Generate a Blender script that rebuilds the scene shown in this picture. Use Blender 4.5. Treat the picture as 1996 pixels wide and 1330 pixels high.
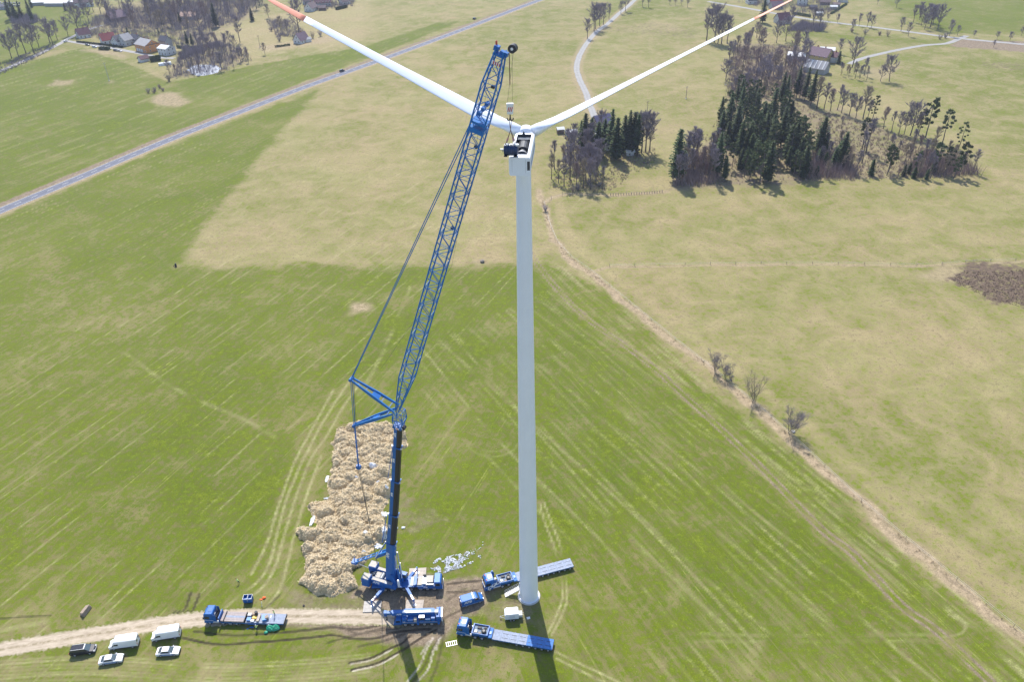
import bpy, bmesh, math, random
import numpy as np
from mathutils import Vector, Matrix
for _o in list(bpy.data.objects):
    bpy.data.objects.remove(_o, do_unlink=True)
C = bpy.context.scene.collection
rad = math.radians
# ------------------------------------------------------------------ camera
F_PX, CX, CY, H_CAM = 1508.0, 998.0, 665.0, 146.0
PITCH, ROLL = rad(33.5), rad(-1.4)
_fwd = Vector((0, math.cos(PITCH), -math.sin(PITCH)))
_rt0 = Vector((1, 0, 0)); _up0 = _rt0.cross(_fwd)
_rt = _rt0 * math.cos(ROLL) + _up0 * math.sin(ROLL)
_up = _up0 * math.cos(ROLL) - _rt0 * math.sin(ROLL)
cam_d = bpy.data.cameras.new('camera'); cam = bpy.data.objects.new('camera', cam_d); C.objects.link(cam)
cam_d.sensor_width = 36.0; cam_d.lens = F_PX / 1996.0 * 36.0
cam_d.clip_start = 1.0; cam_d.clip_end = 30000.0
_m = Matrix((_rt, _up, -_fwd)).transposed().to_4x4(); _m.translation = (0, 0, H_CAM)
cam.matrix_world = _m
bpy.context.scene.camera = cam
# ------------------------------------------------------------------ sky, sun, exposure
SUN_EL, SUN_AZ = rad(50), rad(99.5)          # azimuth measured from +X, counter-clockwise
world = bpy.data.worlds.new('World'); bpy.context.scene.world = world; world.use_nodes = True
_wn = world.node_tree.nodes; _wl = world.node_tree.links; _wn.clear()
_sky = _wn.new('ShaderNodeTexSky'); _sky.sky_type = 'NISHITA'; _sky.sun_disc = False
_sky.sun_elevation = SUN_EL; _sky.sun_rotation = math.pi / 2 - SUN_AZ; _sky.altitude = 500
_sky.air_density = 1.0; _sky.dust_density = 1.2; _sky.ozone_density = 1.0
_bg = _wn.new('ShaderNodeBackground'); _bg.inputs[1].default_value = 0.15
_wo = _wn.new('ShaderNodeOutputWorld'); _wl.new(_sky.outputs[0], _bg.inputs[0]); _wl.new(_bg.outputs[0], _wo.inputs[0])
sun_d = bpy.data.lights.new('sun', 'SUN'); sun_d.energy = 4.2; sun_d.angle = rad(0.53); sun_d.color = (1.0, 0.955, 0.88)
sun = bpy.data.objects.new('sun', sun_d); C.objects.link(sun)
_sd = Vector((math.cos(SUN_EL) * math.cos(SUN_AZ), math.cos(SUN_EL) * math.sin(SUN_AZ), math.sin(SUN_EL)))
sun.rotation_euler = _sd.to_track_quat('Z', 'Y').to_euler(); sun.location = (0, 0, 300)
_vs = bpy.context.scene.view_settings
_vs.view_transform = 'Standard'; _vs.look = 'None'; _vs.exposure = 0.62; _vs.gamma = 1.0; _vs.use_curve_mapping = False
_cy = bpy.context.scene.cycles
_cy.max_bounces = 6; _cy.diffuse_bounces = 2; _cy.glossy_bounces = 2; _cy.transparent_max_bounces = 8; _cy.volume_bounces = 0; _cy.use_denoising = True
# ------------------------------------------------------------------ pixel -> place
def ray(px, py):
    return _rt * ((px - CX) / F_PX) - _up * ((py - CY) / F_PX) + _fwd
def G(px, py, z=0.0):
    d = ray(px, py); return Vector((0, 0, H_CAM)) + d * ((z - H_CAM) / d.z)
def on_plane(px, py, p0, n):
    d = ray(px, py); o = Vector((0, 0, H_CAM)); return o + d * ((p0 - o).dot(n) / d.dot(n))
def proj(p):
    v = Vector(p) - Vector((0, 0, H_CAM)); z = v.dot(_fwd)
    return CX + F_PX * v.dot(_rt) / z, CY - F_PX * v.dot(_up) / z
# ------------------------------------------------------------------ materials
MATS = {}
def mat(name, col, rough=0.6, metal=0.0, var=0.12, scale=2.0, bump=0.0, bscale=None, spec=0.5, coat=0.0, detail=6.0):
    if name in MATS: return MATS[name]
    m = bpy.data.materials.new(name); m.use_nodes = True; nt = m.node_tree; b = nt.nodes['Principled BSDF']
    b.inputs['Roughness'].default_value = rough; b.inputs['Metallic'].default_value = metal
    b.inputs['Specular IOR Level'].default_value = spec; b.inputs['Coat Weight'].default_value = coat
    tc = nt.nodes.new('ShaderNodeTexCoord'); nz = nt.nodes.new('ShaderNodeTexNoise')
    nz.inputs['Scale'].default_value = scale; nz.inputs['Detail'].default_value = detail; nz.inputs['Roughness'].default_value = 0.62
    nt.links.new(tc.outputs['Object'], nz.inputs['Vector'])
    mr = nt.nodes.new('ShaderNodeMapRange'); mr.inputs[1].default_value = 0.25; mr.inputs[2].default_value = 0.75
    mr.inputs[3].default_value = 1 - var; mr.inputs[4].default_value = 1 + var
    nt.links.new(nz.outputs['Fac'], mr.inputs[0])
    mx = nt.nodes.new('ShaderNodeMix'); mx.data_type = 'RGBA'; mx.blend_type = 'MULTIPLY'; mx.inputs[0].default_value = 1.0
    mx.inputs[6].default_value = (*col, 1); nt.links.new(mr.outputs[0], mx.inputs[7]); nt.links.new(mx.outputs[2], b.inputs['Base Color'])
    rr = nt.nodes.new('ShaderNodeMapRange'); rr.inputs[3].default_value = max(0.02, rough - 0.08); rr.inputs[4].default_value = min(1, rough + 0.1)
    nt.links.new(nz.outputs['Fac'], rr.inputs[0]); nt.links.new(rr.outputs[0], b.inputs['Roughness'])
    if bump:
        n2 = nt.nodes.new('ShaderNodeTexNoise'); n2.inputs['Scale'].default_value = bscale or scale * 3; n2.inputs['Detail'].default_value = 5
        nt.links.new(tc.outputs['Object'], n2.inputs['Vector'])
        bp = nt.nodes.new('ShaderNodeBump'); bp.inputs['Strength'].default_value = bump; bp.inputs['Distance'].default_value = 0.05
        nt.links.new(n2.outputs['Fac'], bp.inputs['Height']); nt.links.new(bp.outputs[0], b.inputs['Normal'])
    MATS[name] = m; return m
BLUE = mat('blue_paint', (0.004, 0.115, 0.40), 0.48, var=0.16, scale=1.2, coat=0.0)
BLUE2 = mat('worn_blue_paint', (0.014, 0.12, 0.32), 0.5, var=0.25, scale=2.5)
BLUEL = mat('lattice_blue_paint', (0.003, 0.135, 0.42), 0.5, var=0.15, scale=0.8)
WHITE = mat('white_paint', (0.78, 0.79, 0.80), 0.3, var=0.04, scale=1.0, coat=0.2)
TWHITE = mat('turbine_white_skylit', (0.79, 0.825, 0.90), 0.42, var=0.03, scale=0.25)  # blue tint in the white stands for skylight on the shaded side
GREYL = mat('light_grey_cover', (0.46, 0.42, 0.36), 0.7, var=0.15, scale=2.0)
GREYM = mat('steel_grey', (0.30, 0.31, 0.32), 0.5, metal=0.2, var=0.2, scale=3.0)
GALV = mat('galvanised_steel', (0.55, 0.56, 0.57), 0.45, metal=0.3, var=0.12, scale=4.0)
DARK = mat('dark_underframe', (0.022, 0.024, 0.03), 0.6, var=0.3, scale=3)
BLACKB = mat('dark_boom_half', (0.017, 0.018, 0.018), 0.55, var=0.2, scale=2)
RUBBER = mat('tyre_rubber', (0.03, 0.03, 0.03), 0.85, var=0.3, scale=6)
DUSTYRIM = mat('dusty_wheel_rim', (0.30, 0.27, 0.24), 0.7, var=0.3, scale=6)
RIMW = mat('light_wheel_rim', (0.5, 0.5, 0.52), 0.4, metal=0.4, var=0.15, scale=6)
GLASS = mat('dark_window_glass', (0.02, 0.028, 0.035), 0.08, var=0.1, scale=2, spec=0.8)
GLASSL = mat('windscreen_glass', (0.07, 0.10, 0.115), 0.06, var=0.1, scale=2, spec=0.8)
BLACKCAR = mat('black_car_paint', (0.02, 0.02, 0.028), 0.22, var=0.1, scale=2, coat=0.4)
RED = mat('red_paint', (0.55, 0.05, 0.03), 0.45, var=0.12)
REDTIP = mat('overlit_red_blade_band', (0.84, 0.30, 0.19), 0.45, var=0.04, scale=0.4)  # red lightened in colour to imitate overexposed sunlight on the tips
ORANGE = mat('orange_plastic', (0.85, 0.14, 0.02), 0.6, var=0.2, scale=6)
YELLOW = mat('yellow_paint', (0.75, 0.5, 0.06), 0.5, var=0.15)
WOOD = mat('weathered_wood', (0.34, 0.27, 0.21), 0.85, var=0.3, scale=4, bump=0.4)
MATW = mat('pale_timber_mat', (0.45, 0.39, 0.33), 0.85, var=0.25, scale=3, bump=0.3)
STEELP = mat('muddy_steel_plate', (0.33, 0.31, 0.29), 0.6, metal=0.1, var=0.25, scale=2)
DECKB = mat('blue_grey_deck_steel', (0.27, 0.31, 0.40), 0.68, metal=0.0, spec=0.3, var=0.28, scale=2.2)
DECKB2 = mat('worn_blue_deck', (0.05, 0.17, 0.45), 0.62, spec=0.3, var=0.3, scale=2.2)
DECKG = mat('timber_and_steel_deck', (0.33, 0.28, 0.27), 0.7, var=0.28, scale=2.5)
ROPE = mat('wire_rope', (0.05, 0.05, 0.055), 0.6, var=0.2)
SLING = mat('brown_lifting_sling', (0.20, 0.12, 0.08), 0.8, var=0.2)
TEXTW = mat('white_lettering', (0.80, 0.82, 0.85), 0.5, var=0.03)
TEXTB = mat('blue_lettering', (0.01, 0.06, 0.28), 0.5, var=0.03)
GREENT = mat('green_tarpaulin', (0.012, 0.27, 0.16), 0.4, var=0.25, scale=3)
PLASTW = mat('white_plastic_sheet', (0.66, 0.68, 0.72), 0.5, var=0.08, scale=3, bump=0.5)
# ------------------------------------------------------------------ mesh builder
class MB:
    def __init__(s): s.v = []; s.f = []; s.mi = []
    def add(s, vs, fs, mi=0):
        k = len(s.v); s.v += [tuple(p) for p in vs]; s.f += [tuple(i + k for i in f) for f in fs]; s.mi += [mi] * len(fs); return s
    def hexa(s, p, mi=0):
        return s.add(p, [(3, 2, 1, 0), (4, 5, 6, 7), (0, 1, 5, 4), (1, 2, 6, 5), (2, 3, 7, 6), (3, 0, 4, 7)], mi)
    def box(s, c, d, rz=0.0, M=None, mi=0):
        x, y, z = d[0] / 2, d[1] / 2, d[2] / 2
        p = [Vector(q) for q in ((-x, -y, -z), (x, -y, -z), (x, y, -z), (-x, y, -z), (-x, -y, z), (x, -y, z), (x, y, z), (-x, y, z))]
        R = M if M is not None else Matrix.Rotation(rz, 3, 'Z')
        return s.hexa([R @ q + Vector(c) for q in p], mi)
    def bb(s, x0, x1, y0, y1, z0, z1, mi=0):
        return s.box(((x0 + x1) / 2, (y0 + y1) / 2, (z0 + z1) / 2), (x1 - x0, y1 - y0, z1 - z0), mi=mi)
    def tube(s, a, b, r0, r1=None, n=6, caps=True, mi=0):
        a, b = Vector(a), Vector(b); r1 = r0 if r1 is None else r1
        d = (b - a); d = d.normalized() if d.length > 1e-9 else Vector((0, 0, 1))
        u = d.orthogonal().normalized(); w = d.cross(u)
        vs = []
        for c, r in ((a, r0), (b, r1)):
            for i in range(n):
                t = 2 * math.pi * i / n; vs.append(c + (u * math.cos(t) + w * math.sin(t)) * r)
        fs = [(i, (i + 1) % n, n + (i + 1) % n, n + i) for i in range(n)]
        if caps: fs += [tuple(range(n - 1, -1, -1)), tuple(range(n, 2 * n))]
        return s.add(vs, fs, mi)
    def loft(s, rings, caps=True, mi=0):
        n = len(rings[0]); vs = [p for r in rings for p in r]; fs = []
        for k in range(len(rings) - 1):
            for i in range(n):
                j = (i + 1) % n; fs.append((k * n + i, k * n + j, (k + 1) * n + j, (k + 1) * n + i))
        if caps: fs += [tuple(range(n - 1, -1, -1)), tuple(range((len(rings) - 1) * n, len(rings) * n))]
        return s.add(vs, fs, mi)
    def profile(s, pts, w, inset=0.06, mi=0):
        """side profile (x,z) swept across y with softened flanks"""
        cx = sum(p[0] for p in pts) / len(pts); cz = sum(p[1] for p in pts) / len(pts)
        def ring(y, k):
            r = []
            for x, z in pts:
                dx, dz = cx - x, cz - z; L = math.hypot(dx, dz) or 1; r.append((x + dx / L * k, y, z + dz / L * k))
            return r
        return s.loft([ring(-w / 2, inset), ring(-w / 2 + inset, 0), ring(w / 2 - inset, 0), ring(w / 2, inset)], mi=mi)
    def build(s, name, m, parent=None, smooth=False, loc=None, rz=0.0, bevel=0.0):
        me = bpy.data.meshes.new(name); me.from_pydata(s.v, [], s.f)
        for q in (m if isinstance(m, (list, tuple)) else [m]): me.materials.append(q)
        if any(s.mi): me.polygons.foreach_set('material_index', s.mi)
        bm = bmesh.new(); bm.from_mesh(me); bmesh.ops.recalc_face_normals(bm, faces=bm.faces)
        if bevel: bmesh.ops.bevel(bm, geom=[e for e in bm.edges if len(e.link_faces) == 2 and e.calc_face_angle(0) > 0.5], offset=bevel, segments=2, affect='EDGES', clamp_overlap=True)
        bm.to_mesh(me); bm.free()
        if smooth: me.polygons.foreach_set('use_smooth', [True] * len(me.polygons))
        me.update(); return link(name, me, parent, loc, rz)
def link(name, me, parent=None, loc=None, rz=0.0):
    o = bpy.data.objects.new(name, me); C.objects.link(o)
    if parent is not None: o.parent = parent
    if loc is not None: o.location = loc
    if rz: o.rotation_euler = (0, 0, rz)
    return o
def tag(o, label, cat, group=None):
    o['label'] = label; o['category'] = cat
    if group: o['group'] = group
    return o
def thing(name, label, cat, loc=(0, 0, 0), rz=0.0, group=None):
    o = bpy.data.objects.new(name, None); C.objects.link(o); o.empty_display_size = 0.5
    o.location = loc; o.rotation_euler = (0, 0, rz); return tag(o, label, cat, group)
def struct(o, kind='structure'): o['kind'] = kind; return o
def copy_tree(o, parent=None):
    c = o.copy(); C.objects.link(c); c.parent = parent
    for ch in [q for q in o.children]: copy_tree(ch, c)
    return c
_LET = {}
def lettering(s, parent, loc, rot, size, m=None, shear=0.18, name='lettering', bold=0.035):
    m = m or TEXTW; key = (s, round(size, 3), m.name, shear, bold)
    if key not in _LET:
        cu = bpy.data.curves.new('letter_outline', 'FONT'); cu.body = s; cu.size = size; cu.shear = shear; cu.extrude = 0.006; cu.offset = bold * size
        cu.resolution_u = 2; cu.align_x = 'CENTER'; cu.align_y = 'CENTER'
        t = bpy.data.objects.new('letter_outline', cu); C.objects.link(t); bpy.context.view_layer.update()
        me = bpy.data.meshes.new_from_object(t.evaluated_get(bpy.context.evaluated_depsgraph_get())); me.name = name
        bpy.data.objects.remove(t, do_unlink=True); me.materials.clear(); me.materials.append(m); _LET[key] = me
    o = link(name, _LET[key], parent); o.location = loc; o.rotation_euler = rot; return o
def edge_pose(pr, pf, halfw, extra=0.0):
    """ground pose of a vehicle from the rear and front ends of its near side"""
    a, b = G(*pr), G(*pf); d = (b - a).normalized(); n = Vector((-d.y, d.x, 0))
    if n.y < 0: n = -n
    c = (a + b) / 2 + n * halfw; return Vector((c.x, c.y, 0)), math.atan2(d.y, d.x), (b - a).length
# value noise in numpy for shaping geometry
_rng = np.random.RandomState(7); _perm = _rng.rand(256, 256)
def vnoise(x, y):
    x0 = np.floor(x).astype(int); y0 = np.floor(y).astype(int); fx = x - x0; fy = y - y0
    fx = fx * fx * (3 - 2 * fx); fy = fy * fy * (3 - 2 * fy); P = lambda i, j: _perm[i & 255, j & 255]
    return (P(x0, y0) * (1 - fx) + P(x0 + 1, y0) * fx) * (1 - fy) + (P(x0, y0 + 1) * (1 - fx) + P(x0 + 1, y0 + 1) * fx) * fy
def fbm(x, y, o=4):
    a, s, t = 0.5, 0.0, 0.0
    for k in range(o): s = s + a * vnoise(x + 17.3 * k, y - 9.1 * k); t += a; a *= 0.5; x = x * 2.03; y = y * 2.03
    return s / t
def seg_dist(X, Y, pts):
    d = np.full(X.shape, 1e9)
    for (ax, ay), (bx, by) in zip(pts[:-1], pts[1:]):
        dx, dy = bx - ax, by - ay; L = dx * dx + dy * dy + 1e-12
        t = np.clip(((X - ax) * dx + (Y - ay) * dy) / L, 0, 1); d = np.minimum(d, np.hypot(X - ax - t * dx, Y - ay - t * dy))
    return d
def poly_sd(X, Y, pts):
    """signed distance, positive inside"""
    P = list(pts) + [pts[0]]; d = seg_dist(X, Y, P); ins = np.zeros(X.shape, bool)
    for (ax, ay), (bx, by) in zip(P[:-1], P[1:]):
        if ay == by: continue
        c = ((ay > Y) != (by > Y)) & (X < (bx - ax) * (Y - ay) / (by - ay) + ax); ins ^= c
    return np.where(ins, d, -d)
def gp(pts): return [(G(*p).x, G(*p).y) for p in pts]
def smooth01(a, b, x):
    t = np.clip((x - a) / (b - a), 0, 1); return t * t * (3 - 2 * t)
def spline(pts, n=8):
    """Catmull-Rom through 2-D points"""
    P = [np.array(p, float) for p in pts]; P = [2 * P[0] - P[1]] + P + [2 * P[-1] - P[-2]]; out = []
    for i in range(1, len(P) - 2):
        for k in range(n):
            t = k / n; a, b, c, d = P[i - 1], P[i], P[i + 1], P[i + 2]
            out.append(tuple(0.5 * (2 * b + (c - a) * t + (2 * a - 5 * b + 4 * c - d) * t * t + (3 * b - a - 3 * c + d) * t ** 3)))
    out.append(tuple(P[-2])); return out
# ================================================================== GROUND
DITCH_PX = [(1050, 372), (1058, 398), (1066, 430), (1080, 468), (1102, 497), (1150, 532), (1200, 573), (1300, 655), (1380, 718), (1470, 792), (1560, 872), (1680, 985), (1800, 1085), (1996, 1245), (2150, 1375)]
MAINROAD_PX = [(-260, 522), (0, 411), (150, 348), (330, 272), (470, 217), (600, 167), (720, 124), (880, 65), (1050, 0), (1150, -34)]
LANE_PX = [(1166, 262), (1158, 226), (1149, 203), (1142, 180), (1130, 155), (1124, 130), (1131, 105), (1145, 82), (1162, 62), (1185, 45), (1207, 25), (1228, 8), (1250, -14)]
def _g2(pts): return [tuple(p) for p in gp(pts)]
def make_ground():
    rows = [-900.0, -400.0, -150.0, -40.0, 30.0, 60.0]
    py = 1352.0
    while py > -6: rows.append(G(998, py).y); py -= 2.5
    y = rows[-1]
    while y < 3900: y *= 1.10; rows.append(y)
    rows = np.array(rows)
    s = np.concatenate([-np.geomspace(2, 0.72, 12), np.linspace(-0.70, 0.68, 660), np.geomspace(0.70, 2, 12)])
    Y, S = np.meshgrid(rows, s, indexing='ij'); X = S * (np.maximum(Y, -30) + 98.0)
    nr, ns = X.shape; n = nr * ns
    view = (Y < 1100)
    Rg = np.full(X.shape, 0.20); So = np.zeros(X.shape); St = np.zeros(X.shape); He = np.zeros(X.shape)
    Dr = np.zeros(X.shape); Pl = np.zeros(X.shape); Ru = np.zeros(X.shape); Wh = np.zeros(X.shape)
    def area(ch, pts, val, feather=3.0, wob=0.0, wsc=12.0):
        P = _g2(pts); xs = [p[0] for p in P]; ys = [p[1] for p in P]; m = feather * 2 + wob + 4
        B = (X > min(xs) - m) & (X < max(xs) + m) & (Y > min(ys) - m) & (Y < max(ys) + m)
        d = poly_sd(X[B], Y[B], P)
        if wob: d = d + (fbm(X[B] / wsc, Y[B] / wsc) - 0.5) * 2 * wob
        w = smooth01(-feather, feather, d); ch[B] = ch[B] * (1 - w) + val * w
    def line(ch, pts, val, hw, feather=0.3, brk=0.0, world=False, mx=True, wig=0.0):
        P = pts if world else _g2(pts); xs = [p[0] for p in P]; ys = [p[1] for p in P]; m = hw + feather + 1 + wig
        B = (X > min(xs) - m) & (X < max(xs) + m) & (Y > min(ys) - m) & (Y < max(ys) + m)
        x, y_ = X[B], Y[B]
        if wig: x = x + (fbm(x / 7, y_ / 7, 2) - .5) * wig * 2; y_ = y_ + (fbm(x / 7 + 50, y_ / 7, 2) - .5) * wig * 2
        w = val * (1 - smooth01(hw, hw + feather, seg_dist(x, y_, P)))
        if brk: w = w * smooth01(brk - 0.18, brk + 0.12, fbm(x / 9 + 3, y_ / 9, 3))
        ch[B] = np.maximum(ch[B], w)
    # ---- fields
    area(Rg, [(1040, 515), (1996, 505), (2300, 500), (2300, 1500), (2170, 1400), (1560, 868), (1150, 530)], 0.17, 6)
    area(Rg, [(1500, 760), (1996, 720), (2300, 900), (2300, 1500), (1680, 985)], 0.29, 14)
    area(Rg, [(1080, 400), (1400, 385), (2000, 360), (2000, 470), (1500, 480), (1150, 500)], 0.18, 8)
    area(Rg, [(1660, 110), (1996, 80), (2300, 70), (2300, 330), (1960, 330), (1900, 210), (1700, 170)], 0.38, 25)
    area(Rg, [(1640, -40), (1996, -40), (2300, -40), (2300, 75), (1860, 66), (1760, 30)], 0.62, 12)
    area(Rg, [(1530, 55), (1860, 78), (1860, 90), (1540, 80)], 0.55, 15)
    area(Rg, [(1100, -30), (1400, -30), (1420, 30), (1150, 50)], 0.42, 15)
    area(Rg, [(1000, 20), (1120, 10), (1120, 100), (960, 95)], 0.38, 20)
    area(Rg, [(-300, -20), (160, -20), (200, 60), (130, 80), (0, 132), (-300, 240)], 0.62, 12)
    area(Rg, [(-300, 560), (0, 425), (330, 283), (620, 176), (600, 205), (480, 345), (350, 518), (560, 513), (950, 512), (1045, 508), (1100, 520), (1150, 545), (1560, 900), (2150, 1420), (2100, 1600), (-300, 1600)], 0.64, 3.0, 5.0, 14)
    area(Rg, [(-300, 560), (0, 428), (330, 285), (600, 186), (560, 240), (400, 420), (300, 520), (0, 640), (-300, 700)], 0.66, 8)
    area(Rg, [(1045, 570), (1110, 590), (1300, 760), (1500, 960), (1800, 1260), (1700, 1330), (1400, 1300), (1200, 1200), (1060, 1050)], 0.79, 8)
    area(Rg, [(600, 540), (990, 530), (990, 760), (780, 800), (700, 700)], 0.70, 10)
    area(Rg, [(100, 860), (560, 860), (520, 1080), (300, 1130), (60, 1060)], 0.74, 12)
    area(Rg, [(0, 500), (270, 560), (350, 640), (200, 700), (0, 720)], 0.54, 16)
    area(Rg, [(790, 830), (1010, 800), (1010, 1060), (830, 1060)], 0.72, 8)
    area(Rg, [(0, 1180), (300, 1200), (700, 1300), (1000, 1270), (1100, 1400), (0, 1400)], 0.54, 5)
    area(Rg, [(-300, 225), (0, 136), (160, 92), (260, 128), (330, 160), (490, 128), (720, 88), (850, 45), (900, 40), (720, 112), (600, 156), (330, 260), (0, 395), (-300, 500)], 0.70, 2.0, 1.5, 12)
    # dry meadow beyond the green field
    area(Rg, [(628, 170), (720, 132), (880, 73), (1060, 6), (1110, 60), (1118, 140), (1145, 215), (1070, 330), (1050, 380), (1045, 505), (950, 511), (560, 513), (350, 519), (480, 345), (600, 205)], 0.12, 5.0, 7.0, 12)
    area(Rg, [(860, 60), (1060, 0), (1115, 60), (1118, 120), (1000, 150), (850, 120)], 0.30, 14)
    area(Rg, [(1140, 150), (1420, 130), (1400, 230), (1280, 250), (1170, 215)], 0.20, 10)
    # ---- tramlines and wheel marks
    rng = random.Random(5)
    D = _g2(DITCH_PX)
    a = np.array(D[5]); b = np.array(D[-2]); t = (b - a) / np.linalg.norm(b - a)
    def dline(off, ang, length, val, hw, brk, back=10):
        # a line 'off' metres to the field side of the ditch
        nrm = np.array([-abs(t[1]), -abs(t[0])]); nrm /= np.linalg.norm(nrm)
        c, s_ = math.cos(ang), math.sin(ang); tt = np.array([t[0] * c - t[1] * s_, t[0] * s_ + t[1] * c])
        p0 = a + nrm * off - tt * back; P = [tuple(p0 + tt * (k / 12 * (length + back)) + nrm * 1.2 * math.sin(k * 0.8 + off)) for k in range(13)]
        line(Pl, P, val, hw, 0.28, brk, world=True)
    for off in (4.0, 6.8, 9.4, 12.4): dline(off, 0.0, 220, rng.uniform(0.3, 0.5), 0.30, rng.uniform(0.3, 0.5))
    off = 19.0
    while off < 88:
        dline(off, rad(6.0), 190, rng.uniform(0.15, 0.38), 0.28, rng.uniform(0.38, 0.56), back=-off * 0.25)
        dline(off + 1.9, rad(6.0), 190, rng.uniform(0.1, 0.28), 0.26, rng.uniform(0.42, 0.58), back=-off * 0.25)
        off += rng.uniform(3.0, 6.5)
    TRK = [(1020, 470), (1043, 508), (1086, 563), (1143, 620), (1223, 677), (1286, 726), (1311, 751), (1416, 847), (1491, 920), (1600, 1031), (1663, 1081), (1758, 1182), (1825, 1230), (1926, 1326), (2000, 1400)]
    Tw = [np.array(p) for p in spline(_g2(TRK), 6)]
    for o in (-0.95, 0.95):
        L = []
        for i, p in enumerate(Tw):
            d = Tw[min(i + 1, len(Tw) - 1)] - Tw[max(i - 1, 0)]; d /= np.linalg.norm(d); L.append(tuple(p + np.array([-d[1], d[0]]) * o))
        line(So, L, 0.72, 0.22, 0.45, 0.2, world=True)
    line(Dr, [tuple(p) for p in Tw], 0.35, 1.6, 1.2, world=True)
    rd = np.array(_g2([(0, 415), (600, 165)])); rt_ = (rd[1] - rd[0]) / np.linalg.norm(rd[1] - rd[0]); rn = np.array([rt_[1], -rt_[0]])
    off = 10.0
    while off < 250:
        L = [tuple(rd[0] + rn * (off + 0.8 * math.sin(k + off)) + rt_ * (-340 + 460 * k / 14)) for k in range(15)]
        line(Pl, L, rng.uniform(0.15, 0.5), 0.10, 0.28, rng.uniform(0.45, 0.62), world=True)
        off += rng.uniform(2.5, 9.0)
    off = 8.0
    while off < 260:
        L = [tuple(rd[0] - rn * off + rt_ * (-50 + 640 * k / 14)) for k in range(15)]
        line(Pl, L, rng.uniform(0.2, 0.45), 0.5, 0.9, rng.uniform(0.5, 0.62), world=True); off += rng.uniform(6, 16)
    for P in ([(680, 745), (650, 790), (620, 840), (600, 880), (589, 900), (572, 940), (558, 975), (540, 1041), (526, 1097), (505, 1132), (470, 1160), (440, 1185)],
              [(700, 750), (668, 795), (637, 850), (607, 893), (590, 935), (575, 975), (551, 1055), (537, 1104), (515, 1142), (480, 1172)],
              [(626, 890), (600, 960), (575, 1040), (560, 1100), (545, 1150), (520, 1185)], [(650, 760), (612, 830), (575, 900), (545, 980), (520, 1060), (490, 1120)]):
        line(Pl, spline(P, 5), 0.55, 0.2, 0.35, 0.25)
        line(Dr, spline(P, 5), 0.28, 0.8, 1.6)
    for P in ([(1300, 1235), (1500, 1240), (1700, 1240), (1820, 1238)], [(1300, 1250), (1500, 1252), (1810, 1250)]): line(Pl, spline(P, 5), 0.2, 0.25, 0.4, 0.5)
    for P in ([(1052, 980), (1062, 1020), (1078, 1060), (1090, 1110), (1097, 1160), (1085, 1200), (1068, 1235)], [(1060, 980), (1075, 1020), (1092, 1065), (1102, 1120), (1105, 1170), (1093, 1205), (1075, 1240)],
              [(1080, 1270), (1130, 1295), (1180, 1318), (1220, 1340)], [(1085, 1285), (1130, 1308), (1170, 1328), (1200, 1345)],
              [(1850, 1200), (1880, 1215), (1875, 1235), (1840, 1243)]):
        line(Pl, spline(P, 5), 0.6, 0.12, 0.28, 0.3)
    for P in ([(240, 685), (300, 730), (355, 765), (420, 795), (480, 820), (540, 855)], [(700, 770), (740, 700), (800, 560)], [(0, 1230), (100, 1212), (190, 1203)]):
        line(Pl, spline(P, 5), 0.3, 0.35, 0.7, 0.5)
    for k in range(7):
        yy = 1290 + k * 7; P = [(0, yy), (140, yy - 8 + rng.uniform(-4, 4)), (280, yy - 4), (430, yy + 6), (600, yy - 2), (720, yy - 14)]
        line(Pl, spline(P, 5), rng.uniform(0.2, 0.5), 0.14, 0.3, 0.35)
    for cx, cy, r in ((960, 860, 34), (960, 860, 50), (870, 830, 44), (230, 1200, 40), (1180, 1150, 60)):
        P = [(cx + r * math.cos(q), cy + r * .62 * math.sin(q)) for q in np.linspace(0.2, 4.6, 20)]; line(Pl, P, 0.16, 0.2, 0.4, 0.4)
    # ---- ditch, fence strips, verges
    line(St, D, 0.95, 0.9, 1.7, world=True, wig=2.2)
    line(So, D, 0.42, 0.25, 0.7, 0.45, world=True, wig=1.2)
    line(Dr, [(p[0] + 7, p[1] + 3.0) for p in D], 0.45, 1.4, 2.5, 0.4, world=True)
    line(St, [(1058, 398), (1075, 385), (1105, 378), (1200, 381), (1300, 374)], 0.8, 0.9, 1.2)
    line(St, [(1150, 530), (1190, 521), (1400, 517), (1600, 516), (1800, 519), (1880, 514), (2000, 510)], 0.8, 0.45, 0.8, wig=0.6)
    R_ = _g2(MAINROAD_PX); line(St, R_, 0.85, 5.2, 1.4, world=True)
    line(So, [(p[0] - 6.0, p[1] + 2.4) for p in R_], 0.9, 1.7, 0.9, 0.2, world=True)
    line(St, _g2(spline(LANE_PX, 4)), 0.6, 3.4, 2.5, world=True)
    # ---- bare soil round the work site
    area(So, [(545, 1188), (640, 1168), (700, 1148), (740, 1120), (800, 1112), (880, 1128), (945, 1128), (985, 1150), (975, 1185), (905, 1205), (885, 1238), (855, 1258), (780, 1262), (700, 1248), (640, 1236), (550, 1224)], 0.8, 2.4, 2.2, 6)
    area(So, [(960, 1150), (1010, 1140), (1060, 1160), (1070, 1190), (1040, 1225), (985, 1220), (930, 1200)], 0.45, 2.5, 2.0, 6)
    area(So, [(330, 1190), (360, 1155), (392, 1152), (388, 1195), (350, 1215), (322, 1212)], 0.35, 1.0, 1.4, 4)
    area(So, [(545, 1140), (600, 1150), (700, 1170), (690, 1190), (560, 1190)], 0.45, 2.0, 2.0, 6)
    area(So, [(780, 965), (850, 985), (870, 1015), (800, 1050), (780, 1030)], 0.42, 2.5, 2.5, 6)
    area(So, [(840, 1085), (930, 1078), (925, 1112), (850, 1120)], 0.25, 2.0, 1.5, 5)
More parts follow.
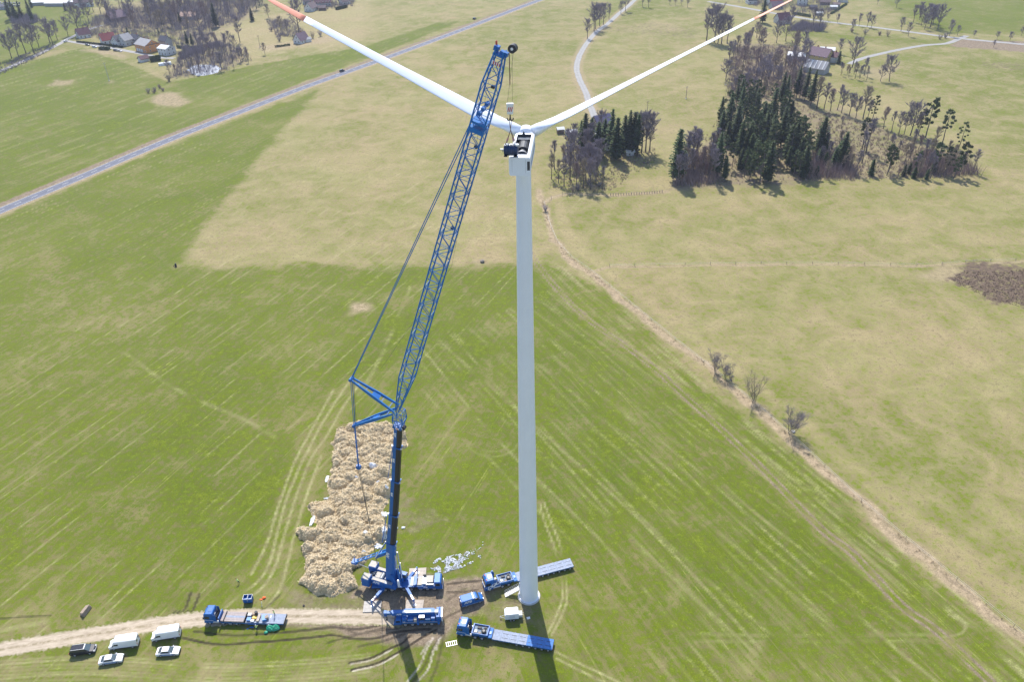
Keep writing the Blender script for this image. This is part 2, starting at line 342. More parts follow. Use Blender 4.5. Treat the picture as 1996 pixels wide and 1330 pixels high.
    area(Dr, [(540, 800), (690, 790), (640, 860), (590, 1000), (570, 1180), (490, 1190), (530, 1050), (570, 900)], 0.35, 5, 3, 10)
    area(Dr, [(780, 800), (900, 780), (960, 860), (900, 930), (800, 900)], 0.28, 7, 3, 10)
    area(Dr, [(940, 1120), (1040, 1080), (1140, 1150), (1150, 1330), (900, 1330), (880, 1280), (960, 1270)], 0.22, 6, 4, 10)
    # ruts
    for P, v in (([(550, 1235), (600, 1230), (650, 1225), (690, 1228), (730, 1222), (790, 1212)], .9), ([(354, 1246), (421, 1257), (526, 1252), (614, 1244), (650, 1240), (690, 1246), (735, 1245), (775, 1233), (840, 1226)], 1), ([(379, 1234), (456, 1240), (540, 1236), (596, 1231), (650, 1225)], .8),
                 ([(681, 1295), (725, 1285), (763, 1265), (783, 1255), (800, 1240)], 1), ([(685, 1309), (738, 1295), (775, 1275), (815, 1248), (850, 1228)], 1), ([(640, 1255), (690, 1240), (740, 1230), (780, 1225)], .6), ([(660, 1220), (700, 1236), (760, 1222)], .6),
                 ([(806, 1330), (828, 1300), (842, 1268), (860, 1240)], .6), ([(840, 1330), (852, 1300), (858, 1275), (866, 1235)], .55), ([(700, 1262), (745, 1252), (790, 1236)], .6), ([(870, 1141), (905, 1137), (945, 1133)], .9), ([(872, 1156), (900, 1156), (930, 1152)], .7),
                 ([(333, 1209), (352, 1192)], .8), ([(341, 1211), (361, 1190)], .8), ([(350, 1212), (368, 1192)], .8), ([(360, 1210), (376, 1192)], .7), ([(364, 1186), (372, 1158)], .9), ([(378, 1190), (388, 1160)], .9), ([(326, 1210), (343, 1193)], .7),
                 ([(220, 1232), (300, 1216), (352, 1209)], .5), ([(0, 1208), (60, 1203), (100, 1201)], .6), ([(505, 1200), (522, 1182), (545, 1162)], .6), ([(850, 1215), (880, 1200), (900, 1190)], .6), ([(870, 1175), (890, 1160), (905, 1150)], .5)):
        line(Ru, spline(P, 5), v, 0.17, 0.24, wig=0.25)
    for P in ([(793, 1332), (818, 1300), (830, 1270), (845, 1243)], [(815, 1330), (835, 1305), (845, 1270), (858, 1243)], [(683, 1297), (727, 1288), (764, 1268)], [(687, 1311), (740, 1298), (777, 1277)], [(822, 1275), (836, 1250)], [(850, 1268), (855, 1250)]):
        line(Wh, spline(P, 5), 0.8, 0.08, 0.22, wig=0.2)  # rut lines coloured paler than the soil around them
    # ---- bare and dark patches further out
    for P, v in (([(676, 600), (690, 590), (714, 592), (712, 606), (690, 612)], .9), ([(290, 195), (310, 178), (345, 180), (372, 198), (350, 208), (310, 206)], .85), ([(88, 168), (110, 156), (142, 155), (138, 164)], .7), ([(330, 520), (345, 515), (352, 522), (335, 526)], .8),
                 ([(930, 510), (945, 506), (948, 513), (932, 516)], .7), ([(1780, 540), (1850, 515), (1890, 520), (1860, 548)], .7), ([(140, 95), (220, 98), (250, 112), (215, 108)], .7), ([(500, 90), (640, 70), (660, 78), (520, 100)], .6), ([(1670, 140), (1760, 120), (1720, 160)], .5), ([(210, 158), (222, 154), (224, 160), (212, 163)], .9)):
        area(St, P, v, 3.0, 4.0, 7)
    area(So, [(1560, 215), (1640, 205), (1760, 262), (1860, 300), (1900, 345), (1700, 352), (1560, 350)], 0.5, 5, 4, 12)
    area(So, [(1300, 372), (1320, 340), (1390, 260), (1420, 180), (1430, 80), (1570, 90), (1600, 200), (1580, 340), (1560, 362)], 0.55, 5, 4, 12)
    area(So, [(1075, 300), (1170, 250), (1280, 250), (1290, 300), (1220, 330), (1190, 372), (1090, 370)], 0.28, 6, 4, 12)
    area(So, [(150, 60), (200, 20), (330, -10), (540, -10), (500, 30), (440, 60), (490, 120), (420, 145), (330, 155), (320, 120), (400, 90), (300, 60)], 0.5, 8, 4, 15)
    area(So, [(1872, 76), (2300, 90), (2300, 108), (1996, 101), (1850, 90)], 0.95, 2)
    area(Dr, [(430, 60), (530, 30), (720, 0), (700, 85), (560, 95), (480, 125)], 0.6, 10)
    area(He, [(1850, 545), (1885, 505), (1920, 508), (1996, 520), (2100, 520), (2100, 640), (1996, 600), (1940, 588)], 0.8, 4.0, 5.0, 6)
    area(He, [(1180, 60), (1270, 40), (1370, 60), (1350, 75), (1240, 65)], 0.3, 5, 3, 8)
    area(He, [(1890, 118), (1996, 122), (1996, 140), (1920, 132)], 0.35, 5, 3, 8)
    # sample which way the sward is combed
    a2 = np.array(_g2([(1020, 1330), (1030, 500)])); side = (X - a2[0][0]) * (a2[1][1] - a2[0][1]) - (Y - a2[0][1]) * (a2[1][0] - a2[0][0])
    Cm = smooth01(-2500, 2500, side)
    V = np.stack([X.ravel(), Y.ravel(), np.zeros(n)], 1)
    i = np.arange(nr - 1)[:, None] * ns + np.arange(ns - 1)[None]; i = i.ravel()
    Q = np.stack([i, i + 1, i + ns + 1, i + ns], 1)
    me = bpy.data.meshes.new('ground'); me.vertices.add(n); me.vertices.foreach_set('co', V.ravel().astype(np.float32))
    me.loops.add(Q.size); me.loops.foreach_set('vertex_index', Q.ravel().astype(np.int32))
    me.polygons.add(len(Q)); me.polygons.foreach_set('loop_start', np.arange(0, Q.size, 4, dtype=np.int32))
    me.update(calc_edges=True)
    for nm, ch in (('green', Rg), ('soil', So), ('straw', St), ('heath', He), ('dry', Dr), ('pale', Pl), ('rut', Ru), ('paler', Wh), ('comb', Cm)):
        at = me.attributes.new(nm, 'FLOAT', 'POINT'); at.data.foreach_set('value', ch.ravel().astype(np.float32))
    return me
class NT:
    """terse node-tree writer"""
    def __init__(s, name):
        s.m = bpy.data.materials.new(name); s.m.use_nodes = True; s.t = s.m.node_tree; s.b = s.t.nodes['Principled BSDF']
    def n(s, k, **kw):
        q = s.t.nodes.new('ShaderNode' + k)
        for a, v in kw.items(): setattr(q, a, v)
        return q
    def set(s, sock, v):
        if isinstance(v, bpy.types.NodeSocket): s.t.links.new(v, sock)
        elif isinstance(v, (tuple, list)) and len(v) == 3 and sock.type == 'RGBA': sock.default_value = (*v, 1)
        else: sock.default_value = v
    def attr(s, nm): return s.n('Attribute', attribute_name=nm).outputs['Fac']
    def math(s, op, a, b=0.0, c=None, clamp=False):
        q = s.n('Math', operation=op, use_clamp=clamp); s.set(q.inputs[0], a); s.set(q.inputs[1], b)
        if c is not None: s.set(q.inputs[2], c)
        return q.outputs[0]
    def noise(s, vec, scale, detail=4.0, rough=0.6, dist=0.0):
        q = s.n('TexNoise'); s.set(q.inputs['Vector'], vec); q.inputs['Scale'].default_value = scale; q.inputs['Detail'].default_value = detail
        q.inputs['Roughness'].default_value = rough; q.inputs['Distortion'].default_value = dist; return q.outputs['Fac']
    def rng(s, v, a, b, c=0.0, d=1.0):
        q = s.n('MapRange'); s.set(q.inputs[0], v)
        for i, x in enumerate((a, b, c, d)): s.set(q.inputs[1 + i], x)
        return q.outputs[0]
    def mix(s, f, a, b, mode='MIX'):
        q = s.n('Mix', data_type='RGBA', blend_type=mode); s.set(q.inputs[0], f); s.set(q.inputs[6], a); s.set(q.inputs[7], b); return q.outputs[2]
    def mapping(s, vec, rot=0.0, scale=(1, 1, 1)):
        q = s.n('Mapping', vector_type='TEXTURE'); s.set(q.inputs['Vector'], vec); q.inputs['Rotation'].default_value = (0, 0, rot); q.inputs['Scale'].default_value = tuple(1 / x for x in scale); return q.outputs[0]
    def out(s, col, rough=0.9, height=None, strength=0.5, dist=0.1, spec=0.2):
        s.set(s.b.inputs['Base Color'], col); s.set(s.b.inputs['Roughness'], rough); s.b.inputs['Specular IOR Level'].default_value = spec
        if height is not None:
            q = s.n('Bump'); q.inputs['Strength'].default_value = strength; q.inputs['Distance'].default_value = dist; s.set(q.inputs['Height'], height); s.t.links.new(q.outputs[0], s.b.inputs['Normal'])
        return s.m
def ground_material():
    k = NT('meadow_and_soil'); pos = k.n('NewGeometry').outputs['Position']
    A = k.mapping(pos, rad(67), (0.22, 1, 1)); B = k.mapping(pos, rad(112), (0.22, 1, 1)); comb = k.attr('comb')
    def streak(sc, det, ro):
        a = k.noise(A, sc, det, ro); b = k.noise(B, sc, det, ro); return k.math('ADD', k.math('MULTIPLY', a, k.math('SUBTRACT', 1.0, comb)), k.math('MULTIPLY', b, comb))
    big = k.noise(pos, 0.018, 4, 0.6, 0.4); mid = k.noise(pos, 0.085, 5, 0.68, 0.6); fine = k.noise(pos, 0.55, 5, 0.72); grain = k.noise(pos, 2.8, 4, 0.8)
    st1 = streak(0.10, 5, 0.65); st2 = streak(0.5, 4, 0.7)
    A2 = k.mapping(pos, rad(66.5), (0.010, 1, 1)); B2 = k.mapping(pos, rad(112.5), (0.008, 1, 1)); A3 = k.mapping(pos, rad(68), (0.02, 1, 1)); B3 = k.mapping(pos, rad(116.5), (0.010, 1, 1))
    def two(a, b): return k.math('ADD', k.math('MULTIPLY', a, k.math('SUBTRACT', 1.0, comb)), k.math('MULTIPLY', b, comb))
    ln = two(k.noise(A3, 0.8, 3, 0.7), k.noise(B3, 0.9, 3, 0.75)); lw = two(k.noise(A2, 1.1, 2, 0.6), k.noise(B2, 1.25, 2, 0.65))
    c = lambda v, w: k.math('MULTIPLY', k.math('SUBTRACT', v, 0.5), w)
    g = k.attr('green')
    for v, w in ((big, 1.0), (mid, 1.9), (fine, 3.0), (grain, 2.6)): g = k.math('ADD', g, c(v, w))
    sw = k.math('MULTIPLY', k.rng(k.attr('green'), 0.3, 0.6, 0.3, 1.0), k.rng(comb, 0, 1, 0.7, 1.0)); stk = k.math('ADD', k.math('ADD', c(st1, 0.5), c(st2, 0.7)), c(ln, 0.7)); g = k.math('ADD', g, k.math('MULTIPLY', stk, sw))
    g = k.math('SUBTRACT', g, k.math('MULTIPLY', k.attr('dry'), 0.55))
    g = k.rng(g, 0.0, 0.80)
    hue = k.rng(k.noise(pos, 0.03, 3, 0.6), 0.35, 0.65)
    dry = k.mix(hue, (0.300, 0.238, 0.128), (0.276, 0.240, 0.112)); dry = k.mix(k.rng(mid, 0.55, 0.72, 0, 0.55), dry, (0.335, 0.258, 0.155))
    grn = k.mix(k.rng(mid, 0.35, 0.65), (0.070, 0.102, 0.005), (0.114, 0.142, 0.010))
    dry = k.mix(k.rng(k.attr('green'), 0.45, 0.62, 0.0, 0.55), dry, k.mix(hue, (0.215, 0.188, 0.062), (0.185, 0.182, 0.050)))
    col = k.mix(g, dry, grn)
    # single tussocks and tufts
    tuft = k.rng(k.noise(pos, 1.15, 4, 0.75), 0.57, 0.70); col = k.mix(k.math('MULTIPLY', tuft, 0.75), col, k.mix(g, (0.185, 0.185, 0.075), (0.065, 0.105, 0.014)))
    pt = k.rng(k.noise(k.mapping(pos, 0.6, (1, 1, 1)), 0.9, 4, 0.75), 0.60, 0.74); col = k.mix(k.math('MULTIPLY', pt, 0.5), col, k.mix(k.rng(k.attr('green'), 0.45, 0.62), (0.37, 0.305, 0.17), (0.29, 0.265, 0.10)))
    lf = k.math('MULTIPLY', k.rng(lw, 0.60, 0.70, 0, 0.4), k.math('MULTIPLY', k.rng(k.attr('green'), 0.5, 0.62), k.rng(k.noise(pos, 0.06, 3, 0.6), 0.42, 0.6)))
    col = k.mix(k.math('MULTIPLY', lf, k.rng(fine, 0.35, 0.6)), col, (0.36, 0.32, 0.14))
    # pale wheel lines
    col = k.mix(k.math('MULTIPLY', k.attr('pale'), k.rng(fine, 0.3, 0.62, 0.25, 0.95)), col, (0.40, 0.355, 0.20))
    stw = k.math('MULTIPLY', k.attr('straw'), k.rng(k.math('ADD', k.math('MULTIPLY', fine, 0.6), k.math('MULTIPLY', mid, 0.4)), 0.30, 0.52, 0.2, 1.0))
    col = k.mix(stw, col, k.mix(grain, (0.25, 0.185, 0.115), (0.39, 0.305, 0.205)))
    so = k.attr('soil'); sof = k.rng(k.math('ADD', so, c(k.noise(pos, 0.22, 6, 0.75), 1.3)), 0.30, 0.72)
    so_col = k.mix(k.noise(pos, 0.9, 5, 0.75), (0.125, 0.095, 0.066), (0.30, 0.235, 0.165))
    col = k.mix(k.math('MULTIPLY', sof, k.rng(so, 0.05, 0.3)), col, so_col)
    he = k.attr('heath'); hef = k.rng(k.math('ADD', he, c(k.noise(pos, 0.35, 6, 0.8), 3.2)), 0.3, 0.75)
    col = k.mix(k.math('MULTIPLY', hef, k.rng(he, 0.05, 0.2)), col, k.mix(k.noise(pos, 1.2, 4, 0.8), (0.045, 0.032, 0.027), (0.20, 0.145, 0.10)))
    col = k.mix(k.math('MULTIPLY', k.attr('rut'), k.rng(fine, 0.3, 0.6, 0.55, 1.0)), col, (0.040, 0.030, 0.022))
    col = k.mix(k.math('MULTIPLY', k.attr('paler'), k.rng(fine, 0.3, 0.6, 0.5, 0.95)), col, (0.42, 0.37, 0.31))
    val = k.math('ADD', k.math('ADD', c(grain, 2.0), c(fine, 1.9)), 1.0)
    hv = k.n('HueSaturation'); k.set(hv.inputs['Color'], col); k.set(hv.inputs['Value'], val)
    h = k.math('SUBTRACT', k.math('ADD', k.math('MULTIPLY', fine, 0.5), k.math('MULTIPLY', grain, 0.35)), k.math('MULTIPLY', k.attr('rut'), 1.2))
    return k.out(hv.outputs[0], 0.92, h, 0.55, 0.22, 0.12)
_gm = make_ground(); _gm.materials.append(ground_material())
ground = struct(link('ground', _gm))
# ================================================================== ROADS AND TRACKS
def strip(name, pts, width, z, m, jit=0.0, seed=1, n=10, cols=2, attr=False):
    P = [np.array(p) for p in spline(_g2(pts), n)]; r = random.Random(seed); vs = []; fs = []; ac = []
    for i, p in enumerate(P):
        d = P[min(i + 1, len(P) - 1)] - P[max(i - 1, 0)]; d = d / np.linalg.norm(d); nn = np.array([-d[1], d[0]])
        for j in range(cols):
            u = -1 + 2 * j / (cols - 1); w = width / 2 * u + (r.uniform(-jit, jit) if j in (0, cols - 1) else 0)
            q = p + nn * w; vs.append((q[0], q[1], z)); ac.append(u)
        if i:
            for j in range(cols - 1): a = (i - 1) * cols + j; fs.append((a + 1, a, a + cols, a + cols + 1))
    me = bpy.data.meshes.new(name); me.from_pydata(vs, [], fs); me.materials.append(m)
    at = me.attributes.new('across', 'FLOAT', 'POINT'); at.data.foreach_set('value', np.array(ac, np.float32)); me.update()
    return struct(link(name, me)), P
def asphalt(name, c0, c1):
    k = NT(name); pos = k.n('NewGeometry').outputs['Position']; u = k.math('ABSOLUTE', k.attr('across'))
    worn = k.rng(k.math('ABSOLUTE', k.math('SUBTRACT', u, 0.5)), 0.0, 0.28, 0.5, 0.0)
    f = k.math('ADD', k.noise(pos, 0.35, 5, 0.7), k.math('MULTIPLY', worn, 0.4)); col = k.mix(k.rng(f, 0.3, 0.85), c0, c1)
    return k.out(col, 0.85, k.noise(pos, 8, 3), 0.2, 0.02)
ASPH = asphalt('grey_asphalt', (0.115, 0.122, 0.155), (0.17, 0.178, 0.215))
ASPHL = asphalt('pale_asphalt', (0.25, 0.245, 0.24), (0.36, 0.35, 0.34))
MARK = mat('road_marking_paint', (0.74, 0.74, 0.74), 0.7, var=0.12, scale=3)
main_road, MRP = strip('road', MAINROAD_PX, 7.0, 0.030, ASPH, 0.05)
lane, _ = strip('country_lane', LANE_PX, 4.2, 0.030, ASPHL, 0.2)
village_lane, _ = strip('village_lane', [(-120, 172), (-40, 152), (0, 138), (60, 112), (110, 88), (135, 74), (170, 58), (200, 48)], 4.6, 0.030, ASPHL, 0.2)
village_street, _ = strip('village_street', [(122, 78), (160, 84), (205, 91), (260, 101), (310, 111), (340, 113)], 4.6, 0.042, ASPHL, 0.2)
far_road, _ = strip('far_road', [(1380, 2), (1450, 14), (1520, 27), (1600, 40), (1700, 52), (1800, 65), (1870, 74), (1996, 86), (2200, 106)], 5.0, 0.030, ASPHL, 0.2)
farm_lane, _ = strip('farm_lane', [(1655, 124), (1685, 112), (1740, 99), (1800, 88), (1845, 84), (1872, 74), (1885, 69)], 4.4, 0.042, ASPHL, 0.2)
def marking(P, a, b, off, w, parent, name):
    """a painted line following the road from arc length a to b"""
    vs = []; fs = []; L = 0.0; pts = []
    for p, q in zip(P[:-1], P[1:]):
        s = np.linalg.norm(q - p)
        for t in (max(a, L), min(b, L + s)):
            if L <= t <= L + s and L + s > a and L < b: pts.append((p + (q - p) * ((t - L) / s), (q - p) / s))
        L += s
    for p, d in pts:
        nn = np.array([-d[1], d[0]])
        for e in (-w / 2, w / 2): r = p + nn * (off + e); vs.append((r[0], r[1], 0.036))
    fs = [(2 * i + 1, 2 * i, 2 * i + 2, 2 * i + 3) for i in range(len(pts) - 1)]
    me = bpy.data.meshes.new(name); me.from_pydata(vs, [], fs); me.materials.append(MARK); return link(name, me, parent)
_len = sum(np.linalg.norm(q - p) for p, q in zip(MRP[:-1], MRP[1:]))
for e in (-3.05, 3.05): marking(MRP, 5, _len - 5, e, 0.14, main_road, 'edge_line')
_a = 6.0
while _a < 520: marking(MRP, _a, _a + 3.6, 0, 0.16, main_road, 'lane_dash'); _a += 9.0
def dirt_material():
    k = NT('pale_dirt_track'); pos = k.n('NewGeometry').outputs['Position']; u = k.attr('across'); au = k.math('ABSOLUTE', u)
    f = k.noise(pos, 0.7, 6, 0.75); g = k.noise(k.mapping(pos, rad(8), (0.25, 1, 1)), 1.6, 5, 0.7)
    col = k.mix(k.rng(g, 0.3, 0.7), (0.33, 0.265, 0.195), (0.54, 0.455, 0.35))
    mid = k.math('MULTIPLY', k.rng(au, 0.05, 0.28, 1.0, 0.0), k.rng(f, 0.40, 0.6)); edge = k.rng(k.math('ADD', au, k.math('MULTIPLY', k.math('SUBTRACT', f, 0.5), 0.9)), 0.72, 0.98)
    col = k.mix(k.math('MULTIPLY', mid, 0.85), col, (0.20, 0.165, 0.09)); col = k.mix(edge, col, (0.20, 0.19, 0.085))
    return k.out(col, 0.95, f, 0.6, 0.1)
strip('dirt_track', [(-90, 1284), (0, 1268), (100, 1251), (200, 1235), (300, 1219), (400, 1207), (480, 1203), (560, 1202), (640, 1203), (720, 1204), (790, 1208)], 4.4, 0.012, dirt_material(), 0.35, 3, n=24, cols=9)
# pond seen through the bare wood
def pond_mat():
    k = NT('pond_water'); pos = k.n('NewGeometry').outputs['Position']; return k.out(k.mix(k.noise(pos, 0.05, 3), (0.40, 0.42, 0.46), (0.58, 0.60, 0.64)), 0.16, k.noise(pos, 1.2, 3), 0.1, 0.05, 0.6)
def flat_poly(name, pts, z, m, kind='structure', wob=0.8):
    P = spline(_g2(pts + [pts[0]]), 6)[:-1]; r = random.Random(len(P)); me = bpy.data.meshes.new(name)
    me.from_pydata([(x + r.uniform(-wob, wob), y + r.uniform(-wob, wob), z) for x, y in P], [], [tuple(range(len(P)))]); me.materials.append(m)
    return struct(link(name, me), kind)
flat_poly('pond', [(364, 136), (380, 127), (410, 126), (428, 131), (420, 142), (385, 147)], 0.02, pond_mat())
# ================================================================== WIND TURBINE
T0 = G(1031, 1163); YAW = rad(-6.0)          # nacelle axis turned slightly to the right of straight away
NB, NTOP, HUBZ = 103.5, 106.4, 105.0
turb = thing('wind_turbine', 'tall white wind turbine with open nacelle roof and two red tipped blades raised', 'wind turbine', (T0.x, T0.y, 0))
def ring(z, r, n=48): return [(r * math.cos(2 * math.pi * i / n), r * math.sin(2 * math.pi * i / n), z) for i in range(n)]
def tower_r(z): return 2.08 - (2.08 - 1.16) * (z / NB) ** 1.05
_sec = [0.35, 22.0, 49.0, 77.0, NB]
for a, b in zip(_sec[:-1], _sec[1:]):
    m = MB(); m.loft([ring(z, tower_r(z)) for z in np.linspace(a, b - 0.012, 6)], caps=False)
    m.build('tower_section', TWHITE, turb, smooth=True)
MB().loft([ring(0.0, 2.6), ring(0.22, 2.55)]).build('foundation_plinth', mat('pale_concrete', (0.5, 0.49, 0.47), 0.85, var=0.15, scale=1.5), turb)
MB().loft([ring(0.2, 2.33), ring(0.36, 2.30)]).build('base_flange', TWHITE, turb, smooth=False)
MB().box((0, 0, 0), (0.95, 0.10, 2.1)).build('tower_door', mat('tower_door_paint', (0.50, 0.53, 0.56), 0.5, var=0.05), turb, loc=(-2.08 * math.cos(rad(18)), 2.08 * math.sin(rad(18)), 3.1), rz=rad(72))
# nacelle frame: local x = along axis (rotor at +x), y = left, z up ; origin on the tower axis at the nacelle floor
nac = bpy.data.objects.new('nacelle', None); C.objects.link(nac); nac.parent = turb; nac.location = (0, 0, NB); nac.rotation_euler = (0, 0, math.pi / 2 + YAW)
NL0, NL1, NW, NH = -6.9, 4.4, 1.58, NTOP - NB
def rrect(x, w, z0, z1, r=0.35, n=4):
    P = []
    for cy, cz, a0 in ((w - r, z1 - r, 0), (-(w - r), z1 - r, 90), (-(w - r), z0 + r, 180), (w - r, z0 + r, 270)):
        for i in range(n + 1): a = rad(a0 + 90 * i / n); P.append((x, cy + r * math.cos(a), cz + r * math.sin(a)))
    return P
# hull: outer shell, open roof with a rim
def hull():
    m = MB(); R = [rrect(NL0, NW * 0.97, 0.04, NH - 0.06, 0.3), rrect(NL0 + 0.25, NW, 0, NH), rrect(3.6, NW, 0, NH), rrect(NL1, NW * 0.9, 0.12, NH - 0.1, 0.5)]
    n = len(R[0]); vs = [p for r in R for p in r]; fs = [tuple(range(n - 1, -1, -1)), tuple(range(3 * n, 4 * n))]
    top = 4                                                     # segment index of the flat roof strip (between corner 1 and 2)
    for k in range(3):
        for i in range(n):
            if k == 1 and i == top: continue
            j = (i + 1) % n; fs.append((k * n + i, k * n + j, (k + 1) * n + j, (k + 1) * n + i))
    m.add(vs, fs)
    y0 = NW - 0.35; xa, xb = NL0 + 0.25, 3.6; hx0, hx1, hy = NL0 + 1.1, 3.1, 1.08   # roof rim round the hatch
    for a, b, c, d in ((xa, hx0, -y0, y0), (hx1, xb, -y0, y0)): m.add([(a, c, NH), (b, c, NH), (b, d, NH), (a, d, NH)], [(0, 1, 2, 3)])
    for c, d in ((-y0, -hy), (hy, y0)): m.add([(hx0, c, NH), (hx1, c, NH), (hx1, d, NH), (hx0, d, NH)], [(0, 1, 2, 3)])
    return m, (hx0, hx1, hy)
_h, (HX0, HX1, HY) = hull(); shell = _h.build('nacelle_shell', TWHITE, nac, smooth=False)
MB().bb(HX0, HX1, -HY, HY, 0.15, 0.3).build('machine_floor', DARK, nac)
for a, b, c, d in ((HX0 - .03, HX0, -HY, HY), (HX1, HX1 + .03, -HY, HY), (HX0, HX1, -HY - .03, -HY), (HX0, HX1, HY, HY + .03)):
    MB().bb(a, b, c, d, 0.3, NH - 0.02).build('inner_wall', mat('dark_inner_lining', (0.05, 0.055, 0.065), 0.8, var=0.2), nac)
# machinery in the open roof
mm = MB(); mm.tube((2.4, 0, 1.35), (-0.6, 0, 1.35), 1.0, 0.9, 20); mm.tube((-0.6, 0, 1.35), (-1.5, 0, 1.35), 0.62, 0.5, 16); mm.build('gearbox', mat('gearbox_grey', (0.07, 0.075, 0.085), 0.5, metal=0.1, var=0.2), nac)
mm = MB(); mm.tube((-2.1, 0.0, 1.3), (-2.6, 0, 1.3), 0.95, 0.95, 24); mm.build('brake_disc', mat('pale_machine_grey', (0.28, 0.29, 0.31), 0.5, metal=0.2, var=0.15), nac)
MB().tube((-1.5, 0, 1.3), (-2.2, 0, 1.3), 0.18).build('coupling', WHITE, nac)
MB().tube((-2.58, 0.0, 1.5), (-2.66, 0.0, 1.5), 0.17, n=12).build('white_hub_cap', WHITE, nac)
for x in (HX0 + 0.25, HX0 + 0.8): MB().bb(x, x + 0.22, -HY + .03, HY - .03, 1.9, 2.1).build('cross_beam', WHITE if x < HX0 + .4 else DARK, nac)
for y in (-0.7, 0.1, 0.65): MB().bb(HX0 + 0.5, HX0 + 0.75, y - .15, y + .15, 1.8, 2.3).build('bracket', WHITE, nac)
for x, mt in ((HX1 - 0.35, WHITE), (HX1 - 0.95, GALV)): MB().bb(x, x + 0.12, -HY + .03, HY - .03, 2.35, 2.5).build('cross_beam', mt, nac)
mm = MB(); mm.tube((HX1 - 0.05, 0.15, NH - .1), (HX1 - 0.05, 0.15, NH + 0.55), 0.3, 0.02, 8); mm.build('crane_foot', DARK, nac)
for y in (-HY + 0.25, HY - 0.25): MB().tube((HX0 + 0.5, y, 0.9), (HX1 - 0.4, y, 0.9), 0.10).build('cable_tray', GREYM, nac)
MB().bb(HX0 + 1.6, HX0 + 2.6, -0.95, -0.35, 0.3, 1.7).build('control_box', mat('blue_grey_cabinet', (0.12, 0.15, 0.22), 0.5), nac)
# rear face details, stripe on the flank
MB().bb(NL0 - 0.015, NL0 + 0.02, -1.52, -1.12, 0.9, 2.25).build('rear_vent', mat('dark_vent', (0.045, 0.045, 0.05), 0.7), nac)
for y in (1.1, -0.9): MB().bb(NL0 - 0.012, NL0 + 0.02, y - .012, y + .012, 0.5, 2.5).build('panel_seam', GREYM, nac)
MB().add([(-5.6, -NW - .012, 0.95), (3.0, -NW - .012, 1.25), (3.0, -NW - .012, 1.75), (-5.6, -NW - .012, 1.45)], [(0, 1, 2, 3)]).build('blue_stripe', mat('pale_blue_stripe', (0.06, 0.19, 0.46), 0.5), nac)
for y in (-1.45, -1.25): MB().tube((HX1 + .5, y, NH), (HX1 + .5, y, NH + 0.55), 0.03).build('wind_sensor', GALV, nac)
# rotor: tilted 5 degrees up
rot = bpy.data.objects.new('rotor', None); C.objects.link(rot); rot.parent = turb
TILT = rad(5); axis = Vector((math.cos(math.pi / 2 + YAW) * math.cos(TILT), math.sin(math.pi / 2 + YAW) * math.cos(TILT), math.sin(TILT)))
rot.location = Vector((0, 0, HUBZ)) + axis * 5.5
side = Vector((axis.y, -axis.x, 0)).normalized(); upv = side.cross(axis)
_M = Matrix((axis, -side, upv)).transposed().to_4x4(); rot.rotation_euler = _M.to_euler()      # local x = rotor axis, z up, -y right
prof = [(-1.05, 1.35), (-0.6, 1.52), (0.3, 1.55), (1.0, 1.32), (1.55, 0.9), (1.9, 0.4), (1.98, 0.06)]
MB().loft([[(x, r * math.cos(2 * math.pi * i / 28), r * math.sin(2 * math.pi * i / 28)) for i in range(28)] for x, r in prof]).build('spinner', TWHITE, rot, smooth=True)
def blade(name_m, r0, r1, nseg):
    """blade along +z; chord mostly along x (feathered)"""
    st = [(0.9, 1.9, 1.9), (2.2, 1.95, 1.85), (5.0, 3.0, 1.45), (8.5, 3.8, 1.15), (14, 3.2, 0.9), (22, 2.3, 0.68), (30, 1.85, 0.52), (38, 1.4, 0.38), (42, 1.0, 0.26), (43.6, 0.4, 0.08), (44.2, 0.08, 0.03)]
    zs = np.linspace(r0, r1, nseg); ch = np.interp(zs, [s[0] for s in st], [s[1] for s in st]); th = np.interp(zs, [s[0] for s in st], [s[2] for s in st])
    R = []
    for z, c, t in zip(zs, ch, th):
        tw = rad(8 * (1 - z / 44) ** 2); rr = []; cir = min(1, max(0, (5.0 - z) / 3.0))
        for i in range(20):
            a = 2 * math.pi * i / 20; x = math.cos(a); y = math.sin(a)
            yy = y * t / 2 * (1 if cir > .99 else (cir + (1 - cir) * (0.35 + 0.65 * (x + 1) / 2))); xx = x * c / 2 - (1 - cir) * c * 0.18
            rr.append((xx * math.cos(tw) - yy * math.sin(tw), xx * math.sin(tw) + yy * math.cos(tw), z))
        R.append(rr)
    return MB().loft(R)
PITCHB = rad(-12)
_bm = None
for k, ang in enumerate((61.5, -61.0, 180.0)):
    b = blade(None, 0.9, 37.0, 26).build('blade', TWHITE, rot, smooth=True); 
    q = Matrix.Rotation(rad(-ang), 4, 'X') @ Matrix.Rotation(PITCHB, 4, 'Z'); b.matrix_local = Matrix.Rotation(rad(ang), 4, 'X') @ Matrix.Rotation(PITCHB, 4, 'Z')
    t_ = blade(None, 37.0, 44.2, 10).build('red_tip', REDTIP, b, smooth=True)
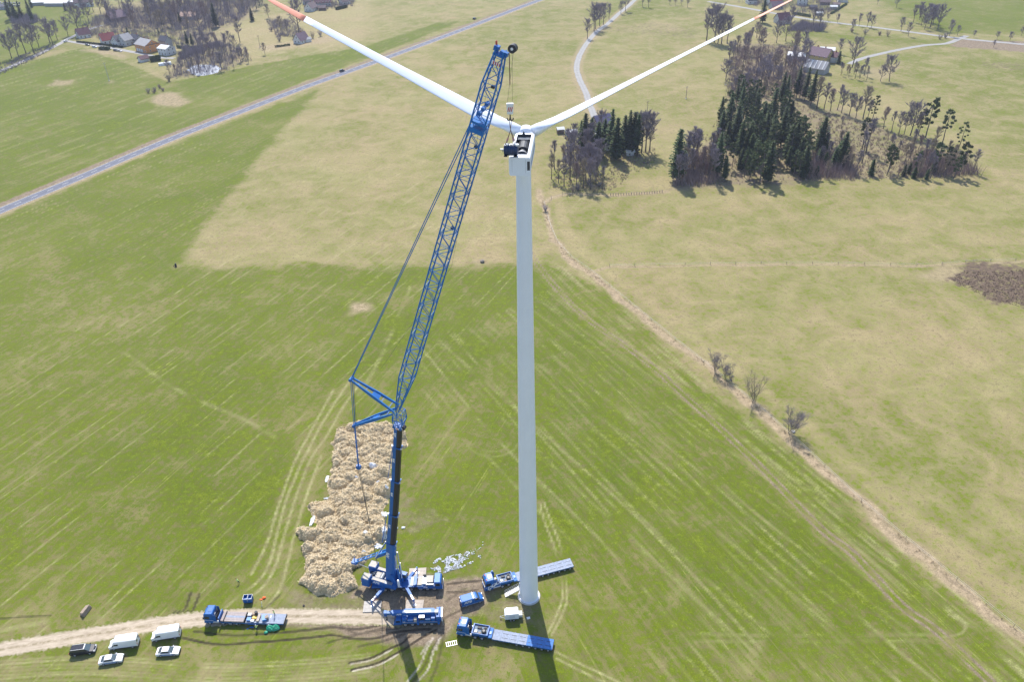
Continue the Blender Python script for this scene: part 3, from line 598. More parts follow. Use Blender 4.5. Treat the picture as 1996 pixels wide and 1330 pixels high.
# ---- steel stairs to the tower door
sa, sb = G(1015, 1146, 1.9), G(985, 1162)
st = thing('steel_stairs', 'galvanised steel stairs leading up to the wind turbine tower door', 'stairs', (0, 0, 0))
_d = Vector((-1, -0.25, 0)).normalized(); _d = Vector((sb.x - sa.x, sb.y - sa.y, 0)).normalized(); _n = Vector((-_d.y, _d.x, 0))
P0 = Vector((sa.x, sa.y, 1.95)); run = (Vector((sb.x, sb.y, 0)) - Vector((sa.x, sa.y, 0))).length
plat_end = Vector((T0.x - 2.0, P0.y + 0.15, 1.95))
for s_ in (-0.5, 0.5):
    m = MB(); m.tube(P0 + _n * s_, Vector((sb.x, sb.y, 0.1)) + _n * s_, 0.09, n=4); m.build('stringer', GALV, st)
    for hh in (0.55, 1.05):
        m = MB(); m.tube(P0 + _n * s_ + Vector((0, 0, hh)), Vector((sb.x, sb.y, 0.1 + hh)) + _n * s_, 0.035, n=5); m.tube(P0 + _n * s_ + Vector((0, 0, hh)), plat_end + Vector((0, s_, hh)), 0.035, n=5); m.build('handrail', GALV, st)
    for t in np.linspace(0, 1, 5):
        q = P0.lerp(Vector((sb.x, sb.y, 0.1)), t) + _n * s_; MB().tube(q, q + Vector((0, 0, 1.05)), 0.03, n=5).build('post', GALV, st)
for t in np.linspace(0.04, 0.98, 10):
    q = P0.lerp(Vector((sb.x, sb.y, 0.1)), t); MB().box(q, (0.30, 1.0, 0.05), rz=math.atan2(_d.y, _d.x)).build('tread', GALV, st)
m = MB(); c_ = (P0 + plat_end) / 2; m.box(c_, ((plat_end - P0).length, 1.05, 0.07)); m.build('landing', GALV, st)
for x_ in (P0.x + .1, plat_end.x - 0.3):
    for s_ in (-.45, .45): MB().tube((x_, c_.y + s_, 0), (x_, c_.y + s_, 1.95), 0.05, n=5).build('support_leg', GALV, st)
# ================================================================== MAIN MOBILE CRANE
def wheel(parent, x, y, r, w, rim=None, out=1, tyre=RUBBER):
    """one wheel: tyre with a dished rim on its outer face"""
    m = MB(); n = 18
    R = [[(x + rr * math.cos(2 * math.pi * i / n), y + o, r + rr * math.sin(2 * math.pi * i / n)) for i in range(n)] for o, rr in ((-w / 2, r * .82), (-w / 2 * .8, r), (w / 2 * .8, r), (w / 2, r * .82))]
    m.loft(R); o_ = m.build('wheel', tyre, parent)
    m = MB(); yo = y + out * (w / 2 + 0.006)
    for a, b, ra, rb in ((0, 0.02, .58, .55), ): m.tube((x, yo - out * 0.03, r), (x, yo + out * b, r), r * ra, r * rb, 14)
    m.tube((x, yo, r), (x, yo + out * 0.07, r), r * .22, r * .18, 8)
    m.build('rim', rim or DUSTYRIM, o_); return o_
cc, CH, CL = edge_pose((719, 1157), (868, 1153), 1.5)
_cd = Vector((math.cos(CH), math.sin(CH), 0)); S0 = cc + _cd * (-3.2)
_d = ray(996, 298); _t = (T0.y - 6.7) / _d.y; LOAD = Vector((0, 0, H_CAM)) + _d * _t
HD = math.atan2(LOAD.y - S0.y, LOAD.x - S0.x); PN = Vector((math.sin(HD), -math.cos(HD), 0))     # plane normal, towards the camera
fwd_u = Vector((math.cos(HD), math.sin(HD), 0))
cr = thing('lattice_crane', 'huge blue telescopic crane with lattice luffing jib reaching over the wind turbine', 'crane', (S0.x, S0.y, 0))
def W(px, py): return on_plane(px, py, S0, PN) - Vector((S0.x, S0.y, 0))
def cadd(m, name, mt, parent=None, **k): return m.build(name, mt, parent or cr, **k)
# ---- carrier (frame along CH, centred cc)
co = cc - S0; ck = dict(loc=(co.x, co.y, 0), rz=CH)
cadd(MB().bb(-8.1, 6.5, -1.15, 1.15, 0.85, 1.45), 'chassis', DARK, **ck)
cadd(MB().bb(-8.0, 6.4, -1.42, 1.42, 1.46, 1.62), 'carrier_deck', BLUE, **ck)
for s in (-1, 1):
    cadd(MB().bb(2.6, 6.3, s * 1.44 - .03, s * 1.44 + .03, 0.95, 1.75), 'side_panel', BLUE, **ck)
    for x0 in (-7.6, -6.0, 0.2, 3.0, 4.7): cadd(MB().bb(x0, x0 + 1.1, s * 1.25 - .2, s * 1.25 + .2, 1.62, 1.72), 'mudguard', BLUE2, **ck)
cab = cadd(MB().profile([(6.4, 0.7), (6.4, 2.75), (6.6, 2.9), (7.7, 2.9), (8.0, 2.55), (8.2, 1.5), (8.2, 0.62)], 2.9, 0.1), 'carrier_cab', BLUE, **ck)
MB().hexa([(7.82, -1.3, 1.62), (8.24, -1.3, 1.62), (8.24, 1.3, 1.62), (7.82, 1.3, 1.62), (7.78, -1.25, 2.62), (8.05, -1.25, 2.52), (8.05, 1.25, 2.52), (7.78, 1.25, 2.62)]).build('windscreen', GLASS, cab)
for s in (-1, 1): MB().bb(6.7, 7.7, s * 1.455 - .01, s * 1.455 + .01, 1.7, 2.5).build('side_window', GLASS, cab)
MB().bb(8.18, 8.28, -1.4, 1.4, 0.55, 0.95).build('bumper', WHITE, cab)
MB().bb(6.45, 7.6, -1.3, 1.3, 2.905, 2.93).build('roof_panel', mat('sunlit_pale_blue_roof', (0.13, 0.27, 0.50), 0.6, var=0.1), cab)  # roof panel in lighter blue paints sun glare onto the cab top
for x0, x1, y0, y1, z1, mt in ((4.5, 6.1, -0.9, 1.0, 2.5, GREYL), (3.6, 4.45, -1.0, 0.9, 2.2, WHITE), (2.5, 3.5, -1.2, 1.2, 2.0, GREYL), (4.5, 6.2, -1.3, -1.0, 2.1, GREYM), (4.4, 6.2, 1.1, 1.35, 2.2, DARK), (3.7, 4.4, 1.0, 1.35, 2.6, DARK), (1.6, 2.2, -1.3, 1.3, 2.1, BLUE), (0.9, 1.5, -1.2, 1.2, 1.85, GREYM)):
    cadd(MB().bb(x0, x1, y0, y1, 1.63, z1), 'deck_box', mt, **ck)
for x0 in np.arange(4.6, 6.0, 0.2): cadd(MB().bb(x0, x0 + .1, -1.28, -1.02, 2.1, 2.16), 'step_bar', WHITE, **ck)
cadd(MB().bb(2.0, 2.35, -1.45, 1.45, 2.1, 2.45), 'boom_rest', BLUE, **ck)
for x in (6.3, 4.75, 3.2, 1.0, -0.6, -3.4, -5.0, -6.6):
    for s in (-1, 1):
        w_ = wheel(cr, x, s * 1.18, 0.72, 0.5, DUSTYRIM, s); w_.location = (co.x, co.y, 0); w_.rotation_euler = (0, 0, CH)
lettering('APB', cr, (co.x + 4.3 * _cd.x + 1.50 * math.sin(CH), co.y + 4.3 * _cd.y - 1.50 * math.cos(CH), 1.35), (math.pi / 2, 0, CH), 0.55)
# ---- outriggers on ground mats
pads = [G(726, 1184), G(808, 1182), G(814, 1119)]; pads.append(pads[0] + (pads[2] - pads[1]))
roots = [(-5.2, -1.2), (-0.1, -1.2), (0.2, 1.2), (-5.4, 1.2)]
def cw(x, y, z): return Vector((co.x + x * math.cos(CH) - y * math.sin(CH), co.y + x * math.sin(CH) + y * math.cos(CH), z))
names = ['under the outrigger nearest the stowed mobile crane cab', 'partly hidden behind the stowed mobile crane boom', 'beside the strewn white scraps', 'behind the crane counterweights']
for i, (p, r) in enumerate(zip(pads, roots)):
    a = cw(r[0], r[1], 1.25); b = Vector((p.x - S0.x, p.y - S0.y, 1.75)); d = (b - a).normalized(); L = (b - a).length
    def beam(t0, t1, w, h, name, mt, par=cr):
        q0, q1 = a + d * (L * t0), a + d * (L * t1); R = Matrix((d, Vector((-d.y, d.x, 0)).normalized(), d.cross(Vector((-d.y, d.x, 0)).normalized()))).transposed()
        return MB().box((q0 + q1) / 2, ((q1 - q0).length, w, h), M=R).build(name, mt, par)
    ob = beam(0, 0.6, 0.62, 0.66, 'outrigger_beam', BLUE); beam(0.45, 0.98, 0.5, 0.5, 'outrigger_extension', BLUE2, ob); beam(0.5, 0.97, 0.44, 0.53, 'white_top_strip', WHITE, ob)
    for k in range(4): beam(0.70 + k * 0.07, 0.735 + k * 0.07, 0.515, 0.515, 'red_stripe', RED, ob)
    MB().tube(b + Vector((0, 0, -1.5)), b + Vector((0, 0, 0.5)), 0.16, n=10).build('jack', BLUE, ob)
    MB().tube(b + Vector((0, 0, -1.55)), b + Vector((0, 0, -1.42)), 0.42, 0.36, n=14).build('jack_foot', WHITE, ob)
    mt_ = thing('outrigger_mat', 'pale square ground mat ' + names[i], 'ground mat', (p.x, p.y, 0), CH + (0.02, -0.03, 0.03, 0)[i], 'crane outrigger mats')
    for j in range(3): MB().bb(-2.0, 2.0, -1.5 + j * 1.0 + 0.012, -0.5 + j * 1.0 - 0.012, 0.02, 0.20 - 0.004 * (j % 2)).build('mat_plank', MATW if i else STEELP, mt_)
    for s in (-1.6, 1.6): MB().tube((s, -1.3, 0.2), (s, -1.0, 0.26), 0.03, n=5).build('lifting_eye', GREYM, mt_)
# ---- slewing upper (frame along HD)
uk = dict(loc=(0, 0, 0), rz=HD)
cadd(MB().tube((0, 0, 1.6), (0, 0, 1.95), 1.25, n=24), 'slew_ring', DARK, **uk)
cadd(MB().bb(-4.6, 1.6, -0.9, 0.9, 1.96, 2.4), 'turntable', BLUE, **uk)
for s in (-1, 1):
    body = cadd(MB().hexa([(-4.4, s * 1.5 - .42, 1.75), (1.5, s * 1.5 - .42, 1.75), (1.5, s * 1.5 + .42, 1.75), (-4.4, s * 1.5 + .42, 1.75), (-4.4, s * 1.5 - .42, 3.3), (0.9, s * 1.5 - .42, 3.0), (0.9, s * 1.5 + .42, 3.0), (-4.4, s * 1.5 + .42, 3.3)]), 'machinery_house', BLUE, **uk)
    MB().hexa([(-4.3, s * 1.5 - .36, 3.31), (-1.2, s * 1.5 - .36, 3.13), (-1.2, s * 1.5 + .36, 3.13), (-4.3, s * 1.5 + .36, 3.31), (-4.3, s * 1.5 - .36, 3.36), (-1.2, s * 1.5 - .36, 3.18), (-1.2, s * 1.5 + .36, 3.18), (-4.3, s * 1.5 + .36, 3.36)]).build('roof_cover', GREYL, body)
    MB().hexa([(-1.1, s * 1.5 - .36, 3.12), (0.7, s * 1.5 - .36, 3.02), (0.7, s * 1.5 + .36, 3.02), (-1.1, s * 1.5 + .36, 3.12), (-1.1, s * 1.5 - .36, 3.16), (0.7, s * 1.5 - .36, 3.06), (0.7, s * 1.5 + .36, 3.06), (-1.1, s * 1.5 + .36, 3.16)]).build('grey_grille', GREYM, body)
o = lettering('APB', cr, fwd_u * (-3.3) + PN * 1.935 + Vector((0, 0, 2.55)), (math.pi / 2, 0, HD), 0.95)
cadd(MB().bb(-4.2, -3.0, -0.8, 0.8, 2.4, 3.0), 'engine_cover', GREYL, **uk)
for x0 in (-2.6, -1.4): cadd(MB().tube((x0, -0.8, 2.75), (x0, 0.8, 2.75), 0.42, n=14), 'winch_drum', GREYM, **uk)
cadd(MB().bb(1.2, 2.9, 1.1, 2.0, 1.9, 3.9), 'operator_cab', BLUE, **uk); cadd(MB().bb(1.5, 2.92, 1.08, 2.02, 2.7, 3.7), 'operator_cab_glass', GLASSL, **uk)
for s in (-1, 1):
    cadd(MB().hexa([(0.2, s * .95 - .12, 1.9), (1.6, s * .95 - .12, 1.9), (1.6, s * .95 + .12, 1.9), (0.2, s * .95 + .12, 1.9), (0.2, s * .95 - .12, 5.4), (0.8, s * .95 - .12, 5.4), (0.8, s * .95 + .12, 5.4), (0.2, s * .95 + .12, 5.4)]), 'boom_foot_plate', BLUE, **uk)
# counterweights: two piles of slabs
for s in (-1, 1):
    for k in range(6):
        cadd(MB().bb(-6.6 + .02 * (k % 2), -4.75, s * 1.85 - .88, s * 1.85 + .88, 1.35 + k * .42, 1.35 + k * .42 + .40), 'counterweight_slab', BLUE, **uk)
    cadd(MB().bb(-6.5, -4.85, s * 1.85 - .8, s * 1.85 + .8, 3.87, 3.9), 'counterweight_top', GREYL, **uk)
    for k in range(4): cadd(MB().bb(-6.68, -6.6, s * 1.85 - .85, s * 1.85 - .6, 1.5 + k * .55, 1.75 + k * .55), 'warning_stripe', WHITE if k % 2 else RED, **uk)
cadd(MB().bb(-6.0, -4.4, -1.0, 1.0, 1.9, 2.3), 'counterweight_frame', DARK, **uk)
cadd(MB().bb(-5.2, -4.6, -0.75, -0.35, 1.2, 1.7), 'red_box', RED, **uk)
for s in (-.3, .25): cadd(MB().tube((-5.6, s, 2.4), (-4.2, s, 3.5), 0.09), 'hydraulic_ram', GREYM, **uk)
# ---- telescopic boom
BF = W(762, 1140); BT = W(777, 831)
BA = (BT - BF).normalized(); BFN = (fwd_u - BA * fwd_u.dot(BA)).normalized()
def frame(c, f, l): return c + BFN * f + PN * l
ends = [W(763.5, 1058), W(768, 1002), W(772.0, 936), W(775, 870), BT]
prev = BF + BA * (-0.8)
for i, e in enumerate(ends):
    D_, Wd = 1.95 - i * 0.13, 1.5 - i * 0.09; c0 = prev; c1 = e
    def sec(f0, f1, wscale=1.0, rnd=False):
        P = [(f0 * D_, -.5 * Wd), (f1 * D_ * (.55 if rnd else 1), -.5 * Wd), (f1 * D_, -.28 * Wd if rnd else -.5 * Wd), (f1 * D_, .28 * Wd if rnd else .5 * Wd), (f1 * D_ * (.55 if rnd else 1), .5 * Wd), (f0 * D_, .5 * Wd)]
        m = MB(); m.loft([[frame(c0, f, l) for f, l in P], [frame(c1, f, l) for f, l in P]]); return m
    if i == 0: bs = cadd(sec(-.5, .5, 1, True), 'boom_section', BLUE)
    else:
        bs = cadd(sec(-.5, -.04), 'boom_section', BLUE); sec(-.04, .5, 1, True).build('dark_front_half', BLACKB, bs)  # front half of the upper boom sections is coloured near black
    m = MB(); m.loft([[frame(c1 - BA * .22, f, l) for f, l in ((-.55 * D_, -.56 * Wd), (.55 * D_, -.56 * Wd), (.55 * D_, .56 * Wd), (-.55 * D_, .56 * Wd))], [frame(c1, f, l) for f, l in ((-.55 * D_, -.56 * Wd), (.55 * D_, -.56 * Wd), (.55 * D_, .56 * Wd), (-.55 * D_, .56 * Wd))]]); m.build('collar', BLUE, bs)
    for f in (-.62, .62): MB().box(frame(c1 - BA * .1, f * D_, .4), (.3, .3, .3)).build('guide_block', GALV, bs)
    q = frame(c0.lerp(c1, .62 if i else .75), -.27 * D_, .5 * Wd + .03); o = lettering('APB', bs, (0, 0, 0), (0, 0, 0), 0.62 if i else 1.0)
    R = Matrix((BA, PN.cross(BA), PN)).transposed().to_4x4(); R.translation = q; o.matrix_local = R
    prev = c1 - BA * 0.15
# boom lift rams
for s in (-.55, .55):
    a = fwd_u * 2.2 - PN * s + Vector((0, 0, 2.3)); b = BF + BA * 11.5 + BFN * .9 - PN * s
    cadd(MB().tube(a, a.lerp(b, .55), .24, n=10), 'boom_ram', BLUE); cadd(MB().tube(a.lerp(b, .5), b, .15, n=10), 'ram_rod', GALV)
# ---- lattice head and luffing jib
JP = W(775, 800); KT = W(977, 96)
def brace(a, b, r, par, name='brace', n=5, mt=BLUEL): return MB().tube(a, b, r, n=n).build(name, mt, par)
head = bpy.data.objects.new('boom_head', None); C.objects.link(head); head.parent = cr
hb = [frame(BT, f, l) for f in (-.7, .7) for l in (-.75, .75)]; ht = [frame(JP, f, l) for f in (-.5, 1.1) for l in (-1.0, 1.0)]; hm = [frame(BT.lerp(JP, .5), f, l) for f in (-.8, 1.35) for l in (-1.0, 1.0)]
for i in range(4): brace(hb[i], hm[i], .10, head, 'chord', 6); brace(hm[i], ht[i], .10, head, 'chord', 6)
for A_, B_ in ((hb, hm), (hm, ht)):
    for i, j in ((0, 1), (1, 3), (3, 2), (2, 0)): brace(A_[i], B_[j], .06, head); brace(A_[j], B_[i], .06, head); brace(B_[i], B_[j], .07, head)
MB().box(frame(BT, 0, 0), (1.9, 1.7, .5), M=Matrix((BFN, PN, BA)).transposed()).build('head_block', BLUE, head)
MB().box(frame(BT, 0.1, .9), (.7, .05, .4), M=Matrix((BFN, PN, BA)).transposed()).build('warning_plate', WHITE, head)
MB().tube(frame(BT, 1.1, -.4), frame(BT, 1.1, .4), .4, n=12).build('sheave', DARK, head)
for k in range(2): MB().box(frame(BT, -.02 + .25 * k, .93), (.1, .04, .42), M=Matrix((BFN, PN, BA)).transposed()).build('red_stripe', RED, head)
jib = bpy.data.objects.new('luffing_jib', None); C.objects.link(jib); jib.parent = cr
JA = (KT - JP).normalized(); JF = (fwd_u - JA * fwd_u.dot(JA)).normalized(); JLEN = (KT - JP).length
def jw(t):
    s = t * JLEN
    if s < 9: return 0.32 + (1.18 - 0.32) * s / 9
    if s > JLEN - 5: return 1.0 - 0.42 * (s - JLEN + 5) / 5
    return 1.18 - 0.10 * (s / JLEN)
def jp(t, f, l): w = jw(t); return JP + JA * (t * JLEN) + JF * (f * w) + PN * (l * w)
cor = [(-1, -1), (1, -1), (1, 1), (-1, 1)]
cuts = [0.0, 9 / JLEN, .26, .40, .545, .69, .80, .87, 1 - 5 / JLEN, 1.0]
for a, b in zip(cuts[:-1], cuts[1:]):
    for f, l in cor: brace(jp(a, f, l), jp(b, f, l), .125, jib, 'chord', 6)
NBAY = 38; ts = np.linspace(0.02, 0.985, NBAY + 1); lace = MB(); flip = 0
for k in range(NBAY):
    a, b = ts[k], ts[k + 1]; flip ^= 1
    for i in range(4):
        (f0, l0), (f1, l1) = cor[i], cor[(i + 1) % 4]
        if flip: f0, l0, f1, l1 = f1, l1, f0, l0
        brace(jp(a, f0, l0), jp(b, f1, l1), .062, jib)
        if i in (2, 0) or k % 3 == 0: lace.tube(jp(b, f0, l0), jp(b, f1, l1), .045, n=4)
o = lace.build('fine_lacing', BLUEL, jib); o['kind'] = 'stuff'
TC = 0.838                                    # pendant anchor frame
Rj = Matrix((JF, PN, JA)).transposed()
for dt, h in ((-.004, .7), (.012, .35)): MB().box(jp(TC + dt, 0, 0), (2.35, 2.35, h), M=Rj).build('anchor_frame', BLUEL, jib)
for k in range(3): MB().box(jp(TC + .03 + k * .012, .3 * k - .3, .3), (.5, .9, .5), M=Rj).build('anchor_block', BLUE, jib)
MB().box(jp(.99, 0, 0), (1.7, 1.2, .35), M=Rj).build('jib_head', BLUE, jib)
MB().box(jp(1.0, -1.1, 0), (.7, .9, .6), M=Rj).build('jib_head', BLUE, jib)
MB().box(jp(.995, .9, 0), (1.1, .8, .6), M=Rj).build('jib_head', BLUE, jib)
SHV = JP + JA * JLEN + JF * 1.75
w_ = MB(); w_.tube(SHV + PN * .45 + Vector((0, 0, .8)), SHV - PN * .45 + Vector((0, 0, .8)), .58, n=20); w_.build('top_sheave', DARK, jib)
MB().tube(SHV + PN * .47 + Vector((0, 0, .8)), SHV - PN * .47 + Vector((0, 0, .8)), .2, n=10).build('sheave_hub', WHITE, jib)
for s in (-.35, .35): MB().tube(jp(1.0, -1.2, s), jp(1.0, -1.2, s) + Vector((0, 0, .9)), .07).build('aviation_light', RED, jib)
for t in (.93, .80, .60): MB().box(jp(t, .5, .6), (.5, .4, .4), M=Rj).build('jib_roller', DARK, jib)
MB().box(jp(.975, .2, 1.02), (1.6, .05, .45), M=Rj).build('warning_plate', WHITE, jib)
for k in range(4): MB().box(jp(.975, -.45 + .42 * k, 1.05), (.14, .05, .46), M=Rj).build('red_stripe', RED, jib)
# ---- luffing struts and pendants
def strut(tip, base, wb, wt, name, n_r, r):
    e = bpy.data.objects.new(name, None); C.objects.link(e); e.parent = cr; d = (tip - base)
    up_ = d.normalized().cross(PN)
    for s in (-1, 1):
        a, b = base + PN * (wb * s), tip + PN * (wt * s); q = MB(); R0 = []
        for p, hh in ((a, .16), (a.lerp(b, .45), .34), (b, .17)): R0.append([p + up_ * hh + PN * .13, p - up_ * hh + PN * .13, p - up_ * hh - PN * .13, p + up_ * hh - PN * .13])
        q.loft(R0); q.build('side_beam', BLUEL, e)
    for k in range(n_r):
        t = (k + .7) / (n_r + .6); MB().tube(base + d * t + PN * (wb + (wt - wb) * t), base + d * t - PN * (wb + (wt - wb) * t), .08, n=5).build('rung', BLUEL, e)
    t = .45; MB().box(base + d * t, (1.6, 1.4, .3), M=Matrix((d.normalized(), PN, up_)).transposed()).build('tie_plate', BLUE, e)
    MB().tube(tip + PN * (wt + .3), tip - PN * (wt + .3), .33, n=10).build('tip_pin', BLUE, e)
    return e
SA, SB = W(685, 739), W(691, 829)
strut(SA, W(773, 797), 1.15, .35, 'luffing_strut', 5, .12); strut(SB, W(768, 802), 1.05, .3, 'luffing_strut', 4, .12)
PJ = jp(TC, -1.1, 0)
for s in (-.6, .6):
    cadd(MB().tube(SA + PN * s * .6, PJ + PN * s * 1.5, .075, n=5), 'pendant_rod', BLUEL)
    cadd(MB().tube(SA + PN * s * .6, SB + PN * s * .5, .065, n=5), 'pendant_rod', BLUEL)
    cadd(MB().tube(SA + PN * s * .6 + BFN * .25, SB + PN * s * .5 + BFN * .25, .04, n=5), 'pendant_rod', ROPE)
PB = W(699, 911)
for s in (-.12, .12): cadd(MB().tube(SB + PN * s, PB + PN * s, .08, n=5), 'pendant_rod', BLUEL)
for k in range(9): cadd(MB().box(SB.lerp(PB, (k + .5) / 9), (.3, .5, .22)), 'rod_joint', BLUE)
cadd(MB().box(PB, (.8, .6, .9)), 'luffing_block', BLUE); cadd(MB().tube(PB + PN * .35, PB - PN * .35, .5, n=12), 'luffing_sheave', BLUE)
for i, (s, tp) in enumerate(((-.35, (733, 1102)), (-.1, (735, 1104)), (.15, (737, 1102)), (.35, (739, 1104)))): cadd(MB().tube(PB + PN * s, W(*tp) + PN * s, .03, n=4), 'luffing_rope', ROPE)
# retracted lower guy frame
LB, LT = W(755, 1074), W(692, 1096); e = bpy.data.objects.new('guy_frame', None); C.objects.link(e); e.parent = cr; d = LT - LB
for s in (-.5, .5): MB().tube(LB + PN * s, LT + PN * s * .8, .17, .12, n=4).build('rail', BLUEL, e)
for k in range(5): MB().tube(LB + d * (k + 1.2) / 6.4 + PN * .5, LB + d * (k + 1.2) / 6.4 - PN * .5, .13, n=4).build('rung', BLUEL, e)
MB().box(LT, (1.3, 1.3, .6), rz=HD).build('frame_head', BLUE, e); MB().tube(LT + Vector((-.1, 0, .2)), LT + Vector((.1, 0, 1.7)), .09, n=5).build('frame_mast', BLUE, e)
MB().hexa([LB.lerp(LT, t) + PN * s + Vector((0, 0, z)) for z, q in ((-1.0, 0), (-.1, 0)) for t, s in ((.05, -.4), (.35, -.4), (.35, .4), (.05, .4))]).build('winch_box', BLUE, e)
cadd(MB().tube(LT + Vector((0, 0, -.3)), W(718, 1108), .09, n=6), 'guy_ram', GREYM)
for k, (px, py) in enumerate(((742, 1068), (746, 1062), (751, 1056))): cadd(MB().tube(W(px - 8, py + 16) + PN * .6, W(px + 6, py - 6) + PN * .6, .12, n=5), 'folded_arm', WHITE if k < 2 else BLUE)
cadd(MB().tube(W(745, 1058), W(752, 1010) - PN * .3, .10, n=5), 'folded_arm', BLUEL)
cadd(MB().tube(W(780, 1098), W(783, 1128), .10, n=5), 'white_mast', WHITE)
cadd(MB().bb(1.9, 2.3, -1.3, -.9, 2.2, 4.4), 'white_tank', WHITE, **uk)
cadd(MB().tube(frame(BT.lerp(BF, .12), -.9, .5), frame(BT.lerp(BF, .30), -1.6, .5), .06, n=5), 'hanging_hook_chain', BLUE)
# ---- hoist ropes
hk = LOAD - Vector((S0.x, S0.y, 0))
_d = ray(995, 212); HBK = Vector((0, 0, H_CAM)) + _d * (LOAD.y / _d.y); hz = HBK.z
for s in (-.35, .35):
    cadd(MB().tube(SHV + PN * s * .8 + Vector((0, 0, .4)), Vector((hk.x + s, hk.y, hz + .9)), .022, n=4), 'hoist_rope', ROPE)
cadd(MB().tube(jp(.998, -1.3, .3), W(880, 520), .02, n=4), 'hoist_rope', ROPE); cadd(MB().tube(W(880, 520), W(742, 720), .02, n=4), 'hoist_rope', ROPE)
cadd(MB().tube(SHV + Vector((-.5, 0, .2)), SHV + Vector((-.5, 0, -4.0)), .07, n=5), 'limit_switch_weight', SLING)
# hook block
hb_ = thing('hook_block', 'white hook block with red diagonal stripes and black hook above the nacelle', 'hook block', (LOAD.x, LOAD.y, hz))
MB().hexa([(-.42, -.28, -.7), (.42, -.28, -.7), (.42, .28, -.7), (-.42, .28, -.7), (-.5, -.3, .8), (.5, -.3, .8), (.5, .3, .8), (-.5, .3, .8)]).build('block_body', WHITE, hb_, bevel=.05)
for k in range(3): MB().add([(-.34 + .24 * k - .05, -.305, -.3), (-.34 + .24 * k + .07, -.305, -.3), (-.34 + .24 * k + .27, -.31, .35), (-.34 + .24 * k + .15, -.31, .35)], [(0, 1, 2, 3)]).build('red_stripe', RED, hb_)
for s in (-1, 1): MB().tube((s * .1, 0, .7), (s * .1, -.001, .75), .3, n=8).build('sheave', GREYM, hb_)
m = MB(); P = [(0, 0, -.7), (0, 0, -1.15), (.3, 0, -1.3), (.42, 0, -1.6), (.36, 0, -1.25)]; Q = [(0, 0, -1.15), (-.3, 0, -1.3), (-.42, 0, -1.6), (-.36, 0, -1.25)]
P = [(0, 0, -.7), (0, 0, -1.1), (.12, 0, -1.65), (.38, 0, -1.55), (.44, 0, -1.25)]; Q = [(0, 0, -1.1), (-.12, 0, -1.65), (-.38, 0, -1.55), (-.44, 0, -1.25)]
for L_ in (P, Q):
    for a, b in zip(L_[:-1], L_[1:]): m.tube(a, b, .09, n=6)
m.build('double_hook', mat('brown_black_hook', (0.07, 0.05, 0.04), .6), hb_)
# lifted generator
gz = NTOP + 0.25; ld = thing('generator', 'dark blue generator slung from the crane hook at the nacelle roof edge', 'generator', (LOAD.x, LOAD.y, gz), rad(-8))
m = MB(); n = 22
m.loft([[(x, r * math.cos(2 * math.pi * i / n), .85 + r * math.sin(2 * math.pi * i / n)) for i in range(n)] for x, r in ((-1.0, .55), (-.95, .75), (-.3, .8), (-.25, .84), (.55, .84), (.6, .76), (1.0, .72), (1.05, .5))]); m.build('stator_housing', mat('generator_blue', (0.008, 0.03, 0.10), .4, var=.2), ld)
for x in np.linspace(-.85, .45, 6): MB().loft([[(x + dx, r * math.cos(2 * math.pi * i / n), .85 + r * math.sin(2 * math.pi * i / n)) for i in range(n)] for dx, r in ((-.03, .80), (-.03, .88), (.03, .88), (.03, .80))]).build('cooling_rib', mat('generator_rib_blue', (0.012, 0.045, 0.14), .4), ld)
for x, y, mt in ((-.5, -.25, WHITE), (.1, -.3, GALV), (.55, -.1, WHITE)): MB().bb(x - .16, x + .16, y - .15, y + .2, 1.5, 1.78).build('terminal_box', mt, ld)
MB().tube((-1.05, 0, .85), (-1.55, 0, .85), .12, n=8).build('shaft_end', GALV, ld); MB().tube((-1.2, 0, .5), (-1.2, 0, .75), .07).build('coupling_bolt', GALV, ld)
for s in (-.7, .7): MB().bb(s - .25, s + .25, -.75, .75, 0.0, .14).build('foot', DARK, ld)
MB().tube((.9, -.1, 1.5), (.9, -.1, 1.72), .3, n=12).build('white_cowl', WHITE, ld)
sl = thing('lifting_slings', 'brown lifting slings with red shackles between hook block and generator', 'sling', (LOAD.x, LOAD.y, gz))
top = Vector((0, 0, hz - gz - 1.55)); ap = top.lerp(Vector((0, 0, 1.7)), .42)
for s in (-.16, .16): MB().tube(top + Vector((s, 0, 0)), ap, .05, n=5).build('sling_leg', SLING, sl)
for x, y in ((-.78, -.2), (.55, -.25), (.75, .25), (-.6, .3)):
    b = Vector((x, y, 1.62)); MB().tube(ap, b, .045, n=5).build('sling_leg', SLING, sl); MB().tube(ap.lerp(b, .55), ap.lerp(b, .75), .09, n=6).build('shackle', mat('pale_red_shackle', (.5, .25, .24), .5), sl)
MB().tube(ap + Vector((.1, 0, 0)), Vector((.3, 0, 1.9)), .02, n=4).build('tag_line', BLUE, sl)
# ================================================================== VEHICLES
def vehicle(name, label, cat, pr, pf, hw, group=None):
    c, h, L = edge_pose(pr, pf, hw); return thing(name, label, cat, c, h, group), L
def four_wheels(t, xs, y, r, w, rim=RIMW):
    for x in xs:
        for s in (-1, 1): wheel(t, x, s * y, r, w, rim, s)
def quad(p, name, mt, par, th=0.02):
    """thin plate from four corners, thickness along its normal"""
    p = [Vector(q) for q in p]; n = (p[1] - p[0]).cross(p[3] - p[0]).normalized() * th; return MB().hexa([q - n * .5 for q in p] + [q + n * .5 for q in p]).build(name, mt, par)
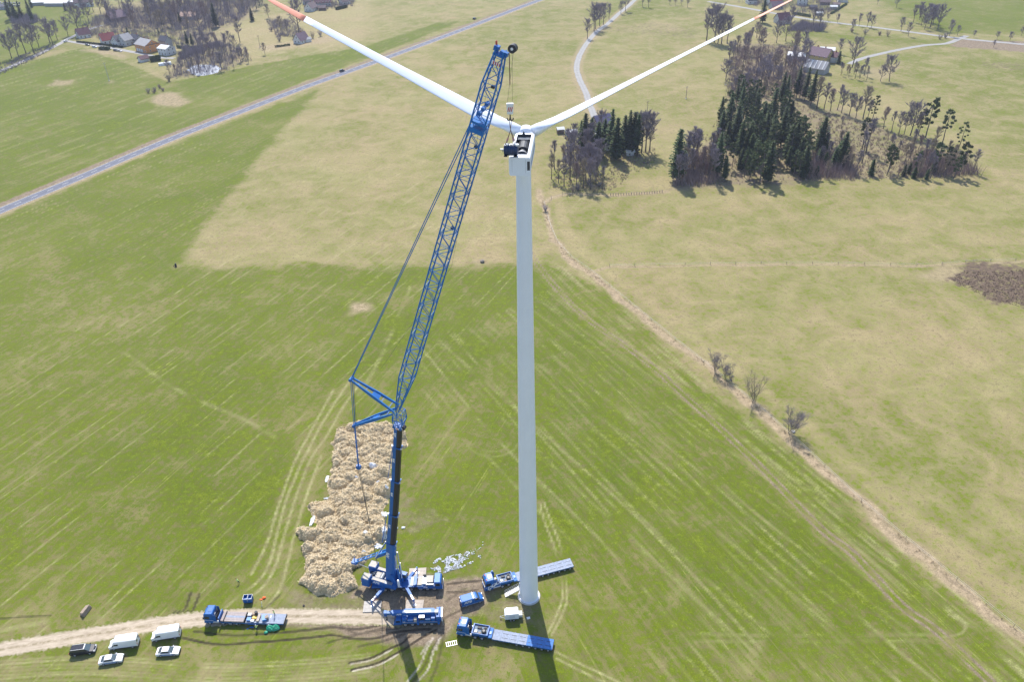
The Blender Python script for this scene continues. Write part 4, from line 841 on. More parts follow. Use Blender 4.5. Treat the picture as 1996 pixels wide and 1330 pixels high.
# ---- saloon cars
def saloon(label, pr, pf, side_blue=True):
    t, L = vehicle('saloon_car', label, 'car', pr, pf, 0.93, 'white saloon cars parked on the grass'); k = L / 4.85 if False else 1.0
    body = MB().profile([(-2.38, .32), (-2.44, .62), (-2.38, .92), (-2.2, 1.0), (-1.55, 1.04), (0.95, 1.0), (1.3, .98), (2.0, .86), (2.34, .68), (2.42, .45), (2.36, .28)], 1.86, 0.09).build('body', WHITE, t, bevel=.02)
    quad([(-1.9, -.72, 1.02), (-1.12, -.58, 1.40), (-1.12, .58, 1.40), (-1.9, .72, 1.02)], 'rear_window', GLASS, t)
    quad([(1.12, -.76, 1.0), (.30, -.60, 1.42), (.30, .60, 1.42), (1.12, .76, 1.0)], 'windscreen', GLASSL, t)
    m = MB(); m.hexa([(-1.72, -.78, 1.0), (1.05, -.80, 1.0), (1.05, .80, 1.0), (-1.72, .78, 1.0), (-1.1, -.62, 1.40), (.30, -.62, 1.40), (.30, .62, 1.40), (-1.1, .62, 1.40)]); m.build('cabin', WHITE, t)
    MB().loft([[(x, y, z) for x, y in ((-1.12, -.5), (-1.05, -.63), (.22, -.63), (.32, -.5), (.32, .5), (.22, .63), (-1.05, .63), (-1.12, .5))] for z in (1.40, 1.455)]).build('roof', WHITE, t)
    for s in (-1, 1):
        quad([(-1.35, s * .795, 1.05), (.72, s * .805, 1.05), (.18, s * .655, 1.36), (-.95, s * .655, 1.36)], 'side_window', GLASS, t, .03)
        if side_blue: MB().bb(-1.5, 1.5, s * .935 - .006, s * .935 + .006, .45, .72).build('blue_side_stripe', mat('blue_car_stripe', (.02, .12, .42), .4), t)
        MB().box((.92, s * 1.0, 1.02), (.18, .16, .12)).build('door_mirror', WHITE, t)
        MB().box((2.3, s * .66, .70), (.22, .36, .12)).build('headlight', GALV, t); MB().box((-2.41, s * .68, .80), (.08, .36, .13)).build('tail_light', RED, t)
        MB().bb(-1.5, 1.5, s * .90 - .02, s * .90 + .02, .24, .36).build('sill', DARK, t)
    MB().bb(2.38, 2.45, -.5, .5, .42, .62).build('grille', DARK, t); MB().bb(2.3, 2.44, -.85, .85, .25, .38).build('bumper', DARK, t)
    four_wheels(t, (1.45, -1.4), .83, .34, .24)
    return t
saloon('white saloon car with blue side stripe parked closest to the black minivan', (193.5, 1300.5), (239, 1293.5))
saloon('white saloon car parked between the rutted grass and a white panel van', (304, 1283), (349.5, 1280))
# ---- black minivan
t, L = vehicle('minivan', 'black minivan with silver roof rails parked beside the dirt track', 'minivan', (135.5, 1283), (187, 1276), 0.97)
MB().profile([(-2.5, .35), (-2.56, .8), (-2.5, 1.1), (1.35, 1.1), (2.3, .98), (2.58, .7), (2.5, .3)], 1.94, .1).build('body', BLACKCAR, t, bevel=.02)
MB().hexa([(-2.48, -.88, 1.08), (1.5, -.88, 1.08), (1.5, .88, 1.08), (-2.48, .88, 1.08), (-2.2, -.72, 1.72), (.62, -.72, 1.72), (.62, .72, 1.72), (-2.2, .72, 1.72)]).build('cabin', BLACKCAR, t, bevel=.03)
quad([(1.56, -.84, 1.1), (.68, -.70, 1.70), (.68, .70, 1.70), (1.56, .84, 1.1)], 'windscreen', GLASSL, t, .03)
MB().bb(-2.1, .4, -.62, .62, 1.725, 1.76).build('roof_panel', BLACKCAR, t); MB().bb(.42, .66, -.66, .66, 1.72, 1.77).build('roof_leading_edge', GALV, t)
for s in (-1, 1):
    MB().bb(-2.1, .5, s * .69 - .03, s * .69 + .03, 1.76, 1.83).build('roof_rail', GALV, t)
    quad([(-2.2, s * .885, 1.15), (1.1, s * .885, 1.15), (.5, s * .765, 1.62), (-2.05, s * .765, 1.62)], 'side_window', GLASS, t, .03)
    MB().box((1.3, s * 1.05, 1.15), (.2, .2, .16)).build('door_mirror', BLACKCAR, t); MB().box((2.42, s * .68, .82), (.24, .4, .14)).build('headlight', GALV, t); MB().box((-2.55, s * .8, 1.0), (.06, .22, .3)).build('tail_light', RED, t)
MB().bb(2.52, 2.62, -.75, .75, .58, .70).build('chrome_grille', GALV, t); MB().bb(2.5, 2.6, -.9, .9, .3, .45).build('bumper', DARK, t)
quad([(-2.52, -.8, 1.2), (-2.3, -.66, 1.66), (-2.3, .66, 1.66), (-2.52, .8, 1.2)], 'rear_window', GLASS, t, .03)
four_wheels(t, (1.55, -1.5), .86, .36, .25)
# ---- panel vans
def panel_van(label, pr, pf, mt, L=6.0, Hh=2.6, W_=2.0, group=None, bar=False, rear_boxes=False, text=False, roofmt=None):
    t, _ = vehicle('panel_van', label, 'van', pr, pf, W_ / 2, group); b = L / 2
    MB().profile([(-b, .42), (-b, Hh - .25), (-b + .12, Hh - .06), (-b + .5, Hh), (b - 1.75, Hh), (b - 1.4, Hh - .12), (b - .92, 1.45), (b - .25, 1.2), (b - .03, .95), (b, .5), (b - .1, .35)], W_, .14).build('body', mt, t, bevel=.02)
    x0, z0, x1, z1 = b - 1.36, Hh - .18, b - .93, 1.48; nx, nz = (z0 - z1), (x1 - x0); q = .03 / math.hypot(nx, nz)
    quad([(x1 + nx * q, -W_ * .42, z1 + nz * q), (x1 + nx * q, W_ * .42, z1 + nz * q), (x0 + nx * q, W_ * .38, z0 + nz * q), (x0 + nx * q, -W_ * .38, z0 + nz * q)], 'windscreen', GLASSL, t, .03)
    MB().bb(-b + .3, b - 1.85, -W_ / 2 + .22, W_ / 2 - .22, Hh, Hh + .015).build('roof_skin', roofmt or mt, t)
    for s in (-1, 1):
        quad([(b - 2.15, s * (W_ / 2 + .005), 1.42), (b - 1.12, s * (W_ / 2 + .005), 1.42), (b - 1.45, s * (W_ / 2 - .02), 2.02), (b - 2.15, s * (W_ / 2 - .02), 2.02)], 'door_window', GLASS, t, .03)
        MB().box((b - 1.05, s * (W_ / 2 + .16), 1.6), (.12, .22, .34)).build('door_mirror', DARK, t)
        MB().box((b - .12, s * W_ * .36, .98), (.2, .34, .24)).build('headlight', GALV, t); MB().box((-b - .01, s * W_ * .45, 1.2), (.05, .12, .5)).build('tail_light', RED, t)
        MB().bb(-b + .2, b - .3, s * W_ / 2 - .02, s * W_ / 2 + .012, .42, .58).build('rub_strip', DARK if mt is not BLUE else mat('pale_blue_trim', (.28, .36, .52), .5), t)
        MB().bb(b - 2.24, b - 2.22, s * W_ / 2 - .005, s * W_ / 2 + .005, .6, Hh - .4).build('door_seam', GREYM, t)
    MB().bb(b - .06, b + .05, -W_ * .45, W_ * .45, .35, .6).build('bumper', DARK, t); MB().bb(-b - .08, -b + .05, -W_ * .45, W_ * .45, .38, .58).build('rear_step', DARK, t)
    for s in (-.5, .5): MB().bb(-b - .015, -b + .01, s * W_ * .5 - .28, s * W_ * .5 + .28, 1.5, 2.05).build('rear_door_window', GLASS, t)
    if bar: MB().bb(b - 2.45, b - 2.25, -W_ / 2 + .1, W_ / 2 - .1, Hh + .02, Hh + .12).build('light_bar', GALV, t)
    four_wheels(t, (b - 1.0, -b + 1.15), W_ / 2 - .12, .36, .24)
    if text:
        # camera-side flank of a van that faces right is its right side (-y)
        lettering('APB', t, (-1.1, -W_ / 2 - .02, 1.5), (math.pi / 2, 0, 0), 1.0)
    return t
panel_van('white panel van parked beside the black minivan', (270.5, 1263), (213, 1271), WHITE, group='white panel vans beside the dirt track')
panel_van('white panel van parked behind the saloon car and beside the rutted track', (353.5, 1245), (295, 1254.5), WHITE, group='white panel vans beside the dirt track')
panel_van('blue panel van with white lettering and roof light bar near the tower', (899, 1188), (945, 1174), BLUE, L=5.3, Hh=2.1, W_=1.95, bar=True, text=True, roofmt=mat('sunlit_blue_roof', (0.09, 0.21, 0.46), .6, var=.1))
# ---- articulated heavy haulage: tractors and low-loader trailers
def tractor(label, pos, h, tiles=False, boxy=False):
    """tractor unit; origin under the fifth wheel, cab towards +x"""
    t = thing('truck_tractor', label, 'truck', pos, h)
    MB().bb(-1.6, 4.6, -.45, .45, .75, 1.05).build('chassis', DARK, t)
    cab = MB().profile([(2.6, .95), (2.6, 3.45), (2.75, 3.65), (4.2, 3.6), (4.62, 3.3), (4.82, 2.3), (4.86, .75), (4.7, .45), (3.0, .45)], 2.5, .1).build('cab', BLUE, t, bevel=.02)
    quad([(4.86, -1.12, 1.95), (4.86, 1.12, 1.95), (4.70, 1.08, 2.95), (4.70, -1.08, 2.95)], 'windscreen', GLASS, cab, .04)
    MB().bb(4.83, 4.92, -1.15, 1.15, 1.72, 1.84).build('front_trim', GALV, cab); MB().bb(4.8, 4.95, -1.2, 1.2, .42, .9).build('bumper', BLUE2, cab)
    for s in (-1, 1):
        quad([(3.5, s * 1.262, 1.95), (4.62, s * 1.262, 1.95), (4.5, s * 1.255, 2.75), (3.5, s * 1.255, 2.75)], 'door_window', GLASS, cab, .03)
        MB().bb(2.7, 4.75, s * 1.255 - .012, s * 1.255 + .012, 1.42, 1.50).build('white_line', TEXTW, cab)
        MB().box((4.75, s * 1.42, 2.4), (.12, .18, .6)).build('mirror', DARK, cab)
        MB().box((4.84, s * .85, .98), (.1, .4, .2)).build('headlight', GALV, cab)
        MB().tube((1.6, s * 1.0, .9), (2.9, s * 1.0, .9), .33, n=12).build('fuel_tank', GALV, t)
        quad([(2.58, s * 1.2, 1.0), (2.0, s * 1.22, 1.0), (2.0, s * 1.22, 3.2), (2.58, s * 1.2, 3.4)], 'side_deflector', BLUE, t, .04)
    MB().bb(2.95, 3.75, -.5, .5, 3.645, 3.68).build('roof_hatch', WHITE if not boxy else BLUE2, cab)
    for y in (-.7, .7): MB().box((4.35, y, 3.62), (.14, .3, .1)).build('beacon', ORANGE if not boxy else DARK, cab)
    for y in (-.6, -.2, .25, .6): MB().tube((2.35, y, 1.2), (2.35, y, 3.0), .07, n=6).build('air_pipe', GALV if y > 0 else DARK, t)
    MB().bb(2.1, 2.5, -.9, .9, 1.05, 2.2).build('air_filter', DARK, t)
    MB().tube((0, 0, 1.1), (0, 0, 1.25), .55, n=16).build('fifth_wheel', DARK, t)
    MB().bb(-1.7, -1.5, -1.15, 1.15, .6, .9).build('rear_bar', DARK, t)
    for x in (3.75, .75, -.75):
        for s in (-1, 1):
            wheel(t, x, s * 1.05, .52, .36, RIMW, s)
            if x < 3: MB().bb(x - .62, x + .62, s * 1.05 - .24, s * 1.05 + .24, 1.08, 1.13).build('mudguard', BLUE2, t)
    return t
def trailer(label, pos, h, L, deck=DECKB, slots=True, worn_tail=0.0, n_ax=6, gooseneck=True, plates=True):
    """low-loader semitrailer; origin at the kingpin, extends to -x by L"""
    t = thing('low_loader_trailer', label, 'trailer', pos, h, None)
    if gooseneck:
        g = MB(); g.bb(-2.0, 1.5, -1.2, 1.2, 1.28, 1.62); g.build('gooseneck', BLUE2, t)
        for a, b, c, d in ((1.30, 1.55, -1.27, 1.27), (-2.05, -1.85, -1.27, 1.27)): MB().bb(a, b, c, d, 1.62, 2.0).build('rim_wall', BLUE, t)
        for s in (-1, 1): MB().bb(-1.85, 1.3, s * 1.2 - .06, s * 1.2 + .06, 1.62, 1.98).build('rim_wall', BLUE, t)
        MB().bb(-1.8, 1.25, -1.1, 1.1, 1.625, 1.66).build('neck_floor', mat('grimy_blue_floor', (.10, .16, .24), .6, var=.35, scale=3), t)
        m = MB(); n = 18; m.loft([[(-1.0 + r * math.cos(2 * math.pi * i / n), .25 + r * math.sin(2 * math.pi * i / n), z) for i in range(n)] for z, r in ((1.67, .45), (1.75, .53), (2.0, .53), (2.06, .42))]); sp = m.build('spare_tyre', RUBBER, t); MB().tube((-1.0, .25, 2.03), (-1.0, .25, 2.085), .27, n=12).build('rim', DUSTYRIM, sp)
        for x, y, sx, sy, z, mt in ((.1, -.5, .9, .5, .25, DARK), (.7, .5, .6, .7, .2, GREYM), (-.2, .75, .5, .4, .15, WOOD), (-1.2, -.7, .6, .4, .2, DARK)): MB().box((x, y, 1.66 + z / 2), (sx, sy, z)).build('stowed_gear', mt, t)
        MB().bb(-2.9, -2.06, -1.25, 1.25, 1.05, 1.45).build('neck_step', DECKB2, t); MB().bb(-2.7, -2.25, -.2, .5, 1.45, 1.6).build('winch_box', mat('bright_blue_box', (.03, .2, .55), .4), t)
    x0 = -2.95 if gooseneck else 1.0
    MB().bb(-L, x0, -1.30, 1.30, .80, 1.04).build('deck_frame', BLUE2, t)
    n = 7; dx = (x0 + L) / n
    for i in range(n):
        a = -L + i * dx; mt = DECKB2 if (i < worn_tail * n) else deck
        for s in (-1, 0, 1): MB().bb(a + .015, a + dx - .015, (-1.27, -.52, .54)[s + 1], (-.54, .52, 1.27)[s + 1], 1.045, 1.075 + .004 * ((i + s) % 2)).build('deck_plate', mt, t)
    if slots:
        for i in range(n - 1):
            for s in (-.53, .53): MB().bb(-L + i * dx + .4, -L + (i + .85) * dx, s - .05, s + .05, 1.06, 1.092).build('deck_slot', DARK, t)
    for i in range(int((x0 + L) / 1.0)):
        for s in (-1, 1): MB().bb(-L + .4 + i, -L + .52 + i, s * 1.31 - .03, s * 1.31 + .03, .82, 1.1).build('stake_pocket', mat('grey_blue_pocket', (.12, .18, .3), .5), t)
    xs = [-L + .9 + i * 1.36 for i in range(n_ax)]
    for x in xs:
        for s in (-1, 1): wheel(t, x, s * 1.06, .40, .3, RIMW, s)
    MB().bb(-L - .06, -L, -1.25, 1.25, .55, 1.0).build('tail_bar', DARK, t)
    for s in (-1, 1): MB().bb(-L - .08, -L - .02, s * 1.0 - .2, s * 1.0 + .2, .7, .85).build('tail_light', RED, t)
    return t
def rig(pr, pf, hw=1.3):
    c, h, L = edge_pose(pr, pf, hw); d = Vector((math.cos(h), math.sin(h), 0)); return c + d * L / 2, h, L
# front rig (right foreground): nose at pf
nose, h, L = rig((1076, 1274), (890, 1241)); d = Vector((math.cos(h), math.sin(h), 0)); kp = nose - d * 4.9
tractor('blue truck tractor with white roof hatch beside the white box trailer', kp, h)
trailer('empty blue grey low loader trailer crossed by the turbine tower shadow', kp, h, L - 4.9, worn_tail=.38)
# rig behind the tower, tractor turned
nose2, h2, L2 = rig((1118.5, 1111), (946, 1157)); d2 = Vector((math.cos(h2), math.sin(h2), 0)); kp2 = nose2 - d2 * 4.9
tr = tractor('blue truck tractor with big lettering tiles standing behind the steel stairs', kp2, h2)
trailer('low loader trailer standing partly hidden behind the turbine tower', kp2, h2, L2 - 4.9)
for i, chh in enumerate('APB'):
    # the flank towards the camera is this truck's left side (+y); reading direction is towards the rear
    x = 3.75 - i * .95; z = 1.35 + i * .5
    MB().hexa([*[(x + a * 1.25, y_, z + b * 1.25) for y_ in (1.285, 1.30) for a, b in ((.42, -.55), (-.26, -.36), (-.42, .5), (.26, .32))]]).build('lettering_tile', TEXTW, tr)
    o = lettering(chh, tr, (x, 1.315, z), (math.pi / 2, -rad(22), math.pi), .95, TEXTB)
MB().bb(1.4, 2.55, 1.2, 1.26, .9, 3.0).build('side_panel', BLUE, tr); MB().bb(1.2, 1.6, .9, 1.2, .7, 1.6).build('white_tank', WHITE, tr)
MB().bb(2.3, 2.7, -1.24, -1.0, 2.4, 3.9).build('exhaust_fairing', BLUE, tr)
# loaded rig on the dirt track, facing left
nose3, h3, L3 = rig((554, 1223.5), (400, 1219)); d3 = Vector((math.cos(h3), math.sin(h3), 0)); kp3 = nose3 - d3 * 4.9
tractor('blue truck tractor on the dirt track coupled to the loaded flatbed', kp3, h3, boxy=True)
t3 = thing('flatbed_trailer', 'flatbed trailer on the dirt track loaded with steel gear and timber', 'trailer', kp3, h3); LT_ = L3 - 4.9
def f3(x0, x1, y0, y1, z0, z1, name, mt): return MB().bb(x0, x1, y0, y1, z0, z1).build(name, mt, t3)
f3(-LT_, 1.5, -1.1, 1.1, .80, 1.0, 'frame', DARK); f3(1.35, 1.55, -1.25, 1.25, 1.0, 2.35, 'headboard', BLUE)
for i in range(4): f3(-LT_ + i * (LT_ - 4.4) / 4 + .01, -LT_ + (i + 1) * (LT_ - 4.4) / 4 - .01, -1.28, 1.28, 1.0, 1.1 + .004 * (i % 2), 'deck_plate', DECKB)
f3(.55, 1.2, -1.2, 1.2, 1.02, 1.5, 'front_step', DECKG)
for i in range(5):
    f3(-4.0 , .4, -1.25 + i * .5 + .01, -1.25 + (i + 1) * .5 - .01, 1.02, 1.42, 'neck_plank', DECKB if i == 2 else DECKG)
f3(-4.15, -4.05, -1.25, 1.25, 1.02, 1.6, 'cross_bar', DARK); f3(.42, .54, -1.25, 1.25, 1.02, 1.7, 'cross_bar', DARK)
for s in (-1, 1):
    f3(-LT_, 1.2, s * 1.3 - .03, s * 1.3 + .03, .78, 1.02, 'side_rail', BLUE2)
    for x in (-1.0, -2.3, -LT_ + 1.2, -LT_ + 2.5, -LT_ + 3.8): wheel(t3, x, s * 1.05, .42, .32, RIMW, s)
f3(-LT_ - .1, -LT_ - .02, -1.28, 1.28, .6, 1.25, 'tail_board', DARK); f3(-7.2, -4.9, 1.26, 1.36, .55, 1.0, 'tool_locker', BLUE)
def on3(x, y, z=1.105): return Vector((kp3.x + d3.x * x - d3.y * y, kp3.y + d3.y * x + d3.x * y, z))
# loose load on that trailer, each piece its own thing
def crate(x, y, sx, sy, sz, mt, label, name='crate', cat='crate', a=0.0):
    q = on3(x, y); o = thing(name, label, cat, q, h3 + a, None)
    MB().bb(-sx / 2, sx / 2, -sy / 2, sy / 2, .1, sz).build('case', mt, o); MB().bb(-sx / 2 - .02, sx / 2 + .02, -sy / 2 - .02, sy / 2 + .02, sz, sz + .04).build('lid', mt, o)
    for s in (-1, 1): MB().bb(s * sx * .35 - .05, s * sx * .35 + .05, -sy / 2, sy / 2, 0, .1).build('runner', WOOD, o)
    return o
crate(-4.85, -.6, .8, .7, .45, GREYM, 'grey metal crate on the flatbed next to the cross bar'); crate(-5.0, .5, .9, .8, .35, mat('bright_blue_box', (.03, .2, .55), .4), 'bright blue box lying on the loaded flatbed', 'box', 'box')
crate(-5.9, .85, .7, .5, .3, WHITE, 'small white case on the near edge of the flatbed', 'case', 'case'); crate(-6.3, -.8, .5, .5, 1.1, DARK, 'tall black canister standing on the flatbed', 'canister', 'canister')
crate(-6.2, .1, .9, .6, .4, YELLOW, 'yellow crate amid timber on the flatbed'); crate(-5.6, -.85, 1.0, .5, .4, WOOD, 'brown wooden crate at the far edge of the flatbed', a=.2)
crate(-7.05, .1, .55, 1.8, .35, MATW, 'long pale timber packing across the flatbed', 'timber_pack', 'timber'); crate(-8.4, .2, .9, 1.3, .55, mat('bright_blue_box', (.03, .2, .55), .4), 'larger blue winch crate on the flatbed tail', a=.3)
crate(-8.9, .05, .7, .7, .7, WOOD, 'brown wooden drum case beside the blue winch crate', 'drum_case', 'case', .5)
for i, (x, y, a, mt) in enumerate(((-5.3, .1, .3, WOOD), (-5.7, .5, -.4, RED), (-6.0, -.3, .9, MATW), (-6.6, .6, .2, WOOD), (-6.7, -.5, -.2, SLING))):
    q = on3(x, y); o = MB().box((0, 0, .08), (1.3, .16, .16)).build('timber_beam', mt, None); o.location = q; o.rotation_euler = (0, 0, h3 + a)
    tag(o, ('short brown timber beam lying beside the bright blue box', 'red painted beam lying on the flatbed load', 'pale timber beam near the black canister', 'brown timber beam at the near side of the yellow crate', 'dark brown beam against the pale timber packing')[i], 'beam')
q = on3(-9.6, .4); o = thing('white_ramp', 'white ramp board leaning from the flatbed tail onto the green tarpaulin', 'ramp', q, h3); MB().hexa([(-.12, -1.2, .02), (.12, -1.2, .02), (.12, 1.5, -.35), (-.12, 1.5, -.35), (-.12, -1.2, .08), (.12, -1.2, .08), (.12, 1.5, -.29), (-.12, 1.5, -.29)]).build('board', WHITE, o)
# ---- box trailer by the tower
t, L = vehicle('box_trailer', 'small white box trailer with drawbar standing before the tower', 'trailer', (1013, 1210.5), (984, 1213), .95)
MB().profile([(-1.5, .55), (-1.5, 2.15), (-1.35, 2.3), (1.2, 2.3), (1.6, 1.95), (1.62, .55)], 1.9, .08).build('box_body', WHITE, t, bevel=.02)
for s in (-1, 1):
    for x in (-.35, .35): wheel(t, x, s * .98, .30, .2, RIMW, s)
    MB().tube((1.6, s * .45, .5), (2.7, 0, .5), .05).build('drawbar', GALV, t)
MB().tube((2.55, 0, .1), (2.55, 0, .8), .05).build('jockey_wheel', GALV, t); MB().bb(-2.3, -1.52, -.55, .65, .6, 1.4).build('rear_cabinet', mat('grey_cabinet', (.45, .46, .47), .5), t)
for s in (-.3, .3): MB().tube((-2.3, s, .9), (-2.65, s, .9), .04).build('hose_connector', GALV, t)
MB().bb(-.6, .6, .955, .975, .9, 1.9).build('side_hatch', mat('off_white_panel', (.62, .63, .66), .5), t); MB().bb(-1.5, 1.6, -.8, .8, .42, .55).build('frame', DARK, t)
p = G(1030, 1206); o = MB().box((0, 0, .04), (.75, .55, .06)).build('white_board', WHITE, None); o.location = (p.x, p.y, 0); o.rotation_euler = (0, 0, .3); tag(o, 'small white board lying on the grass beside the box trailer', 'board')
# ---- second mobile crane with its boom stowed, facing left
t, L = vehicle('mobile_crane', 'blue four axle mobile crane with stowed boom in front of the lattice crane', 'crane', (861, 1221), (768, 1224), 1.38)
def q4(x0, x1, y0, y1, z0, z1, name, mt, par=None): return MB().bb(x0, x1, y0, y1, z0, z1).build(name, mt, par or t)
q4(-5.1, 4.2, -1.0, 1.0, .75, 1.3, 'chassis', DARK); q4(-5.1, 3.6, -1.36, 1.36, 1.3, 1.5, 'deck', BLUE)
for s in (-1, 1):
    q4(-4.6, 3.4, s * 1.34 - .05, s * 1.34 + .05, 1.05, 1.32, 'side_skirt', BLUE2); q4(-4.4, 3.2, s * 1.38 - .02, s * 1.38 + .02, 1.46, 1.54, 'step_rail', GALV)
    for x in (2.7, 1.1, -1.5, -3.1): wheel(t, x, s * 1.12, .62, .42, DUSTYRIM, s)
    q4(-.35, .1, s * 1.2 - .25, s * 1.2 + .25, .6, 1.9, 'outrigger_box', BLUE); q4(-4.9, -4.45, s * 1.2 - .25, s * 1.2 + .25, .6, 1.9, 'outrigger_box', BLUE)
cab2 = MB().profile([(3.5, .6), (3.5, 2.1), (3.65, 2.25), (4.7, 2.15), (5.05, 1.5), (5.15, .6)], 2.6, .1).build('carrier_cab', BLUE, t)
quad([(4.74, -1.1, 2.1), (5.07, -1.1, 1.52), (5.07, 1.1, 1.52), (4.74, 1.1, 2.1)], 'windscreen', GLASS, cab2, .05)
for s in (-1, 1): MB().bb(3.8, 4.7, s * 1.305 - .01, s * 1.305 + .01, 1.45, 2.0).build('side_window', GLASS, cab2)
MB().bb(5.1, 5.3, -1.3, 1.3, .45, .85).build('bumper', BLUE2, cab2)
q4(-3.4, 2.2, -.9, .9, 1.5, 2.1, 'upper_frame', BLUE)
for x0, x1, y0, y1, z1, mt in ((2.3, 3.3, .3, 1.3, 2.5, BLUE), (.9, 2.1, .5, 1.32, 2.2, BLUE), (.1, .7, .7, 1.32, 2.35, GREYL), (-1.6, -.5, .55, 1.3, 2.9, BLUE), (-2.9, -1.8, .5, 1.32, 2.3, BLUE2), (-3.9, -3.1, -.9, 1.3, 2.6, BLUE)): q4(x0, x1, y0, y1, 1.5, z1, 'machine_box', mt)
q4(-1.65, -.45, .5, 1.33, 2.9, 2.95, 'cab_roof', WHITE); q4(-1.6, -.5, 1.28, 1.315, 2.0, 2.75, 'cab_glass', GLASS)
bo = q4(-4.0, 5.6, -.62, .32, 2.55, 3.35, 'boom_base', BLUE); MB().bb(5.5, 7.0, -.5, .2, 2.62, 3.28).build('boom_tip', BLUE2, bo); MB().bb(6.7, 7.3, -.55, .25, 2.3, 3.4).build('boom_head', BLUE, bo)
MB().bb(-3.0, 3.2, -.28, .28, 3.352, 3.40).build('white_top_strip', TEXTW, bo); MB().tube((-3.6, -.95, 2.9), (2.8, -.95, 2.9), .2, n=4).build('folded_jib', BLUEL, bo)  # white strip is sun glare painted along the boom top
for k in range(9): MB().tube((-3.4 + k * .7, -.95, 2.7), (-3.0 + k * .7, -.75, 3.2), .05, n=4).build('jib_brace', BLUEL, bo)
for k in range(4): MB().tube((6.9, -.4 + k * .2, 2.3), (6.9, -.4 + k * .2, 1.2), .03, n=4).build('hook_rope', ROPE, bo)
MB().box((6.9, -.1, 1.0), (.35, .5, .6)).build('hook', DARK, bo)
lettering('APB', t, (4.0, .34, 2.95), (math.pi / 2, 0, math.pi), .62); lettering('APB', t, (2.9, 1.43, 1.75), (math.pi / 2, 0, math.pi), .3)
q4(-5.3, -4.2, -1.35, 1.2, 1.6, 2.9, 'counterweight', BLUE); q4(-5.55, -5.32, -1.3, 1.2, 1.3, 2.9, 'tail_plate', WHITE)
for k in range(4): q4(-5.57, -5.5, -1.2 + k * .62, -.95 + k * .62, 1.4, 2.8, 'red_stripe', RED)
for s in (-1, 1): MB().tube((-4.9, s * .8, 2.95), (-4.9, s * .8, 3.8), .05).build('rail_post', BLUE, t)
MB().tube((-4.9, -.8, 3.8), (-4.9, .8, 3.8), .05).build('hand_rail', BLUE, t); q4(-4.6, -3.9, -.3, .4, 2.9, 3.4, 'winch_housing', GREYM)
MB().tube((-5.6, 1.32, .1), (-5.6, 1.32, 1.9), .03, n=5).build('marker_pole', WHITE, t)
# ---- cars on the main road and in the village
def far_car(label, px, py, along, mt, kind='estate', group=None):
    p = G(px, py); q = G(*along); t = thing('passing_car' if kind == 'suv' else 'parked_car', label, 'car', p, math.atan2(q.y - p.y, q.x - p.x), group); hh = 1.75 if kind == 'suv' else 1.45
    MB().profile([(-2.2, .35), (-2.25, .9), (1.2, .95), (2.1, .8), (2.25, .35)], 1.8, .08).build('body', mt, t)
    MB().hexa([(-2.1, -.8, .9), (1.1, -.8, .9), (1.1, .8, .9), (-2.1, .8, .9), (-1.8, -.65, hh - .04), (.4, -.65, hh - .04), (.4, .65, hh - .04), (-1.8, .65, hh - .04)]).build('windows', GLASS, t)
    MB().bb(-1.82, .42, -.66, .66, hh - .04, hh + .03).build('roof', mt, t)
    for x in (1.35, -1.35):
        for s in (-1, 1): wheel(t, x, s * .82, .33, .2, RIMW, s)
    return t
DARKCAR = mat('dark_grey_car_paint', (.03, .032, .038), .25, coat=.4); SILVER = mat('silver_car_paint', (.5, .5, .52), .3, metal=.4)
far_car('dark car driving on the main road above the green field', 667, 139, (690, 131), DARKCAR, 'suv'); far_car('small dark car far along the main road towards the horizon', 925, 37, (950, 28), DARKCAR, 'suv')
far_car('pale car at the village lane junction', 128, 81, (150, 70), WHITE); far_car('dark car parked by the hedge on the village street', 226, 99, (245, 101), DARKCAR); far_car('silver car parked beside the dark car on the village street', 234, 100, (250, 103), SILVER); far_car('white car parked between the street and the green field', 185, 92, (200, 93), WHITE); far_car('dark van like car parked near the hedge end', 171, 88, (185, 91), DARKCAR)
rr = random.Random(8)
for i in range(16):
    far_car('small car in the packed rows of the far village car park', 2 + (i % 8) * 5.2 + rr.uniform(-1, 1), 11 - (i // 8) * 5 + rr.uniform(-.6, .6), (2 + (i % 8) * 5.2 + 3, 0), (WHITE, SILVER, WHITE, DARKCAR)[i % 4], group='cars in the far village car park')
